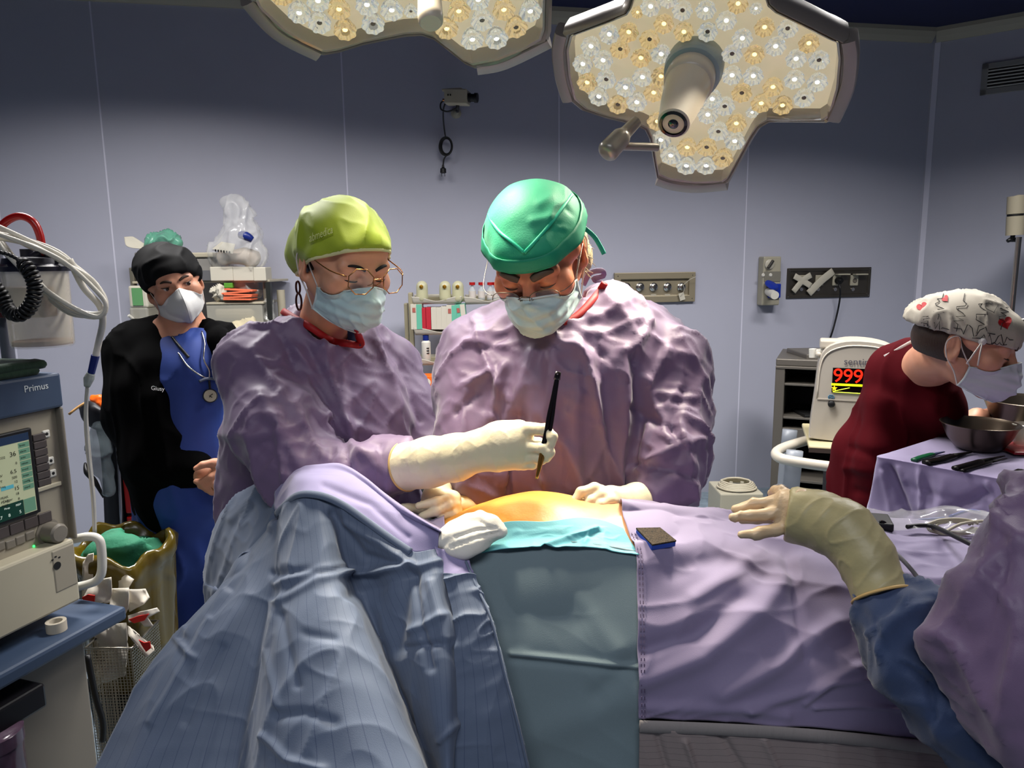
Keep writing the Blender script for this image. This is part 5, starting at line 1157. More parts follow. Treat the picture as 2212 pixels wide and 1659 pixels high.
# ================================================================ the gloved arm reaching in from the right
def reacher():
    c = Vector((P(2640,1400,.72).x, .72, 0))
    root = thing('person', c, 'person at the right edge, only a gloved arm and purple gown side in view', 'person', 'people around the table')
    B = Solid(); V = lambda x, y, z: c + Vector((x, y, z))
    B.rc(V(.05,0,1.36), V(.05,0,1.0), .10, .12, k=.05, raw=True)
    B.chain([(2520,1500,.70,60),(2300,1720,.74,52),(2180,1660,.78,50),(2080,1570,.82,48),(1960,1400,.88,44),(1895,1260,.93,40),(1810,1130,1.0,40),(1730,1110,1.03,28)], k=.03)
    B.rc(V(.10,.0,1.40), V(.20,.0,1.20), .05, .04, k=.03, raw=True); B.rc(V(.20,0,1.2), V(.22,.1,1.0), .04, .03, k=.03, raw=True)
    for dx in (0, .14):
        B.rc(V(dx,0,1.0), V(dx,0,.5), .10, .065, k=.04, raw=True); B.rc(V(dx,0,.5), V(dx,0,.08), .065, .045, k=.02, raw=True); B.rc(V(dx,0,.04), V(dx-.04,.13,.035), .04, .032, k=.02, raw=True)
    M = Matrix.Translation(V(.06,.03,1.60)) @ rot(160, 10, 0).to_4x4(); add_head(B, M, 1.0)
    obj('body', B.mesh(.014, coarse=(.7, .03)), skinA, root)
    z = lambda a, b: (1500+a/2.517, 1000+b/2.517)
    F = lambda l: [(*z(a, b), D, r) for a, b, D, r in l]
    g1 = mat('latex_glove_pale', (.80,.70,.57), .4, sss=.06, bump=.3, bscale=60, stretch=(.5,2,2)); g2 = mat('latex_glove_khaki', (.66,.62,.46), .45, sss=.04, bump=.2, bscale=50)
    ga, S = glove(root, [(1790,1118,1.01,50),(1740,1108,1.03,44),(1706,1100,1.045,36)],
          [F([(510,210,1.045,20),(430,210,1.05,14),(330,225,1.055,12.5),(225,250,1.06,9.5)]), F([(510,260,1.035,20),(420,275,1.035,14.5),(310,288,1.035,13),(208,295,1.035,10)]),
           F([(520,330,1.025,20),(440,365,1.02,14),(340,384,1.015,12.5),(255,390,1.01,9.5)]), F([(520,290,1.06,20),(440,290,1.07,13),(340,305,1.075,11.5),(260,312,1.075,9)]), F([(520,190,1.055,18),(470,160,1.065,14),(440,150,1.075,11),(425,165,1.085,9)])],
          palm=[F([(560,230,1.03,34),(500,220,1.04,26)]), F([(560,310,1.025,34),(490,330,1.03,22)])], seed=31, mt=g1, wr=.0024)
    def wrap(S):
        S.M = Matrix(); S.cut(P(1702,1100,1.04), P(1702,1100,1.04)-P(1760,1110,1.025), .003)
    gb, S = glove(root, [(1905,1288,.918,64),(1868,1200,.955,58),(1822,1145,.985,62),(1765,1122,1.015,58),(1715,1112,1.035,54),(1670,1105,1.05,44)], [], seed=33, mt=g2, wr=.0016, extra=wrap)
    G = Solid()
    G.chain([(1918,1328,.905,52),(1940,1355,.892,66),(1975,1430,.87,72),(2040,1520,.84,66),(2110,1590,.815,62),(2200,1680,.78,84),(2330,1750,.74,95)], k=.04); G.chain([(1950,1318,.895,46),(1990,1296,.895,34)], k=.04)
    bl = mat('sleeve_blue', (.17,.235,.37), .75, var=.18, vscale=12, sheen=.3, crumple=.5, cscale=5, weave=.4)
    obj('sleeve', G.mesh(.0055, lambda p, n: .010*(ridges(p, (.75,0,.5), .05, 4, 35)-.3) + .004*(ridges(p, (.6,0,-.8), .03, 4, 36)-.3) + creases(p, [(1870,1372,1930,1330,1970,1275,6,.005),(1960,1440,2010,1480,8,-.006),(2010,1480,2020,1540,8,-.008),(2060,1540,2100,1500,8,.005)])), bl, root)
    K = Solid()
    K.chain([(2330,1180,.80,130),(2290,1330,.78,150),(2250,1450,.76,130),(2330,1600,.72,150)], k=.06); K.chain([(2180,1250,.80,70),(2120,1320,.80,55),(2050,1365,.815,38)], k=.05); K.chain([(2250,1100,.86,70),(2200,1180,.82,62)], k=.05); K.chain([(2080,1400,.80,50),(2170,1500,.78,60),(2230,1530,.76,70)], k=.05)
    K.rc(V(.05,0,1.36), V(.05,0,1.0), .16, .18, k=.06, raw=True); K.rc(V(.07,0,1.0), V(.07,0,.35), .18, .22, k=.06, raw=True)
    K.rc(V(.06,.03,1.50), V(.06,.03,1.40), .09, .08, k=.01, op='s', raw=True)
    k = obj('gown', K.mesh(.008, lambda p, n: .011*(ridges(p, (.55,0,-1), .055, 5, 45)-.3) + .004*(ridges(p, (.6,.4,.6), .025, 4, 46)-.3) + creases(p, [(2200,1040,2140,1150,2130,1230,12,.010),(2170,1070,2120,1200,7,-.010),(2130,1250,2020,1370,10,.007),(2180,1160,2150,1300,8,-.006)]), coarse=(.75, .03)), gown_m, root)
reacher()
# ================================================================ anaesthetic machine at the left edge
MO = P(136, 879, 1.66); ME = Vector((.316, .949, 0)).normalized(); MN = Vector((.949, -.316, 0)).normalized()
MO0 = Vector((MO.x, MO.y, 0)); MF = frame(MO0, ME, UP, MN); MFi = MF.inverted()
def ml(px, py, off=0):
    return MFi @ PL(px, py, MO + MN*off, MN)
beige = mat('machine_beige', (.60,.57,.50), .5, var=.02); beige2 = mat('machine_beige_dark', (.47,.445,.40), .5); beige3 = mat('machine_cream', (.70,.67,.58), .45)
mblue = mat('machine_blue', (.21,.27,.36), .5); keyb = mat('machine_key', (.29,.26,.25), .5); ink_m = mat('print_black', (.03,.03,.03), .6); white_m = mat('white_plastic', (.80,.79,.75), .4)
def rect(p0, p1): return (min(p0.x, p1.x), min(p0.y, p1.y)), (max(p0.x, p1.x), max(p0.y, p1.y))
def machine():
    root = thing('anaesthesia_machine', MO0 + ME*-.3 - MN*.2, 'big beige and blue anaesthetic machine with a lit screen at the left edge', 'machine')
    xl = -.62; a, b_ = ml(128,804), ml(136,878)
    xr = b_.x; zt = a.y; zb = b_.y
    MB(MF).box((xl, zb, -.42), (xr, zt, .004)).obj('top_housing', mblue, root, bev=.006)
    t = ml(53, 850, .005); t2 = ml(108, 836, .005); ln = t2.x - t.x
    text('Primus', ln/2.93, MF @ Matrix.Translation((t.x, ml(53,848,.005).y, .0045)), 'lettering', mat('print_white', (.78,.80,.80), .5), root)
    zp = ml(163,1163).y; xe = xr - .004
    MB(MF).box((xl, zp, -.40), (xe, zb, -.012)).obj('control_panel', beige, root, bev=.004)
    e = ml(117,890); MB(MF).box((e.x+.012, zp, -.02), (xe+.002, zb, .004)).obj('panel_edge', beige2, root, bev=.004)
    # screen
    s0, s1 = ml(69,924), ml(96,1105); MB(MF).box((xl+.05, s1.y, -.02), (s0.x+.002, s0.y, -.004)).obj('screen_bezel', black_m, root, bev=.003)
    sx1 = s0.x - .008; sy0, sy1 = s1.y+.008, s0.y-.008
    scr = mat('screen_cream', (.60,.62,.50), .3, emit=(.66,.68,.55), estr=.34); sb = mat('screen_blue', (.10,.16,.24), .3, emit=(.10,.17,.27), estr=.35)
    sg = mat('screen_green', (.32,.46,.38), .3, emit=(.36,.52,.42), estr=.34); sd = mat('screen_dark_green', (.03,.17,.13), .3, emit=(.02,.20,.15), estr=.35); sc = mat('screen_cyan', (.3,.6,.65), .3, emit=(.3,.6,.65), estr=.3)
    for m_ in (scr, sb, sg, sd, sc): m_.cycles.emission_sampling = 'NONE'
    so = MB(MF).box((xl+.06, sy0, -.005), (sx1, sy1, -.0035)).obj('screen', scr, root)
    MB(MF).box((xl+.06, sy1-.017, -.004), (sx1, sy1, -.003)).obj('header_bar', sb, so)
    MB(MF).box((xl+.06, sy0, -.004), (sx1-.030, sy0+.034, -.003)).obj('footer_bar', sd, so)
    MB(MF).box((sx1-.029, sy0+.002, -.004), (sx1-.002, sy0+.033, -.003)).obj('soft_key', sg, so)
    n = 8; y1 = sy1-.019; y0 = sy0+.052; h = (y1-y0)/n
    for i in range(n): MB(MF).box((sx1-.026, y0+i*h+.001, -.004), (sx1-.001, y0+(i+1)*h-.001, -.003)).obj('soft_key', sg, so)
    tx = lambda s, x, y, sz, m_=ink_m: text(s, sz, MF @ Matrix.Translation((x, y, -.0028)), 'lettering', m_, so, extrude=.0001)
    gx = sx1-.045
    for s, y, sz, dx in (('36', .045, .015, -.003), ('0', .064, .008, .008), ('6.5', .082, .012, -.006), ('500', .094, .008, -.004), ('12', .104, .008, 0), ('15', .120, .012, -.002), ('18', .131, .008, 0), ('8', .143, .008, .004)): tx(s, gx+dx, sy1-y, sz)
    for s, y in (('etCO2', .045), ('MV', .083), ('VT', .095), ('Freq', .107), ('PEAK', .131), ('PLAT', .140), ('PEEP', .149)): tx(s, gx-.034, sy1-y, .0075)
    for i, s in enumerate(('limits', 'alarm', 'auto', 'values', 'trend', 'loops', 'config', 'stand')): tx(s, sx1-.024, y1-(i+.65)*h, .0065)
    wt = mat('screen_white', (.8,.85,.8), .3, emit=(.8,.85,.8), estr=.4)
    for s, x in (('5', .050), ('8', .075), ('1.7', .100)): tx(s, sx1-x+.008, sy0+.006, .010, wt)
    for s, x in (('PEEP', .054), ('Pinsp', .080), ('Tinsp', .106)): tx(s, sx1-x+.006, sy0+.024, .006, wt)
    tx('Trigger', sx1-.075, sy0+.040, .0075)
    MB(MF).box((gx-.03, sy0+.066, -.004), (gx-.002, sy0+.074, -.003)).obj('marker', sc, so)
    # keys beside and below the screen
    k0, k1 = ml(76,940), ml(106,1050); kh = (k0.y-k1.y)/7
    for i in range(7): MB(MF).box((s0.x+.006, k1.y+i*kh+.001, -.014), (s0.x+.038, k1.y+(i+1)*kh-.001, -.008)).obj('key', keyb, root, bev=.0015)
    for i in range(4): MB(MF).box((s0.x-.034*(i+1)+.001+.03, s1.y-.030, -.014), (s0.x-.034*i+.03-.001, s1.y-.006, -.008)).obj('key', keyb, root, bev=.0015)
    for px, py in ((107,938),(116,996),(121,1023),(139,1146)):
        c = ml(px, py); o = MB(MF).box((c.x-.009, c.y-.009, -.014), (c.x+.009, c.y+.009, -.008)).obj('button', white_m, root, bev=.003)
        MB(MF).lathe((c.x, c.y, -.008), (0,0,1), [(.004,0),(.001,.0006)], 8).obj('symbol', ink_m, o)
    for px, py in ((31,1177),(52,1168),(73,1158),(8,1182)):
        c = ml(px, py); o = MB(MF).box((c.x-.011, c.y-.010, -.014), (c.x+.011, c.y+.010, -.009)).obj('button', beige2, root, bev=.003)
    c = ml(81,1181); MB(MF).ball((c.x, c.y, -.011), .0025).obj('indicator_led', mat('led_green', (.2,.9,.4), .3, emit=(.2,1,.4), estr=3), root, smooth='all')
    c = ml(112,1150); MB(MF).lathe((c.x, c.y, -.014), (0,0,1), [(.030,0),(.030,.004),(.0235,.005),(.0225,.036),(.018,.041),(.004,.0415)], 36, ribs=18, ramp=-.02).obj('rotary_knob', beige2, root, smooth=True)
    MB(MF).box((xl, ml(147,1040).y-.006, -.014), (xe-.016, ml(147,1040).y+.004, -.006)).obj('trim_strip', beige3, root, bev=.002)
    # cream drawer block
    d0 = ml(160,1163,.03); d1 = ml(174,1294,.03)
    MB(MF).box((xl, d1.y-.002, -.40), (d0.x, d0.y, .03)).obj('drawer', beige3, root, bev=.006)
    r0, r1 = ml(110,1192,.03), ml(164,1262,.03)
    MB(MF).box((r0.x, r1.y, .025), (d0.x-.003, r0.y, .0315)).obj('recess_plate', beige, root, bev=.012)
    c = ml(124,1222,.032); MB(MF).lathe((c.x, c.y, .0315), (0,0,1), [(.009,0),(.009,.0008)], 20).obj('emblem', ink_m, root)
    for i, (px, py) in enumerate(((113,1210),(120,1203),(128,1204))):
        q = ml(px, py, .032); MB(MF).box((q.x-.002, q.y-.0015, .0315), (q.x+.003, q.y+.0015, .0322)).obj('emblem', ink_m, root)
    MB().tube([P(160,1165,1.70), P(190,1159,1.70), P(212,1164,1.70), P(219,1185,1.70), P(220,1232,1.70), P(210,1253,1.70), P(190,1262,1.70), P(165,1268,1.70)], .0105, 14, 5).obj('side_handle', white_m, root, smooth='all')
    # work surface
    zs = .745; A = MFi @ PL(169,1293,Vector((0,0,zs)),UP); Bc = MFi @ PL(273,1309,Vector((0,0,zs)),UP); 
    MB(MF).box((xl-.1, zs-.034, -.3), (A.x+.004, zs, Bc.z)).obj('work_surface', mblue, root, bev=.008)
    l0 = ml(187,1430,.02); MB(MF).box((xl, .10, -.35), (l0.x, zs-.034, .02)).obj('lower_cabinet', beige2, root, bev=.006)
    q0, q1 = ml(98,1475,.10), ml(96,1530,.10)
    MB(MF).box((xl, q1.y, .02), (q0.x, q0.y, .10)).obj('drawer', mat('drawer_black', (.045,.04,.055), .4), root, bev=.006, label='black drawer')
    c = ml(10,1600,.08); MB(MF).lathe((c.x-.02, c.y-.16, .07), (0,1,0), [(.05,0),(.055,.01),(.055,.16),(.058,.162),(.058,.19),(.05,.195)], 32).obj('absorber_canister', mat('canister_smoke', (.42,.32,.40), .15, trans=.5, var=.2, vscale=60), root, smooth=True)
    MB(MF).box((xl, .0, -.33), (l0.x+.015, .10, .06)).obj('base', mblue, root, bev=.01)
machine()
def folded_cloth():
    root = thing('folded_cloth', P(40,805,1.62), 'dark green cloth folded in two, lying on top of the machine', 'cloth')
    gm = mat('cloth_green', (.11,.22,.14), .85, bump=.4, bscale=260, crumple=.2, sheen=.2); z0 = ml(128,804).y
    for k, (z, xe, th) in enumerate(((z0+.008, ml(95,803).x, .008), (z0+.022, ml(112,787).x, .009))):
        S = Solid(MF); S.box((xe-.22, z, -.10), (.22, th, .09), rd=.008); obj('fold', S.mesh(.005, lambda p, n: .003*(ridges(p, (.3,1,0), .06, 3, k)-.3)), gm, root)
folded_cloth()
def tape():
    c = PL(123,1362,Vector((0,0,.745)),UP); root = None
    o = MB().lathe(c + Vector((0,0,.0005)), UP, [(.0135,0),(.021,0),(.021,.023),(.0135,.023),(.0135,0)], 32, cap=False).obj('tape_roll', mat('tape_white', (.78,.74,.66), .7), smooth=True, label='small roll of white tape standing on the blue work surface', cat='tape')
tape()
def canister():
    D = 1.62; k = D*.99/FPX*1.13; c = P(94, 748, D); top = P(94, 580, D).z
    root = thing('suction_canister', c, 'clear suction canister with a dark blue lid, above the machine', 'canister')
    H = top-c.z; r = 56*k
    MB().lathe(c, UP, [(r*.9,0),(r*.96,.006),(r,H),(r*.97,H),(r*.93,.008),(r*.2,.006)], 40, cap=False).obj('jar', mat('clear_plastic', (.88,.85,.78), .12, alpha=.38, spec=.6), root, smooth=True)
    MB().lathe(c + Vector((0,0,.004)), UP, [(r*.9,0),(r*.9,.010)], 32).obj('residue', mat('residue', (.55,.38,.28), .4, alpha=.55), root)
    navy = mat('lid_navy', (.045,.05,.13), .4); t = Vector((c.x, c.y, top))
    MB().lathe(t, UP, [(r*1.07,-.006),(r*1.08,.004),(r*.95,.010),(r*.9,.022),(r*.3,.026)], 40).obj('lid', navy, root, smooth=True)
    for dx, dy, rr in ((-.2,0,.013),(.62,-.1,.009)): MB().cyl(t + Vector((dx*r,dy*r,.02)), t + Vector((dx*r,dy*r,.042)), rr).obj('port', navy, root, smooth=True)
    MB().cyl(t+Vector((-.02*r,-.1*r,.02)), P(92,548,D-.005), .011).obj('port', navy, root, smooth=True)
    MB().box((c.x-.17, c.y+.05, c.z+.06), (c.x-.02, c.y+.10, c.z+.13)).obj('bracket', mat('bracket_maroon', (.28,.06,.08), .4), root, bev=.005)
    # pole that carries the canister
    b = Vector((c.x-.15, c.y+.10, 0)); MB().cyl(Vector((b.x,b.y,ml(128,804).y)), Vector((b.x,b.y,top+.10)), .014).obj('stand', mat('stand_grey', (.35,.36,.40), .4), root, smooth=True)
    MB().tube([P(-22,552,D), P(-6,505,D), P(14,478,D), P(44,467,D), P(72,480,D), P(87,512,D), P(91,553,D-.004)], .0082, 14, 5).obj('red_hose', mat('hose_red', (.62,.05,.03), .3, coat=.3), root, smooth='all', label='red rubber hose')
canister()
def tubing():
    tm = mat('clear_tubing', (.93,.91,.86), .18, trans=.35, spec=.6, ior=1.2)
    root = thing('suction_tubing', P(203,1150,1.75), 'coiled clear suction tube hanging down beside the canister to the yellow bag', 'tubing')
    rr = random.Random(5); b = MB()
    for i in range(6):
        o = [rr.uniform(-9, 9) for _ in range(8)]; d = 1.52 + .02*i
        pp = [(-10,500+o[0]*1.6),(70,528+o[1]),(140,562+o[2]),(200,612+o[3]),(229,655+o[4]*.6),(212,681+o[5]*.5),(150,668+o[6]),(80,612+o[7]),(20,550+o[1]),(-12,508+o[2])]
        b.tube([P(x, y, d + .012*math.sin(j)) for j, (x, y) in enumerate(pp)], .0048, 10, 5)
    b.obj('coil', tm, root, smooth='all')
    MB().tube([P(150,560,1.56), P(180,620,1.57), P(215,660,1.57), P(222,695,1.58), P(214,735,1.6), P(206,772,1.6)], .0070, 10, 5).obj('tube', tm, root, smooth='all')
    MB().cyl(P(206,768,1.6), P(197,806,1.6), .0085, 16, .0075).obj('connector', mat('connector_blue', (.06,.13,.40), .35), root, smooth=True, label='dark blue connector')
    MB().tube([P(197,806,1.6), P(192,818,1.6), P(188,835,1.6)], [.008,.011,.006], 10, 4).obj('adapter', mat('clear_grey', (.75,.78,.74), .2, trans=.5), root, smooth='all')
    MB().tube([P(189,832,1.6), P(185,900,1.64), P(190,980,1.68), P(200,1070,1.72), P(204,1150,1.76)], .0042, 8, 6).tube([P(189,835,1.61), P(187,900,1.65), P(194,985,1.69), P(203,1075,1.73), P(206,1150,1.77)], .0036, 8, 6).obj('tube', tm, root, smooth='all')
tubing()
def coil_cord():
    path = spline([P(-15,545,1.46), P(15,548,1.46), P(45,565,1.455), P(66,590,1.45), P(76,625,1.45), P(66,660,1.45), P(42,680,1.45), P(18,670,1.455), P(4,640,1.46), P(-12,620,1.46)], 30)
    pts_ = []; ph = 0; n = len(path)
    for i in range(n-1):
        t = (path[i+1]-path[i]); L = t.length; t.normalize(); u = t.cross(Vector((0,1,0))).normalized(); v = t.cross(u); R = .0105*min(1, max(0, (i-55)/12)) + .0012
        ph += L/.0085*2*pi; pts_.append(path[i] + (u*cos(ph) + v*sin(ph))*R)
    MB().tube(pts_, .0034, 6, 2).obj('coiled_cord', black_m, smooth='all', label='black coiled cord looping in front of the clear canister', cat='cord')
coil_cord()
# ---------------------------------------------------------------- things behind the machine
def cart():
    c = P(235,1130,2.75); c.z = 0
    root = thing('drawer_cart', c, 'dark cart with red drawers, half hidden behind the person in black', 'cart')
    dk = mat('cart_dark', (.055,.06,.085), .5); rd = mat('drawer_red', (.70,.06,.03), .4)
    z0, z1 = P(240,1140,2.7).z, P(240,905,2.7).z
    x0, x1 = P(248,1000,2.75).x, P(470,1000,2.75).x
    MB().box((x0, 2.76, .08), (x1, 3.2, z1)).obj('body', dk, root, bev=.01)
    for i in range(5):
        za = .12 + i*(z1-.18)/5; MB().box((x0+.03, 2.735, za), (x1-.03, 2.77, za+(z1-.18)/5-.012)).obj('drawer', rd, root, bev=.006)
    MB().tube([P(192,872,2.75), P(200,890,2.74), P(222,905,2.73), P(262,906,2.73), P(330,906,2.73)], 1, 10, 5, flat=(.03,.045,(0,0,1))).obj('push_handle', dk, root, smooth='all')
    MB().tube([P(230,905,2.76), P(243,960,2.76), P(250,1050,2.76), P(254,1150,2.76)], 1, 8, 4, flat=(.035,.04,(1,0,0))).obj('side_rail', dk, root, smooth='all')
    MB().tube([P(248,930,2.73), P(256,1000,2.73), P(262,1130,2.73)], .006, 8, 3).obj('edge_strip', mat('alu', (.55,.55,.58), .3, metal=.7), root, smooth='all')
    for dx in (.06, .5): MB().lathe((x0+dx, 2.85, .04), (1,0,0), [(.04,0),(.04,.03)], 20).obj('caster', black_m, root, smooth=True)
    S = Solid(); S.chain([(215,925,2.70,14),(214,965,2.70,20),(222,1010,2.70,14),(235,1060,2.70,10)], k=.03)
    obj('hanging_bag', S.mesh(.006, lambda p, n: .012*(ridges(p, (0,.2,1), .05, 3, 5)-.4)), mat('bag_grey', (.36,.40,.42), .25, alpha=.55), root)
    MB().tube([P(184,1000,2.72), P(188,1020,2.70), P(205,1040,2.70), P(224,1075,2.70)], [.004,.012,.010,.004], 8, 5).obj('clip', black_m, root, smooth='all')
    S = Solid(); S.chain([(200,858,2.70,7),(215,860,2.69,8),(228,868,2.69,6)], k=.01); S.chain([(198,864,2.69,5),(214,870,2.68,6),(222,880,2.68,5)], k=.01)
    obj('orange_wrap', S.mesh(.004, lambda p, n: .008*(ridges(p, (1,0,.3), .03, 3, 8)-.4)), mat('wrap_orange', (.90,.38,.08), .4), label='crumpled orange wrapper on the dark cart handle', cat='wrapper')
    MB().tube([P(149,895,2.66), P(168,880,2.67), P(188,868,2.68)], .0045, 8, 2).obj('wooden_stick', mat('stick', (.72,.55,.34), .6), smooth='all', label='pale thin stick poking out beside the orange wrapper', cat='stick')
cart()
def waste_bag():
    D = 2.05; c = P(262,1170,D); z = P(262,1168,D).z; r = .135
    root = thing('waste_bin', (c.x, D, 0), 'bin lined with a yellow waste bag standing by the blue trousers', 'bin')
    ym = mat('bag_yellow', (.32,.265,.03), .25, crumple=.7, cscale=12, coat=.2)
    b = MB(); prof = [(.10,-.62),(.125,-.3),(.138,-.12),(.142,-.06),(.150,-.045),(.150,-.01),(.142,.0),(.130,-.005),(.126,-.05),(.12,-.2)]
    b.lathe((c.x, D, z), UP, prof, 64, cap=False); me = b.mesh(True); v = np.array([x.co for x in me.vertices]); a = np.arctan2(v[:,1]-D, v[:,0]-c.x)
    k = 1 + .05*np.sin(a*7+v[:,2]*20) + .03*np.sin(a*13+1); zz = v[:,2] + np.where(v[:,2] > z-.07, .02*np.sin(a*3+1)+.01*np.sin(a*8), 0)
    for i, x in enumerate(me.vertices): x.co = (c.x + (v[i,0]-c.x)*k[i], D + (v[i,1]-D)*k[i], zz[i])
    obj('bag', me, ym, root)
    MB().lathe((c.x, D, 0), UP, [(.09,0),(.10,.02),(.13,z-.42),(.12,z-.42)], 32).obj('bin', black_m, root, smooth=True)
    S = Solid(); S.ell((c.x, D, z-.07), (.115,.115,.06)); S.chain([(225,1165,2.02,20),(280,1185,1.99,26)], k=.03); S.chain([(215,1195,1.98,18),(310,1198,2.0,14)], k=.03)
    obj('green_sheet', S.mesh(.006, lambda p, n: .022*(ridges(p, (1,.3,.2), .07, 2, 12)-.45)), mat('sheet_green', (.16,.46,.34), .75, bump=.5, bscale=120), label='crumpled green sheet thrown in the yellow waste bag', cat='sheet')
waste_bag()
def basket():
    o = P(236,1400,1.80); o.z = P(236,1400,1.80).z; zt = o.z
    root = thing('wire_basket', (o.x, 1.85, .0), 'wire mesh basket full of paper wrappers beside the machine', 'basket')
    x0, x1 = P(186,1420,1.80).x, P(283,1390,1.80).x; y0, y1 = 1.80, 1.95; z0 = .12
    w = mat('wire', (.62,.60,.55), .3, metal=.9); b = MB()
    for x in np.arange(x0, x1+.001, .0085): b.cyl((x,y0,z0), (x,y0,zt), .0009, 4)
    for y in np.arange(y0, y1+.001, .0085): b.cyl((x1,y,z0), (x1,y,zt), .0009, 4); b.cyl((x0,y,z0), (x0,y,zt), .0009, 4)
    for z in np.arange(z0, zt, .0085): b.cyl((x0,y0,z), (x1,y0,z), .0009, 4); b.cyl((x1,y0,z), (x1,y1,z), .0009, 4)
    b.obj('wire_mesh', w, root)
    MB().tube([(x0,y0,zt),(x1,y0,zt),(x1,y1,zt),(x0,y1,zt)], .0032, 8, 1, closed=True).obj('rim', w, root, smooth='all')
    MB().box((x0+.004,y0+.004,z0), (x1-.004,y1-.004,z0+.004)).obj('bottom', w, root)
    MB().tube([P(188,1415,1.74), P(205,1500,1.73), P(222,1560,1.73), P(222,1600,1.73)], .008, 8, 5).obj('hose', black_m, root, smooth='all', label='black hose')
    MB().box((x0,y0+.03,.0), (x0+.02,y1-.03,z0)).obj('foot', w, root); MB().box((x1-.02,y0+.03,.0), (x1,y1-.03,z0)).obj('foot', w, root)
    pm = mat('paper_white', (.80,.77,.71), .8, crumple=.4, cscale=14); pr = mat('stain_red', (.72,.12,.08), .7)
    def wrap(lbl, poly, D, th=.012, stain=None, m=pm):
        q = [P(x, y, D) for x, y in poly]; n = len(q); S = MB()
        c = sum(q, Vector())/n; f = (CAM-c).normalized()
        g = bmesh.new(); vs = [g.verts.new(p) for p in q]; g.faces.new(vs); bmesh.ops.triangulate(g, faces=g.faces[:]); bmesh.ops.subdivide_edges(g, edges=g.edges[:], cuts=5, use_grid_fill=True)
        me = bpy.data.meshes.new('m'); 
        for v in g.verts: v.co += f*.022*(math.sin(v.co.x*70+D*30)*math.cos(v.co.z*55))
        g.to_mesh(me); g.free(); me.polygons.foreach_set('use_smooth', [True]*len(me.polygons))
        o = obj('paper_wrapper', me, m, label=lbl, cat='wrapper', group='paper wrappers in the wire basket'); solid(o, .004)
        if stain:
            s = [P(x, y, D-.02) for x, y in stain]; k = MB().add(s, [tuple(range(len(s)))]).obj('stain', pr, o); solid(k, .003)
    wrap('tall white wrapper standing behind the white handle of the machine', [(178,1280),(180,1215),(190,1198),(202,1196),(200,1300),(182,1310)], 1.90)
    wrap('crumpled pale wrapper just right of the white handle', [(176,1300),(200,1255),(240,1248),(242,1285),(236,1302),(182,1300)], 1.84, stain=[(178,1290),(190,1284),(205,1286),(204,1300),(180,1300)])
    wrap('wrapper folded to a diamond, highest on the right of the basket', [(244,1258),(264,1234),(289,1252),(276,1272),(250,1274)], 1.92)
    wrap('wide white wrapper with torn end sticking out over the blue corner', [(240,1272),(278,1270),(278,1312),(268,1330),(236,1330)], 1.86)
    wrap('broad white wrapper leaning out to the right of the basket', [(278,1274),(314,1272),(323,1290),(310,1305),(280,1322),(276,1310)], 1.88)
    wrap('rolled white wrapper with a red print pointing right', [(276,1330),(300,1322),(340,1313),(345,1320),(318,1334),(330,1352),(312,1352),(300,1338),(278,1344)], 1.86, stain=[(278,1338),(300,1330),(322,1326),(312,1340),(290,1346)])
    wrap('clear and white wrapper with red print hanging at the sheet', [(276,1352),(300,1372),(330,1395),(333,1405),(316,1420),(304,1404),(290,1384),(277,1370)], 1.82, stain=[(300,1382),(312,1388),(324,1386),(326,1400),(316,1408),(308,1396)])
    wrap('flat pale wrapper upright inside the wire basket', [(206,1400),(206,1355),(272,1345),(276,1400),(270,1460),(210,1480)], 1.86)
basket()
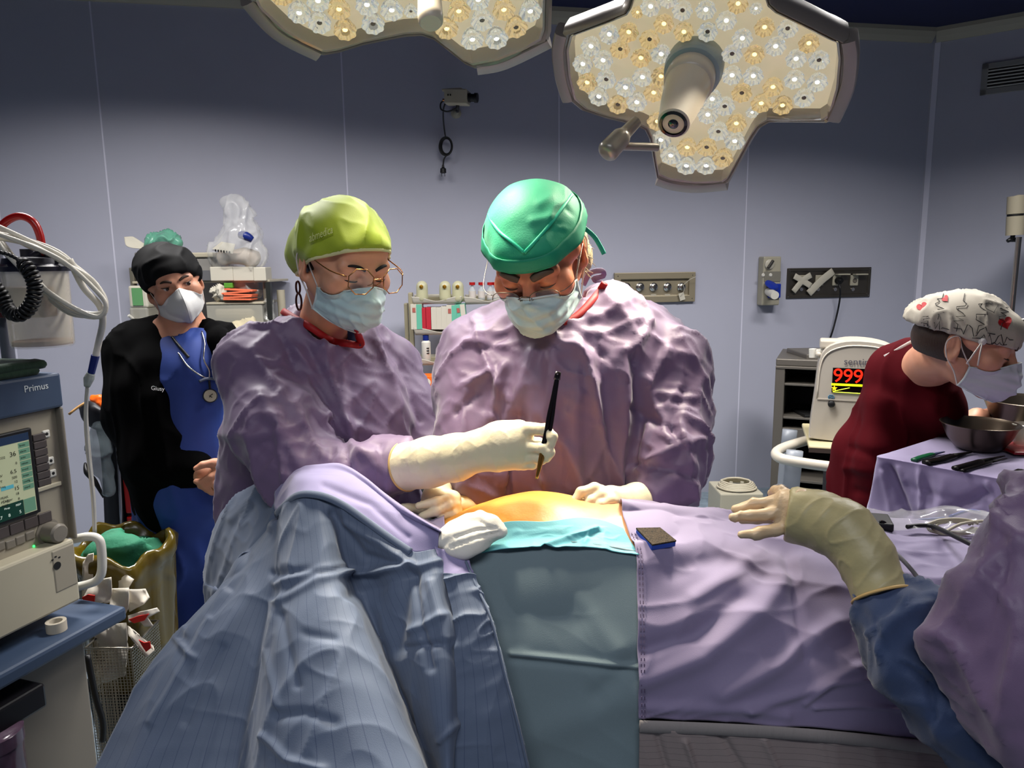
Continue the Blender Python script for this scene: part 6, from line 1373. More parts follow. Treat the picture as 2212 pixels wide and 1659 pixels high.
# ================================================================ shelf by the wall, left
def C3(px, py, D): return P(px, py, D)
def pbox(b, x0, y0, x1, y1, D, dep):
    """box whose front face fills a rectangle of the photograph at depth D"""
    a, c = P(x0, y1, D), P(x1, y0, D); return b.box((a.x, D, a.z), (c.x, D+dep, c.z))
cream = mat('shelf_cream', (.66,.63,.55), .5); clearb = mat('bin_clear', (.70,.69,.64), .25, alpha=.6); cardm = mat('carton_white', (.74,.72,.66), .7); greyb = mat('bin_grey', (.50,.49,.47), .5)
cbag = mat('bag_clear', (.88,.88,.86), .12, alpha=.26, spec=.9, crumple=.8, cscale=14)
def rack():
    D = 3.95
    root = thing('storage_rack', (P(430,700,D).x, D+.15, 0), 'cluttered storage rack against the wall behind the person in black', 'rack')
    st = mat('rack_steel', (.55,.53,.47), .35, metal=.6)
    for px in (290, 575):
        x = P(px, 700, D).x; MB().box((x-.012, D+.02, 0), (x+.012, D+.05, P(px,578,D).z)).obj('post', st, root, bev=.004)
    for py, t in ((608,.012), (703,.012), (790,.012), (900,.012)):
        a, c = P(285, py, D), P(582, py, D); MB().box((a.x, D, a.z-t), (c.x, D+.34, a.z)).obj('shelf', cream, root, bev=.003)
    x = P(592,640,D).x; MB().cyl((x, D+.12, .0), (x, D+.12, P(592,628,D).z), .022).obj('tube_post', cream, root, smooth=True)
    x = P(578,640,D).x; MB().box((x-.004, D-.01, P(578,745,D).z), (x+.02, D+.02, P(578,610,D).z)).obj('dark_edge', mat('edge_dark', (.10,.11,.10), .5), root)
    T = lambda n, l, c, g=None: dict(label=l, cat=c, group=g)
    pbox(MB(), 455, 576, 502, 607, D-.02, .10).obj('carton', cardm, bev=.004, label='white carton with folded end, left of the three on the rack', cat='box', group='white cartons on the rack')
    pbox(MB(), 504, 576, 546, 607, D-.02, .10).obj('carton', cardm, bev=.004, label='middle white carton on the rack, under the clear bag', cat='box', group='white cartons on the rack')
    pbox(MB(), 548, 577, 573, 607, D-.02, .10).obj('carton', cardm, bev=.004, label='narrow white carton at the right end of the rack', cat='box', group='white cartons on the rack')
    bn = thing('storage_bin', P(412,607,D), 'grey lidded plastic bin on the rack, behind the black cap', 'bin')
    pbox(MB(), 362, 556, 456, 607, D, .25).obj('box', greyb, bn, bev=.008); pbox(MB(), 358, 545, 459, 557, D-.01, .27).obj('lid', cream, bn, bev=.006); pbox(MB(), 425, 584, 455, 606, D-.012, .02).obj('label_plate', mat('label_grey', (.36,.36,.37), .5), bn)
    bg = thing('plastic_bag', P(515,577,D), 'knotted clear plastic bag of supplies on top of the cartons', 'bag')
    S = Solid(); S.chain([(480,548,D+.02,26),(540,550,D+.02,32)], k=.06); S.chain([(505,545,D+.03,34),(522,505,D+.03,30),(518,475,D+.03,22)], k=.06); S.chain([(518,480,D+.03,20),(512,455,D+.02,22),(495,440,D+.02,15),(540,455,D+.02,10)], k=.03)
    obj('film', S.mesh(.008, lambda p, n: .022*(ridges(p, (.3,0,1), .05, 3, 3)-.4)), cbag, bg)
    S = Solid(); S.chain([(490,555,D+.03,16),(540,557,D+.03,18)], k=.05); obj('contents', S.mesh(.008, lambda p, n: .015*(ridges(p, (1,0,.3), .05, 2, 4)-.4)), mat('bag_contents', (.66,.61,.55), .7), bg)
    q = [P(x, y, D-.06) for x, y in ((458,538),(478,522),(508,527),(503,548))]; c = MB().add(q, [(0,1,2,3)]).obj('card', cardm, bg); solid(c, .002)
    for i in range(6): 
        a = P(464+i*6, 541+.8*i, D-.065); MB().box((a.x, a.y-.001, a.z-.006), (a.x+.008, a.y, a.z+.006)).obj('print', ink_m, bg)
    MB().tube([P(519,507,D-.04), P(532,510,D-.05), P(545,518,D-.04)], [.02,.024,.016], 10, 4).obj('blue_cap', mat('cap_blue', (.05,.13,.42), .4), bg, smooth='all', label='blue cap inside the bag')
    S = Solid(); S.chain([(325,522,D+.05,14),(358,518,D+.05,15),(385,524,D+.05,10)], k=.03); obj('mesh_pack', S.mesh(.006, lambda p, n: .022*(ridges(p, (.4,0,1), .04, 2, 7)-.4)), mat('pack_green', (.38,.66,.55), .25, alpha=.7), label='crinkled clear green pack on top of the rack', cat='pack')
    q = [[P(268,512,D+.02),P(285,511,D+.03),P(292,514,D+.04)],[P(272,530,D),P(290,527,D+.02),P(320,531,D+.03)],[P(285,536,D),P(310,538,D),P(345,542,D+.02)]]
    o = obj('paper_sheet', patch(q, 16, 16, raw=True), cardm, label='white paper sheet curling off the left top of the rack', cat='paper'); solid(o, .003)
    MB().box((P(285,545,D).x, D+.02, P(300,606,D).z), (P(366,545,D).x, D+.3, P(300,545,D).z)).obj('carton', greyb, bev=.006, label='grey box at the left end of the rack top', cat='box')
    gb = thing('glove_box', P(298,703,D), 'white and green box at the left of the rack, beside the black cap', 'box')
    pbox(MB(), 280, 617, 316, 665, D-.03, .12).obj('box', cardm, gb, bev=.01); pbox(MB(), 287, 622, 306, 660, D-.034, .01).obj('green_print', mat('print_green', (.35,.56,.36), .6), gb)
    pbox(MB(), 281, 664, 318, 695, D-.03, .14).obj('storage_bin', clearb, bev=.01, label='dim clear bin under the white and green box', cat='bin')
    for i, (x0, y0, x1, y1, l) in enumerate(((278,681,300,699,'thin white tube sticking out lowest left of the rack'),(282,694,302,708,'second thin white tube below the first at the left of the rack'),(276,713,300,716,'short white tube end near the black hood'))):
        MB().cyl(P(x0,y0,D-.05), P(x1,y1,D), .008, 10).obj('tube', white_m, smooth=True, label=l, cat='tube', group='white tubes on the rack')
    S = Solid(); S.chain([(310,700,D,16),(345,702,D,18)], k=.04); obj('cloth_bundle', S.mesh(.007, lambda p, n: .02*(ridges(p, (.6,0,1), .05, 2, 9)-.4)), cardm, label='white bundle on the rack above the black shoulder', cat='cloth')
    rr = random.Random(2)
    for i in range(5):
        y = 627 + i*5; z = P(510, y, D-.06); w = .075; dx = rr.uniform(-.008, .008)
        MB().cbox((z.x+dx, D+.0, z.z), (w, .05, .0045), Matrix.Rotation(rr.uniform(-.08, .08), 3, 'Y')).obj('envelope', mat('envelope_orange', (.86,.42,.28), .6), bev=.002, label=('topmost' if i == 0 else 'lowest' if i == 4 else ('second', 'third', 'fourth')[i-1]+' from the top') + ' of the flat orange envelopes stacked on the rack', cat='envelope', group='orange envelopes on the rack')
    S = Solid(); S.chain([(470,640,D,8),(462,628,D,7),(475,622,D,7),(482,638,D-.02,8)], k=.008); obj('tube_tangle', S.mesh(.005, lambda p, n: .014*(ridges(p, (1,0,1), .02, 2, 6)-.4)), cardm, label='tangle of thin white tubes beside the orange envelopes', cat='tubing')
    S = Solid(); S.chain([(490,622,D+.06,14),(530,618,D+.06,16),(550,630,D+.06,14)], k=.03); obj('clear_pack', S.mesh(.007, lambda p, n: .02*(ridges(p, (1,0,.5), .04, 2, 16)-.4)), cbag, label='clear crinkled pack behind the orange envelopes', cat='pack')
    pbox(MB(), 484, 611, 502, 622, D-.01, .03).obj('green_label', mat('label_green', (.30,.55,.16), .6), bev=.002, label='small green card above the orange envelopes', cat='card')
    for i, (x0, y0, x1, y1, l) in enumerate(((448,655,566,700,'pale clear drawer bin below the orange envelopes'),(446,706,572,760,'clear bin on the rack half hidden behind the purple shoulder'))):
        b = thing('storage_bin', P((x0+x1)/2, y1, D), l, 'bin', 'clear bins on the rack'); pbox(MB(), x0, y0, x1, y1, D-.03, .25).obj('box', clearb, b, bev=.006); pbox(MB(), x0-3, y0-3, x1+3, y0+3, D-.035, .26).obj('rim', cream, b, bev=.002)
        pbox(MB(), x0+15, y0+9, x1-20, y1-12, D-.02, .1).obj('contents', mat('bin_contents', (.66,.62,.52), .7), b, bev=.02)
    S = Solid(); S.chain([(515,715,D-.06,16),(545,708,D-.06,16),(560,722,D-.06,14)], k=.03); obj('clear_pack', S.mesh(.007, lambda p, n: .022*(ridges(p, (1,0,.5), .04, 2, 26)-.4)), mat('pack_pale', (.80,.76,.64), .3, alpha=.75), label='bag of white and yellow syringes at the purple shoulder', cat='bag')
    S = Solid(); S.chain([(580,655,D+.02,8),(582,690,D+.02,9),(578,730,D+.02,8)], k=.03); obj('hanging_bag', S.mesh(.007, lambda p, n: .016*(ridges(p, (0,0,1), .03, 2, 36)-.4)), cbag, label='narrow clear bag hanging at the right side of the rack', cat='bag')
rack()
# ================================================================ tilt-bin rack between the surgeons
def tray(b, x0, x1, y, D, dep=.12):
    a, c = P(x0, y, D), P(x1, y, D); w = c.x-a.x; n = 14; h = P(x0, y-17, D).z - a.z
    rows = []
    for t, dy, dz in ((0, dep, h*1.0), (.3, dep*.9, 0), (.75, .02, -h*.1), (1, 0, None)):
        r = []
        for i in range(n+1):
            u = i/n; lip = h*(.85 - .62*math.exp(-((u-.5)/.26)**2))
            r.append(Vector((a.x + w*(u if dz is None or t == 0 else .03+.94*u), D+dy, a.z + (lip if dz is None else dz))))
        rows.append(r)
    return rows
def bin_rack():
    D = 4.12
    root = thing('bin_rack', (P(930,800,D).x, D+.1, 0), 'cream rack of shallow trays over a counter, seen between the two surgeons', 'rack')
    post = mat('rack_beige', (.60,.57,.47), .5); tr = mat('tray_cream', (.68,.66,.61), .45)
    for x0, x1, ya, o in ((881,891,632,0),(872,881,655,.05)):
        a, c = P(x0, ya, D+.06+o), P(x1, ya, D+.06+o); MB().box((a.x, D+.06+o, P(x0,780,D).z), (c.x, D+.10+o, a.z)).obj('post', post, root, bev=.006)
        MB().box((a.x+.006, D+.065+o, .0), (c.x-.004, D+.095+o, P(x0,780,D).z)).obj('post', mat('post_steel', (.52,.46,.34), .3, metal=.8), root, bev=.003)
    c = P(1105,700,D); MB().box((c.x-.02, D+.08, .9), (c.x, D+.12, P(1105,640,D).z)).obj('post', post, root, bev=.006)
    for py in (655, 722, 788): z = P(900,py,D).z; MB().box((P(886,py,D).x, D+.10, z), (P(1105,py,D).x, D+.12, z+.03)).obj('rail', post, root, bev=.003)
    for x0, x1, y in ((889,998,655),(1002,1104,655),(893,1012,722),(1016,1110,722),(894,1000,788),(1004,1110,788)):
        rows = tray(None, x0, x1, y, D); o = obj('tray', patch(rows, 40, 20, raw=True), tr, root); solid(o, .004)
    ct = P(925,862,D); MB().box((P(890,862,D).x, D-.22, ct.z-.02), (P(1120,862,D).x, D+.2, ct.z+.008)).obj('counter', mat('counter_white', (.74,.72,.66), .5), root, bev=.004)
    MB().box((P(896,862,D).x, D-.18, .08), (P(1115,862,D).x, D+.2, ct.z-.02)).obj('cabinet', mat('cabinet_grey', (.16,.17,.17), .5), root, bev=.004)
    for z in (.45, .75): MB().box((P(896,862,D).x+.01, D-.19, z), (P(1115,862,D).x-.01, D-.18, z+.012)).obj('drawer_gap', mat('gap_silver', (.55,.55,.52), .4), root)
    fm = mat('flask_plastic', (.76,.75,.62), .3, alpha=.8); fl = mat('flask_liquid', (.66,.64,.30), .35); gd_ = mat('brass', (.78,.58,.18), .25, metal=.9)
    for i, (x, l) in enumerate(((911,'leftmost'),(961,'middle'),(989,'rightmost'))):
        b = P(x, 648, D-.0); t = thing('wash_flask', b + Vector((0,.03,0)), l+' of three rounded flasks with a brass stud on the upper tray', 'flask', 'flasks on the upper tray')
        r = 13*D/FPX; h = P(x,606,D).z - b.z
        S = Solid(); S.rc(b+Vector((0,.03,r*.4)), b+Vector((0,.03,h-r)), r, r*.95, raw=True); obj('shell', S.mesh(.004), fm, t)
        S = Solid(); S.rc(b+Vector((0,.03,r*.4)), b+Vector((0,.03,h*.42)), r*.9, r*.8, raw=True); obj('liquid', S.mesh(.004), fl, t)
        MB().lathe(b+Vector((0,.03-r*.95,h*.68)), (0,-1,0), [(r*.34,0),(r*.30,.008),(r*.12,.010)], 16).obj('stud', gd_, t, smooth=True)
    rm = mat('vial_cap_red', (.62,.06,.06), .4); vg = mat('vial_glass', (.78,.80,.80), .08, alpha=.5); vl = mat('vial_label', (.74,.71,.68), .6)
    for i, (x, l) in enumerate(((1020,'leftmost red-capped vial on the upper tray'),(1040,'second red-capped vial from the left on the upper tray'),(1059,'third red-capped vial from the left on the upper tray'),(1070,'red-capped vial nearest to the wire spectacles'))):
        b = P(x, 648, D) + Vector((0,.03+.012*(i == 3),0)); t = thing('vial', b, l, 'vial', 'red-capped vials'); h = P(x,610,D).z - b.z; r = 7.5*D/FPX
        MB().lathe(b, UP, [(r,0),(r,h*.55),(r*.45,h*.72),(r*.45,h*.86)], 18).obj('glass', vg, t, smooth=True); MB().lathe(b, UP, [(r*1.03,h*.12),(r*1.03,h*.5)], 18).obj('vial_label', vl, t, smooth=True); MB().lathe(b, UP, [(r*.85,h*.84),(r*.85,h)], 18).obj('cap', rm, t, smooth=True)
    tealm = mat('carton_teal', (.36,.66,.56), .6); redm = mat('carton_red', (.66,.10,.17), .6)
    B_ = [(888,911,657,'white and teal medicine box at the left end of the middle tray',cardm,tealm),(911,919,665,'narrow red box, first of the two on the middle tray',redm,None),(921,930,664,'narrow red box, second of the two on the middle tray',redm,None),(932,942,664,'narrow white box next to the red ones',cardm,None),(943,953,664,'narrow white box in the middle of the tray row',cardm,None),(954,964,662,'narrow white box left of the larger white and teal one',cardm,None),(965,986,659,'white and teal medicine box right of the narrow white ones',cardm,tealm),(987,1008,657,'teal and white medicine box leaning at the right end of the middle tray',tealm,cardm)]
    for i, (x0, x1, y, l, m1, m2) in enumerate(B_):
        t = thing('medicine_box', P((x0+x1)/2, 706, D-.02) , l, 'box', 'boxes on the middle tray'); D1 = D+.0
        xm = x0 + (x1-x0)*.55 if m2 else x1
        pbox(MB(), x0, y, x1, 712, D1, .08).obj('carton', m1, t, bev=.002)
        if m2: pbox(MB(), xm, y+.5, x1-.5, 711, D1-.002, .01).obj('colour_panel', m2, t)
        if m2: pbox(MB(), x0+3, y+8, x0+9, y+18, D1-.002, .01).obj('print', mat('print_rose', (.62,.34,.30), .6), t)
        if i == 7: t.rotation_euler = (0, radians(-5), 0)
    b = P(920, 780, D) + Vector((0,.03,0)); t = thing('bottle', b, 'white bottle with a dark blue cap on the lowest tray', 'bottle'); h = P(920,725,D).z-b.z; r = 10*D/FPX
    MB().lathe(b, UP, [(r*.9,0),(r,.004),(r,h*.72),(r*.6,h*.80)], 24).obj('body', white_m, t, smooth=True); MB().lathe(b, UP, [(r*.66,h*.79),(r*.66,h)], 24).obj('cap', mat('cap_blue', (.05,.13,.42), .4), t, smooth=True)
    for k in range(3): MB().box((b.x+r*.2, b.y-r*1.02, b.z+h*(.28+.1*k)), (b.x+r*.75, b.y-r*.8, b.z+h*(.32+.1*k))).obj('print', ink_m, t)
    S = Solid(); S.chain([(950,776,D+.02,5),(970,770,D+.02,8),(990,766,D+.03,7)], k=.02); obj('glove_bundle', S.mesh(.005, lambda p, n: .018*(ridges(p, (1,0,.4), .03, 2, 3)-.4)), mat('gloves_cream', (.76,.70,.55), .6), label='loose cream gloves lying in the lowest tray', cat='gloves')
    g = thing('glove_box', P(938,850,D-.12), 'orange glove box on the counter by the purple sleeve', 'box')
    om = mat('carton_orange', (.90,.40,.06), .55); pbox(MB(), 913, 812, 985, 850, D-.14, .11).obj('carton', om, g, bev=.003)
    a = P(938,812,D-.08); MB().lathe(a + Vector((0,0,-.002)), UP, [(.03,0),(.03,.004)], 20).obj('opening', ink_m, g)
    a = P(922,826,D-.141); MB().lathe(a, (0,-1,0), [(.022,0),(.022,.001)], 20).obj('print', mat('print_pale', (.80,.76,.70), .6), g); pbox(MB(), 930, 838, 962, 848, D-.143, .003).obj('barcode_plate', cardm, g)
    for k in range(9): pbox(MB(), 933+k*3, 839, 934.3+k*3, 847, D-.1445, .001).obj('barcode', ink_m, g)
bin_rack()
# ================================================================ fittings on the walls
def wbox(b, x0, y0, x1, y1, n0, n1):
    (a, za), (c, zc) = wsz(x0, y1), wsz(x1, y0); return b.box((a, za, n0), (c, zc, n1))
dsteel = mat('steel_brushed', (.36,.34,.31), .38, metal=.85, bump=.1, bscale=300, stretch=(.1,1,1)); bsteel = mat('steel_bronze', (.60,.56,.47), .42, metal=.45)
socket_m = mat('socket_beige', (.62,.60,.53), .45); tape_m = mat('tape_clear_white', (.70,.68,.62), .6, bump=.3, bscale=60)
def wall_camera():
    c = wp(985, 245); root = thing('wall_camera', c, 'small beige camera on the back wall with a black cable hanging down', 'camera')
    D = 4.30; b = beige3
    MB().lathe(c, WN, [(.030,0),(.030,.012),(.014,.02),(.012,.07)], 24).obj('wall_bracket', socket_m, root, smooth=True)
    MB().tube([c + WN*.06, P(988,236,D+.02), P(989,226,D)], .010, 10, 3).obj('ball_arm', black_m, root, smooth='all')
    a = P(963,210,D); e = P(1012,211,D-.03); ax = (e-a).normalized(); up = Vector((0,0,1)); M = Matrix((ax, ax.cross(up).normalized(), up)).transposed()
    ctr = a.lerp(e, .5); MB().cbox(ctr, ((e-a).length/2, .035, .040), M).obj('case', b, root, bev=.006)
    MB().cbox(P(980,196,D), (.058,.038,.006), M @ Matrix.Rotation(radians(-4), 3, 'Y')).obj('sunshield', b, root, bev=.003)
    MB().lathe(e, ax, [(.025,0),(.025,.012),(.021,.014),(.021,.035),(.026,.036),(.026,.052),(.018,.053)], 24).obj('lens', black_m, root, smooth=True)
    for px in (968, 973): q = P(px,205,D-.05); MB().box((q.x-.004,q.y-.004,q.z-.005),(q.x+.003,q.y,q.z+.005)).obj('switch', ink_m, root)
    MB().cyl(P(956,216,D), P(964,216,D), .007).obj('plug_socket', gold_m, root, smooth=True)
    MB().tube([P(958,217,D), P(952,224,D), P(953,236,D), P(966,241,D), P(982,236,D), P(990,228,D)], .0045, 8, 5).tube([P(964,219,D), P(958,235,D+.02), P(958,262,D+.08), P(962,294,D+.12), P(964,298,D+.12)], .0045, 8, 5).obj('cable', black_m, root, smooth='all')
    k = MB()
    for i in range(5): k.tube([P(963+(14-i*.8)*cos(t)+i*.4, 316+(20-i*.8)*sin(t), D+.12+.006*i) for t in np.linspace(0, 2*pi, 17)[:-1]], .0045, 8, 2, closed=True)
    k.obj('cable_coil', black_m, root, smooth='all')
    MB().tube([P(964,336,D+.12), P(959,344,D+.12), P(957,358,D+.12)], .0045, 8, 4).obj('cable', black_m, root, smooth='all')
    p0 = P(957,356,D+.12); MB().lathe(p0, -UP, [(.006,0),(.008,.015),(.017,.022),(.018,.045),(.012,.048)], 16).obj('plug', black_m, root, smooth=True)
    for dx in (-.009, .009): MB().cyl(p0 + Vector((dx,0,-.046)), p0 + Vector((dx,0,-.066)), .0024, 8).obj('plug_pin', silver_m, root)
wall_camera()
def frame_panel(root, x0, y0, x1, y1, m, inset, depth=.012):
    (a, za), (c, zc) = wsz(x0, y1), wsz(x1, y0); b = MB(WF)
    o = [(a,za),(c,za),(c,zc),(a,zc)]; i_ = [(a+inset,za+inset),(c-inset,za+inset),(c-inset,zc-inset),(a+inset,zc-inset)]
    b.add([(*p,.0) for p in o]+[(*p,depth) for p in o]+[(*p,depth) for p in i_]+[(*p,.003) for p in i_], [(k,(k+1)%4,4+(k+1)%4,4+k) for k in range(4)]+[(4+k,4+(k+1)%4,8+(k+1)%4,8+k) for k in range(4)]+[(8+k,8+(k+1)%4,12+(k+1)%4,12+k) for k in range(4)]+[(12,13,14,15)])
    b.obj('frame_plate', m, root, bev=.003)
    for p in i_: MB(WF).lathe(((p[0]+o[i_.index(p)][0])/2, (p[1]+o[i_.index(p)][1])/2, depth), (0,0,1), [(.004,0),(.003,.002)], 10).obj('screw', silver_m, root)
def gas_panel():
    root = thing('gas_panel', wp(1412,655), 'bronze metal wall panel with five gas outlets, behind the man in the green cap', 'panel')
    frame_panel(root, 1325, 587, 1500, 655, bsteel, .042, .022)
    for x in (1352,1382,1411,1441,1471):
        s, z = wsz(x, 620); MB(WF).lathe((s,z,.003), (0,0,1), [(.028,0),(.028,.006),(.022,.010),(.022,.020),(.014,.024),(.012,.034)], 24).obj('outlet', silver_m, root, smooth=True)
        s, z = wsz(x, 638); MB(WF).box((s-.018,z-.007,.003),(s+.018,z+.007,.005)).obj('outlet_label', tape_m, root)
    tg = MB(); tg.tube([wp(1474,612,.05), wp(1478,626,.05), wp(1470,640,.04)], .0015, 6, 4); tg.obj('tag_string', tape_m, root)
    s, z = wsz(1468, 640); MB(WF).cbox((s,z,.035), (.018,.024,.002), Matrix.Rotation(.3, 3, 'Z')).obj('paper_tag', cardm, root)
    MB().tube([wp(1476,616,.04), wp(1490,604,.06), wp(1503,598,.07)], .002, 6, 3).obj('pull_cord', tape_m, root)
gas_panel()
def switch_box():
    root = thing('switch_socket', wp(1655,658), 'tall beige switch box with a rotary knob and blue industrial socket', 'socket')
    wbox(MB(WF), 1634, 554, 1676, 659, 0, .07).obj('box', socket_m, root, bev=.008); wbox(MB(WF), 1638, 586, 1674, 608, .07, .074).obj('mid_plate', mat('plate_grey', (.45,.44,.40), .5), root)
    s, z = wsz(1661, 571, .07); MB(WF).lathe((s,z,.07), (0,0,1), [(.032,0),(.032,.010),(.026,.014)], 24).obj('rotary_switch', mat('knob_pale', (.70,.68,.62), .4), root, smooth=True); MB(WF).cbox((s,z,.09), (.008,.030,.010), Matrix.Rotation(-.6, 3, 'Z')).obj('switch_lever', mat('knob_dark', (.20,.19,.18), .4), root, bev=.003)
    for x in (1648, 1664): s, z = wsz(x, 594, .07); MB(WF).lathe((s,z,.074), (0,0,1), [(.012,0),(.009,.004)], 14).obj('fuse_cap', white_m, root, smooth=True)
    bl = mat('socket_blue', (.04,.16,.56), .4); wbox(MB(WF), 1645, 612, 1672, 643, .07, .09).obj('socket', bl, root, bev=.006)
    s, z = wsz(1665, 618, .1); MB(WF).lathe((s-.005,z,.11), (.2,.75,.5), [(.043,0),(.046,.006),(.043,.016),(.02,.02)], 28).obj('socket_lid', bl, root, smooth=True)
    MB().cyl(wp(1660,630,.08), wp(1674,638,.20), .026).obj('plug', white_m, root, smooth=True)
switch_box()
def outlet_panel():
    root = thing('outlet_panel', wp(1788,645), 'dark steel wall panel with four sockets, two of them taped over', 'panel')
    frame_panel(root, 1697, 577, 1881, 645, dsteel, .022, .010)
    for x in (1732, 1768, 1805, 1843):
        wbox(MB(WF), x-9, 594, x+9, 617, .003, .014).obj('socket', socket_m, root, bev=.003)
        s, z = wsz(x+1, 606); MB(WF).lathe((s,z,.0125), (0,0,1), [(.018,0),(.016,.003),(.012,.0015)], 18).obj('socket_well', keyb, root, smooth=True)
        s, z = wsz(x-2, 625); MB(WF).lathe((s,z,.003), (0,0,1), [(.012,0),(.012,.006),(.007,.006),(.006,.003)], 16).obj('earth_stud', silver_m, root, smooth=True)
        MB(WF).box((wsz(x-4,596)[0], wsz(x,594)[1], .014), (wsz(x+22,596)[0], wsz(x,591)[1], .05)).obj('flap', socket_m, root) if x > 1790 else None
    for pts_, w in (([(1716,596),(1733,606),(1752,618)], .020), ([(1752,594),(1734,606),(1714,630)], .020), ([(1800,586),(1775,606),(1747,634)], .026)):
        MB().tube([wp(x, y, .022) for x, y in pts_], 1, 8, 4, flat=(w,.0025,WN)).obj('tape_strip', tape_m, root, smooth='all')
    t = thing('power_cable', wp(1784,752), 'black power cable plugged into the dark wall panel', 'cable')
    MB(WF).lathe((*wsz(1806,606), .014), (.1,0,1), [(.022,0),(.022,.03),(.012,.045)], 18).obj('plug', black_m, t, smooth=True)
    MB().tube([wp(1808,607,.05), wp(1815,625,.09), wp(1812,660,.05), wp(1800,710,.04), wp(1788,745,.08), P(1783,765,4.35), P(1740,860,4.6), P(1712,960,4.75), P(1708,1040,4.7), P(1703,1070,4.6)], .006, 8, 6).obj('cord', black_m, t, smooth='all')
outlet_panel()
def vent():
    h = lambda x, y: CF.inverted() @ PL(x, y, CO, CN)
    a, c = h(2117,207), h(2118,140); w = .46; root = thing('air_vent', CF @ Vector((a.x,a.y,0)), 'metal air vent with dark slats high on the right wall', 'vent')
    x0, x1, z0, z1 = a.x, a.x+w, a.y, c.y; b = MB(CF); t = .035
    vm = mat('vent_metal', (.56,.56,.55), .4, metal=.3)
    b.box((x0,z0,0),(x0+t,z1,.015)).box((x1-t,z0,0),(x1,z1,.015)).box((x0,z0,0),(x1,z0+t,.015)).box((x0,z1-t,0),(x1,z1,.015)).obj('vent_frame', vm, root, bev=.002)
    MB(CF).box((x0+t,z0+t,.0005),(x1-t,z1-t,.001)).obj('vent_back', ink_m, root)
    for k in range(6):
        z = z0+t + (k+.5)*(z1-z0-2*t)/6; MB(CF).cbox(((x0+x1)/2, z, .008), (w/2-t, .004, .009), Matrix.Rotation(.5, 3, 'X')).obj('slat', vm, root)
vent()
def arm():
    D = 4.15; root = thing('jointed_bracket', P(2195,515,D), 'beige jointed arm with a black wing knob at the right edge', 'arm')
    am = mat('arm_beige', (.60,.57,.49), .45); r = 17*D/FPX
    MB().cyl(P(2194,462,D), P(2196,424,D), r).obj('upper_joint', am, root, smooth=True); MB().cyl(P(2192,508,D), P(2194,467,D), r).obj('lower_joint', am, root, smooth=True); MB().cyl(P(2193,467,D), P(2193.5,462,D), r*.9).obj('joint_gap', ink_m, root, smooth=True)
    q = CO + CS*1.35; MB().tube([P(2200,488,D), P(2240,487,D+.1), P(2300,486,D+.3)], .05, 14, 3).obj('arm_tube', am, root, smooth='all'); MB().tube([P(2198,440,D), P(2240,440,D+.1), P(2340,440,D+.25)], .048, 14, 3).obj('arm_tube', am, root, smooth='all')
    MB().cyl(P(2188,508,D), P(2187,516,D), .012).obj('knob_stem', black_m, root); MB().tube([P(2176,521,D), P(2182,518,D), P(2187,519,D), P(2193,518,D), P(2199,521,D)], [.010,.013,.010,.013,.010], 10, 3).obj('wing_knob', black_m, root, smooth='all')
arm()
# ================================================================ equipment behind on the right
def steel_cart():
    D = 3.95; root = thing('steel_cabinet', (P(1770,1000,D).x, D+.25, 0), 'open grey steel cabinet against the wall behind the monitor', 'cabinet')
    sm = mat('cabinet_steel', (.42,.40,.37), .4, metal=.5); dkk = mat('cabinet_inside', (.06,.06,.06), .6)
    x0, x1 = P(1717,900,D).x, P(1900,900,D).x; zt = P(1730,778,D).z; zm = P(1730,930,D).z
    MB().box((x0,D,zt-.04),(x1,D+.5,zt)).obj('top_plate', sm, root, bev=.006)
    for a, c in ((x0,x0+.05),(x1-.05,x1)): MB().box((a,D,.06),(c,D+.5,zt-.04)).obj('side_panel', sm, root, bev=.004)
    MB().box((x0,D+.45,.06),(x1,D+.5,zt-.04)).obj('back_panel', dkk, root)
    for py, h in ((832,.012),(905,.012),(930,.06),(1040,.015),(1092,.03)): z = P(1730,py,D).z; MB().box((x0+.03,D+.01,z-h),(x1-.03,D+.46,z)).obj('shelf', sm, root, bev=.002)
    MB().box((x0,D-.005,P(1730,800,D).z),(x1,D+.02,zt-.04)).obj('front_rail', sm, root, bev=.003)
    for x in (x0+.05, x1-.05): MB().lathe((x,D+.06,.035), (1,0,0), [(.035,-.012),(.035,.012)], 18).obj('caster', black_m, root, smooth=True)
    pbox(MB(), 1742, 764, 1830, 778, D+.05, .3).obj('steel_tray', sm, bev=.006, label='flat steel tray on top of the grey steel cabinet', cat='tray')
    root.rotation_euler = (0, 0, radians(-24))
    S = Solid(); S.chain([(1772,862,D+.05,6),(1775,875,D+.05,5),(1778,895,D+.04,5)], k=.01); obj('black_handset', S.mesh(.006), black_m, label='black handset hanging inside the steel cabinet', cat='handset')
    pbox(MB(), 1738, 896, 1782, 905, D+.03, .2).obj('control_box', mat('box_dark', (.09,.09,.09), .4), bev=.004, label='low dark control box on the shelf of the steel cabinet', cat='box')
steel_cart()
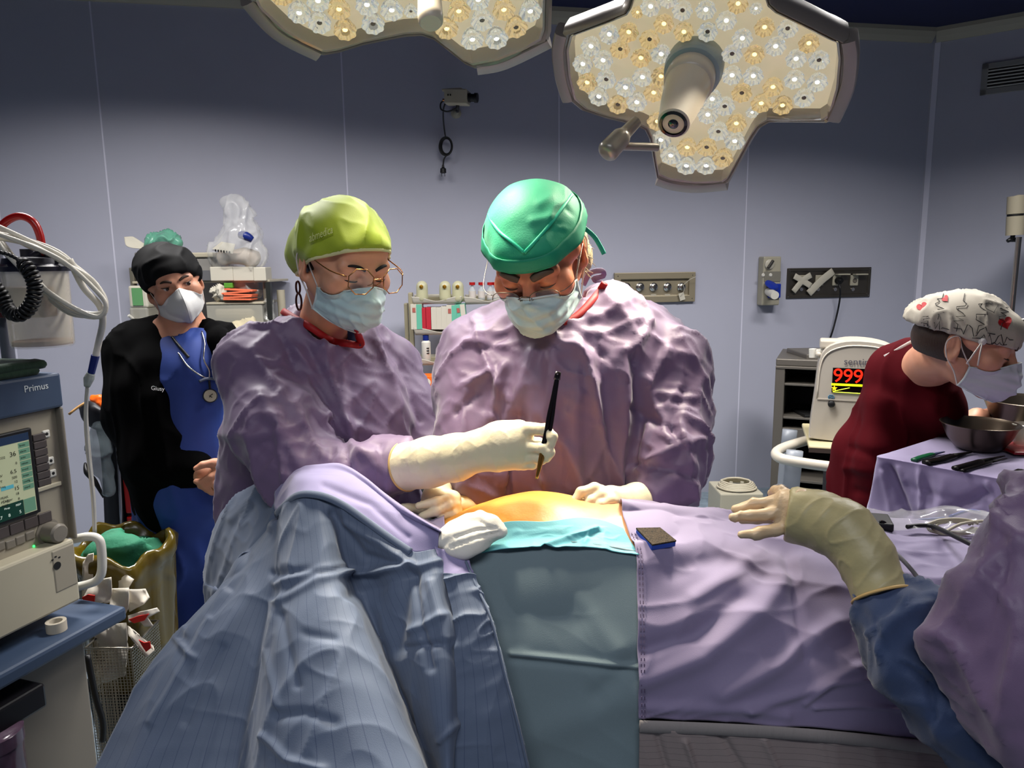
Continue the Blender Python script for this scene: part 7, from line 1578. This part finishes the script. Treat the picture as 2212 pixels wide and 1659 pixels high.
def trolley():
    D = 3.05; root = thing('trolley', (P(1800,1000,D).x, D+.2, 0), 'white trolley with a rounded push rail, carrying the monitor', 'trolley')
    wmt = mat('trolley_white', (.72,.69,.63), .35, coat=.2)
    zt = P(1780,968,D).z; x0, x1 = P(1772,968,D+.05).x, P(2000,968,D).x
    MB().box((x0,D+.02,zt-.02),(x1,D+.50,zt)).obj('tray_top', mat('tray_yellowish', (.70,.66,.52), .45), root, bev=.006)
    MB().box((x0,D+.018,zt-.028),(x1,D+.022,zt-.008)).obj('tray_edge', mat('edge_brown', (.22,.17,.15), .5), root)
    MB().tube([P(2010,1012,D-.10), P(1850,1008,D-.10), P(1765,1002,D-.10), P(1728,994,D-.06), P(1716,980,D+.02), P(1728,962,D+.15), P(1752,944,D+.3), P(1775,928,D+.45)], .022, 14, 6).obj('push_rail', wmt, root, smooth='all')
    for px, D2 in ((1752,D), (1752,D+.42), (1990,D), (1990,D+.42)):
        t = P(px, 1000, D); MB().tube([(t.x,D2,zt-.02),(t.x-.01,D2,.5),(t.x-.02,D2,.06)], 1, 8, 3, flat=(.035,.018,(0,-1,0))).obj('leg', mat('leg_grey', (.50,.52,.55), .35), root, smooth='all'); MB().lathe((t.x-.03,D2,.03), (1,0,0), [(.03,0),(.03,.022)], 18).obj('caster', black_m, root, smooth=True)
    MB().box((x0+.05,D+.02,.42),(x1,D+.45,.44)).obj('lower_shelf', mat('shelf_dark', (.10,.10,.12), .5), root); MB().box((x0+.1,D+.05,.44),(x1-.1,D+.4,.60)).obj('lower_unit', mat('unit_dark', (.06,.06,.07), .5), root, bev=.01)
    root.rotation_euler = (0, 0, radians(-18))
    S = Solid(); S.chain([(1768,930,D+.3,14),(1785,940,D+.25,18),(1800,950,D+.2,12)], k=.03); obj('cloth_bundle', S.mesh(.006, lambda p, n: .012*(ridges(p, (1,0,.4), .04, 2, 4)-.4)), cardm, label='white cloth bunched on the trolley beside the monitor', cat='cloth')
trolley()
def monitor():
    D = 3.10; f = Vector((0,D,0)); nY = Vector((0,-1,0))
    fp = [(1777,940),(1780,952),(1790,957),(1960,962),(1990,962),(1996,950),(1990,850),(1978,790),(1958,758),(1925,743),(1880,738),(1842,742),(1812,757),(1797,790),(1788,860)]
    q = spline([P(x, y, D) for x, y in fp], 3, True); zb = min(p.z for p in q)
    root = thing('monitor', (P(1880,960,D).x, D+.1, zb), 'rounded cream monitor with red digits behind the person in dark red', 'monitor')
    shell = mat('monitor_cream', (.68,.65,.60), .4); MB().prism(q, (0,0,0), (0,.22,0)).obj('case', shell, root, bev=.012)
    fr = spline([P(x, y, D-.002) for x, y in [(1793,866),(1800,800),(1814,768),(1845,752),(1880,748),(1922,752),(1950,768),(1968,800),(1975,866)]], 3)
    MB().tube(fr, .003, 6, 1).obj('face_rim', mat('monitor_rim', (.78,.75,.69), .4), root, smooth='all')
    MB().box((P(1793,868,D).x, D-.004, P(1793,868,D).z-.003), (P(1975,868,D).x, D+.002, P(1793,868,D).z+.002)).obj('face_line', shell, root)
    scr = pbox(MB(), 1823, 797, 1925, 852, D-.003, .004).obj('screen', mat('screen_off', (.015,.012,.012), .2), root)
    red = mat('digits_red', (.9,.1,.04), .4, emit=(1,.13,.04), estr=1.6); yel = mat('lines_yellow', (.8,.85,.1), .4, emit=(.75,.85,.05), estr=1.0); star = mat('star_yellow', (.9,.75,.1), .4, emit=(1,.8,.08), estr=1.0)
    px2 = lambda v: v*D*1.02/FPX
    FRM = lambda x, y, d=.0045: frame(P(x, y, D-d), (1,0,0), (0,0,1))
    for i, x in enumerate((1825, 1845, 1865)): text('9', px2(43), FRM(x, 829), 'digit', red, scr, extrude=.0006)
    pbox(MB(), 1823, 831, 1915, 837, D-.0045, .001).obj('bar', yel, scr)
    c = P(1829,843,D-.0045); sp = [c + Vector((sin(k*pi/5)*px2(6.5 if k % 2 == 0 else 2.8), 0, cos(k*pi/5)*px2(6.5 if k % 2 == 0 else 2.8))) for k in range(10)]; MB().prism(sp, (0,0,0), (0,-.001,0)).obj('star', star, scr)
    MB().tube([P(1826,850,D-.005), P(1860,840,D-.005)], px2(.9), 6, 1).tube([P(1826,851,D-.005), P(1915,851,D-.005)], px2(.9), 6, 1).obj('trace', yel, scr)
    text('sentimag', px2(21), FRM(1848,790), 'lettering', mat('print_grey', (.30,.29,.33), .5), root, extrude=.0004)
    c = P(1822,877,D-.001); MB().lathe(c, nY, [(px2(7.5),0),(px2(7),.02),(px2(4),.024)], 24).obj('knob', black_m, root, smooth=True)
    c = P(1822,863,D-.002); bl = mat('emblem_blue', (.25,.48,.60), .5); MB().tube([c + Vector((cos(t)*px2(6),0,sin(t)*px2(5))) for t in np.linspace(0, 2*pi, 17)[:-1]], px2(.7), 6, 1, closed=True).tube([c+Vector((0,0,-px2(5))), c+Vector((0,0,px2(5)))], px2(.7), 6, 1).tube([c+Vector((-px2(6),0,0)), c+Vector((px2(6),0,0))], px2(.7), 6, 1).obj('emblem', bl, root)
    MB().box((P(1800,745,D).x, D+.05, P(1800,757,D+.05).z), (P(1870,745,D).x, D+.16, P(1800,738,D+.05).z)).obj('rear_block', shell, root, bev=.008)
    for x in (1838,1852,1866): MB().cyl(P(x,741,D+.1), P(x,737,D+.1), .014).obj('rear_button', keyb, root)
    ph = MB().cbox(P(1793,765,D+.10), (.055,.03,.018), Matrix.Rotation(-.12, 3, 'Y')).obj('probe_holder', white_m, root, bev=.006); MB().cyl(P(1768,758,D+.08), P(1768,777,D+.08), .016).obj('clamp', white_m, ph, smooth=True); MB().ball(P(1784,770,D+.06), .014).obj('clamp_knob', shell, ph, smooth='all')
    root.rotation_euler = (0, 0, radians(-22))
monitor()
def floor_box():
    D = 3.75; a, c = P(1553,1160,D), P(1650,1066,D); root = thing('foot_unit', ((a.x+c.x)/2, D+.12, 0), 'low beige unit on the floor by the wall, behind the lavender sheet', 'unit')
    MB().box((a.x, D, .0), (c.x, D+.24, c.z)).obj('case', socket_m, root, bev=.008)
    for dx in (-.03, .03): MB().cyl(((a.x+c.x)/2+dx, D+.1, c.z), ((a.x+c.x)/2+dx, D+.1, c.z+.035), .010).obj('post', socket_m, root, smooth=True)
    t = MB(); rr = random.Random(4); z = c.z+.01; ctr = ((a.x+c.x)/2, D+.1)
    for i in range(5): t.tube([(ctr[0]+(.10-.006*i)*cos(q)+rr.uniform(-.006,.006), ctr[1]+(.09-.006*i)*sin(q), z+.007*i) for q in np.linspace(0, 2*pi, 19)[:-1]], .006, 8, 2, closed=True)
    t.obj('cable_coil', mat('cable_cream', (.66,.63,.55), .5), smooth='all', label='cream cable coiled on top of the low beige unit', cat='cable')
    MB().tube([P(1505,1112,4.2), P(1525,1100,4.2), P(1548,1088,4.1)], .006, 8, 4).obj('floor_cable', black_m, smooth='all', label='black cable on the floor beside the low beige unit', cat='cable')
floor_box()
# ================================================================ instrument table
TZ = 1.05
def pz(px, py, z=TZ): return PL(px, py, Vector((0,0,z)), UP)
def instruments():
    A = pz(1906,986); Bk = pz(2050,940); F2 = pz(2300,1058); 
    ex = (F2-A).normalized(); ey = (Bk-A).normalized(); w = .55; dpt = .60
    root = thing('instrument_table', (A + ex*.5 + ey*.3).xy.to_3d(), 'steel instrument table hidden under a lavender cloth', 'table')
    pt = lambda u, v, z: Vector(((A + ex*u + ey*v).x, (A + ex*u + ey*v).y, z))
    b = MB(); b.add([pt(.02,.02,TZ-.02), pt(w,.02,TZ-.02), pt(w,dpt,TZ-.02), pt(.02,dpt,TZ-.02), pt(.02,.02,TZ-.008), pt(w,.02,TZ-.008), pt(w,dpt,TZ-.008), pt(.02,dpt,TZ-.008)], [(0,3,2,1),(4,5,6,7),(0,1,5,4),(1,2,6,5),(2,3,7,6),(3,0,4,7)]); b.obj('tray', steel_m, root)
    for u, v in ((.1,.1),(w-.05,.1),(.1,dpt-.08),(w-.05,dpt-.08)): MB().cyl(pt(u,v,0), pt(u,v,TZ-.02), .014).obj('leg', steel_m, root, smooth=True)
    def ring(o, z, k=0):
        us = np.linspace(0, 1, 13)
        left = [pt(-o, dpt*(1-t), z) for t in us[:-1]]; front = [pt(-o*.7 + (w+o)*t, -o, z) for t in us]
        return left + front
    R = [[pt(.15, dpt*.6, TZ)]*12 + [pt(.15+.3*t, dpt*.6, TZ) for t in np.linspace(0,1,13)], [p.lerp(pt(.25,dpt*.6,TZ), .35) for p in ring(0, TZ)], [p + Vector((0,0,.002)) for p in ring(-.004, TZ)], ring(.012, TZ-.015), ring(.020, TZ-.12), ring(.03, TZ-.26), ring(.045, TZ-.42)]
    cr = [(1985,1000,1990,1100,5,.010),(1920,1010,1960,1110,9,-.022),(1905,1020,1925,1115,5,.006),(2000,1010,2010,1080,10,-.006),(2132,1040,2135,1060,5,.010),(2060,1100,2130,1065,12,-.016),(1960,1050,2040,1075,2130,1090,8,-.004),(1940,1010,1950,1040,5,.006)]
    def fl(p, n):
        hang = np.clip((TZ-.01-p[:,2])/.12, 0, 1); return hang*(.016*(ridges(p, (0,0,1), .10, 4, 61)-.35) + .004*(ridges(p, (.3,0,1), .035, 3, 62)-.35)) + creases(p, cr)*np.clip((TZ-p[:,2])/.03, 0, 1)
    o = obj('table_cloth', patch(R, 220, 120, fl, raw=True), lav_m, label='lavender cloth hanging over the instrument table with bowls', cat='cloth'); solid(o, .0015, -1)
    bs = mat('bowl_steel', (.40,.36,.31), .3, metal=.95)
    def bowl(label, px, py, r, h, z=TZ+.004, dy=0):
        c = pz(px, py, z); c = c + Vector((0,dy,0))
        MB().lathe(c, UP, [(r*.50,0),(r*.60,.004),(r*.80,h*.42),(r*.96,h*.92),(r*1.02,h),(r*1.0,h+.001),(r*.93,h*.90),(r*.77,h*.42),(r*.56,.008),(.001,.007)], 56, cap=False).obj('bowl', bs, smooth=True, label=label, cat='bowl', group='steel bowls on the instrument table')
    bowl('smaller steel bowl at the front of the instrument table', 2112, 968, .092, .068); bowl('larger steel bowl behind, nearer to the bending person', 2215, 925, .115, .085)
    c = pz(2212, 968, TZ+.004); MB().lathe(c, UP, [(.024,0),(.030,.05),(.031,.052),(.033,.055),(.033,.065),(.031,.066),(.028,.05),(.022,.004)], 28, cap=True).obj('clear_cup', mat('cup_clear', (.80,.79,.74), .1, alpha=.45), smooth=True, label='small clear cup beside the smaller steel bowl', cat='cup')
    q = [pz(x, y, TZ+.006) for x, y in ((2150,966),(2212,955),(2260,965),(2250,985),(2190,983))]; MB().prism(q, (0,0,0), (0,0,.008)).obj('red_tray', mat('red_plastic', (.50,.03,.05), .4), bev=.003, label='red plastic piece under the clear cup', cat='tray')
    dk = mat('instrument_dark', (.09,.085,.08), .35, metal=.7)
    def tool(name, label, pts_, m, wd=.006, th=.003, cat='instrument', tip=None):
        t = thing(name, pz(*pts_[0]), label, cat, 'instruments on the lavender cloth'); k = max(1, len(pts_)//2)
        P3 = [pz(x, y, TZ+.006) for x, y in pts_]
        MB().tube(P3[:k+1], [wd*1.0, wd*1.1, wd*.9], 8, 4, flat=(1, .5, UP)).obj('handle', m, t, smooth='all'); MB().tube(P3[k:], [wd*.8, wd*.5, wd*.25], 8, 4, flat=(1, .5, UP)).obj('blade', tip or dk, t, smooth='all')
    tool('scalpel', 'green-handled scalpel lying nearest the left corner of the cloth', [(1974,994),(1995,987),(2015,981),(2040,976)], mat('handle_green', (.04,.30,.18), .4), .008, tip=mat('blade_blue', (.20,.22,.34), .4))
    tool('clamp', 'dark wide clamp lying beside the green scalpel', [(2000,1000),(2030,995),(2060,985),(2100,976)], dk, .012)
    tool('scissors', 'dark pointed scissors in the middle of the cloth front', [(2063,1012),(2095,1004),(2120,996),(2170,985)], dk, .009)
    tool('scissors', 'second dark pointed pair just right of the other scissors', [(2078,1017),(2110,1008),(2140,998),(2175,990)], dk, .006)
    tool('clamp', 'dark curved clamp at the right end of the cloth front', [(2170,1034),(2190,1024),(2205,1016),(2230,1020)], dk, .008)
instruments()
def stand():
    c = P(2169, 840, 2.5); root = thing('drip_stand', (c.x, c.y, 0), 'thin steel pole standing behind the bowls', 'stand')
    MB().cyl((c.x,c.y,.06), (c.x,c.y,1.62), .0085).obj('pole', steel_m, root, smooth=True)
    for k in range(5): a = 2*pi*k/5; MB().tube([(c.x,c.y,.09), (c.x+.26*cos(a),c.y+.26*sin(a),.05)], .012, 8, 1).obj('leg', steel_m, root, smooth='all'); MB().ball((c.x+.26*cos(a),c.y+.26*sin(a),.025), .025).obj('caster', black_m, root, smooth='all')
    MB().tube([(c.x,c.y,1.33), (c.x+.08,c.y-.02,1.345), (c.x+.25,c.y-.02,1.345)], .010, 10, 2).obj('cross_bar', steel_m, root, smooth='all')
stand()
# ================================================================ leads and bag on the sheet over the legs
def leads():
    dd = lambda y: float(np.interp(y, [1110,1128,1142,1160,1195,1240,1320], [1.36,1.345,1.285,1.21,1.135,1.115,1.07]))
    g = lambda l, o=.010: [P(x, y, dd(y)-o) for x, y in l]
    grey = mat('cable_grey', (.42,.41,.41), .45); crm = mat('cable_cream', (.66,.63,.55), .5)
    MB().tube(g([(1888,1140),(1905,1160),(1925,1185),(1955,1215),(1978,1242),(1992,1266)]), .0035, 8, 5).obj('lead', grey, smooth='all', label='grey lead running from the gloved wrist down to the blue sleeve', cat='cable', group='leads on the lavender sheet')
    MB().tube(g([(2130,1208),(2108,1214),(2085,1225),(2068,1245),(2058,1268),(2040,1292)],.02), .0035, 8, 5).obj('lead', grey, smooth='all', label='grey lead curving down beside the purple gown', cat='cable', group='leads on the lavender sheet')
    MB().tube(g([(1960,1138),(1990,1135),(2015,1137),(2045,1150),(2090,1172),(2128,1190)],.03), .0042, 8, 5).obj('lead', black_m, smooth='all', label='black lead lying across the clear bag', cat='cable', group='leads on the lavender sheet')
    MB().tube(g([(1668,1092),(1662,1072),(1668,1056),(1684,1050),(1700,1058),(1712,1084)],-.0), .0045, 8, 5).obj('lead', grey, smooth='all', label='grey lead looping up behind the gloved thumb', cat='cable', group='leads on the lavender sheet')
    t = thing('clear_bag', P(1990,1140,1.30), 'clear plastic bag with blue edges lying by the black box', 'bag')
    rows = [[P(1850,1112,1.40), P(1950,1124,1.40), P(2050,1108,1.42), P(2150,1116,1.42)], [P(1865,1116,1.35)+UP*.01, P(1955,1130,1.34)+UP*.02, P(2050,1124,1.35)+UP*.02, P(2150,1130,1.34)+UP*.01], [P(1885,1136,1.29), P(1960,1148,1.27), P(2050,1150,1.27), P(2150,1156,1.24)]]
    o = obj('film', patch(rows, 60, 30, lambda p, n: .010*(ridges(p, (1,.3,0), .05, 2, 3)-.35), raw=True), cbag, t)
    bl = mat('edge_blue', (.10,.20,.55), .3); MB().tube([P(1852,1110,1.385), P(1895,1127,1.36), P(1950,1126,1.36), P(2040,1119,1.37)], .0028, 8, 5).tube([P(2052,1116,1.37), P(2092,1103,1.40), P(2118,1106,1.40)], .003, 8, 4).obj('seal_strip', bl, t, smooth='all', label='blue seal strip')
    bx = thing('sensor_box', P(1908,1142,1.28), 'small black box with a round port at the end of the clear bag', 'box')
    MB().cbox(P(1880,1126,1.31), (.035,.03,.008), Matrix.Rotation(-.3, 3, 'Z')).obj('case', black_m, bx, bev=.003); MB().lathe(P(1905,1133,1.285), (-.2,-1,.2), [(.008,0),(.008,.006),(.005,.007)], 16).obj('port', black_g, bx, smooth=True)
    rr = random.Random(6); k = MB()
    for i in range(3): k.tube([P(2060+(58-8*i)*cos(a)+rr.uniform(-4,4), 1138+(17-3*i)*sin(a), 1.285-.012*sin(a)) for a in np.linspace(.2, 2*pi*.93, 15)], .0026, 8, 4)
    k.tube([P(2040,1150,1.24), P(2075,1132,1.27), P(2120,1126,1.3), P(2160,1128,1.3)], .0028, 8, 4).obj('cable_loop', crm, smooth='all', label='cream cable looped inside the clear bag', cat='cable')
leads()
# ================================================================ picture settings
vs = SC.view_settings; vs.view_transform = 'Standard'; vs.look = 'None'; vs.exposure = EXPOSURE; vs.gamma = 1; vs.use_curve_mapping = False
cy = SC.cycles; cy.use_denoising = True; cy.max_bounces = 7; cy.diffuse_bounces = 3; cy.glossy_bounces = 3; cy.transmission_bounces = 6; cy.transparent_max_bounces = 12
cy.caustics_reflective = False; cy.caustics_refractive = False; cy.sample_clamp_indirect = 4; cy.blur_glossy = .5
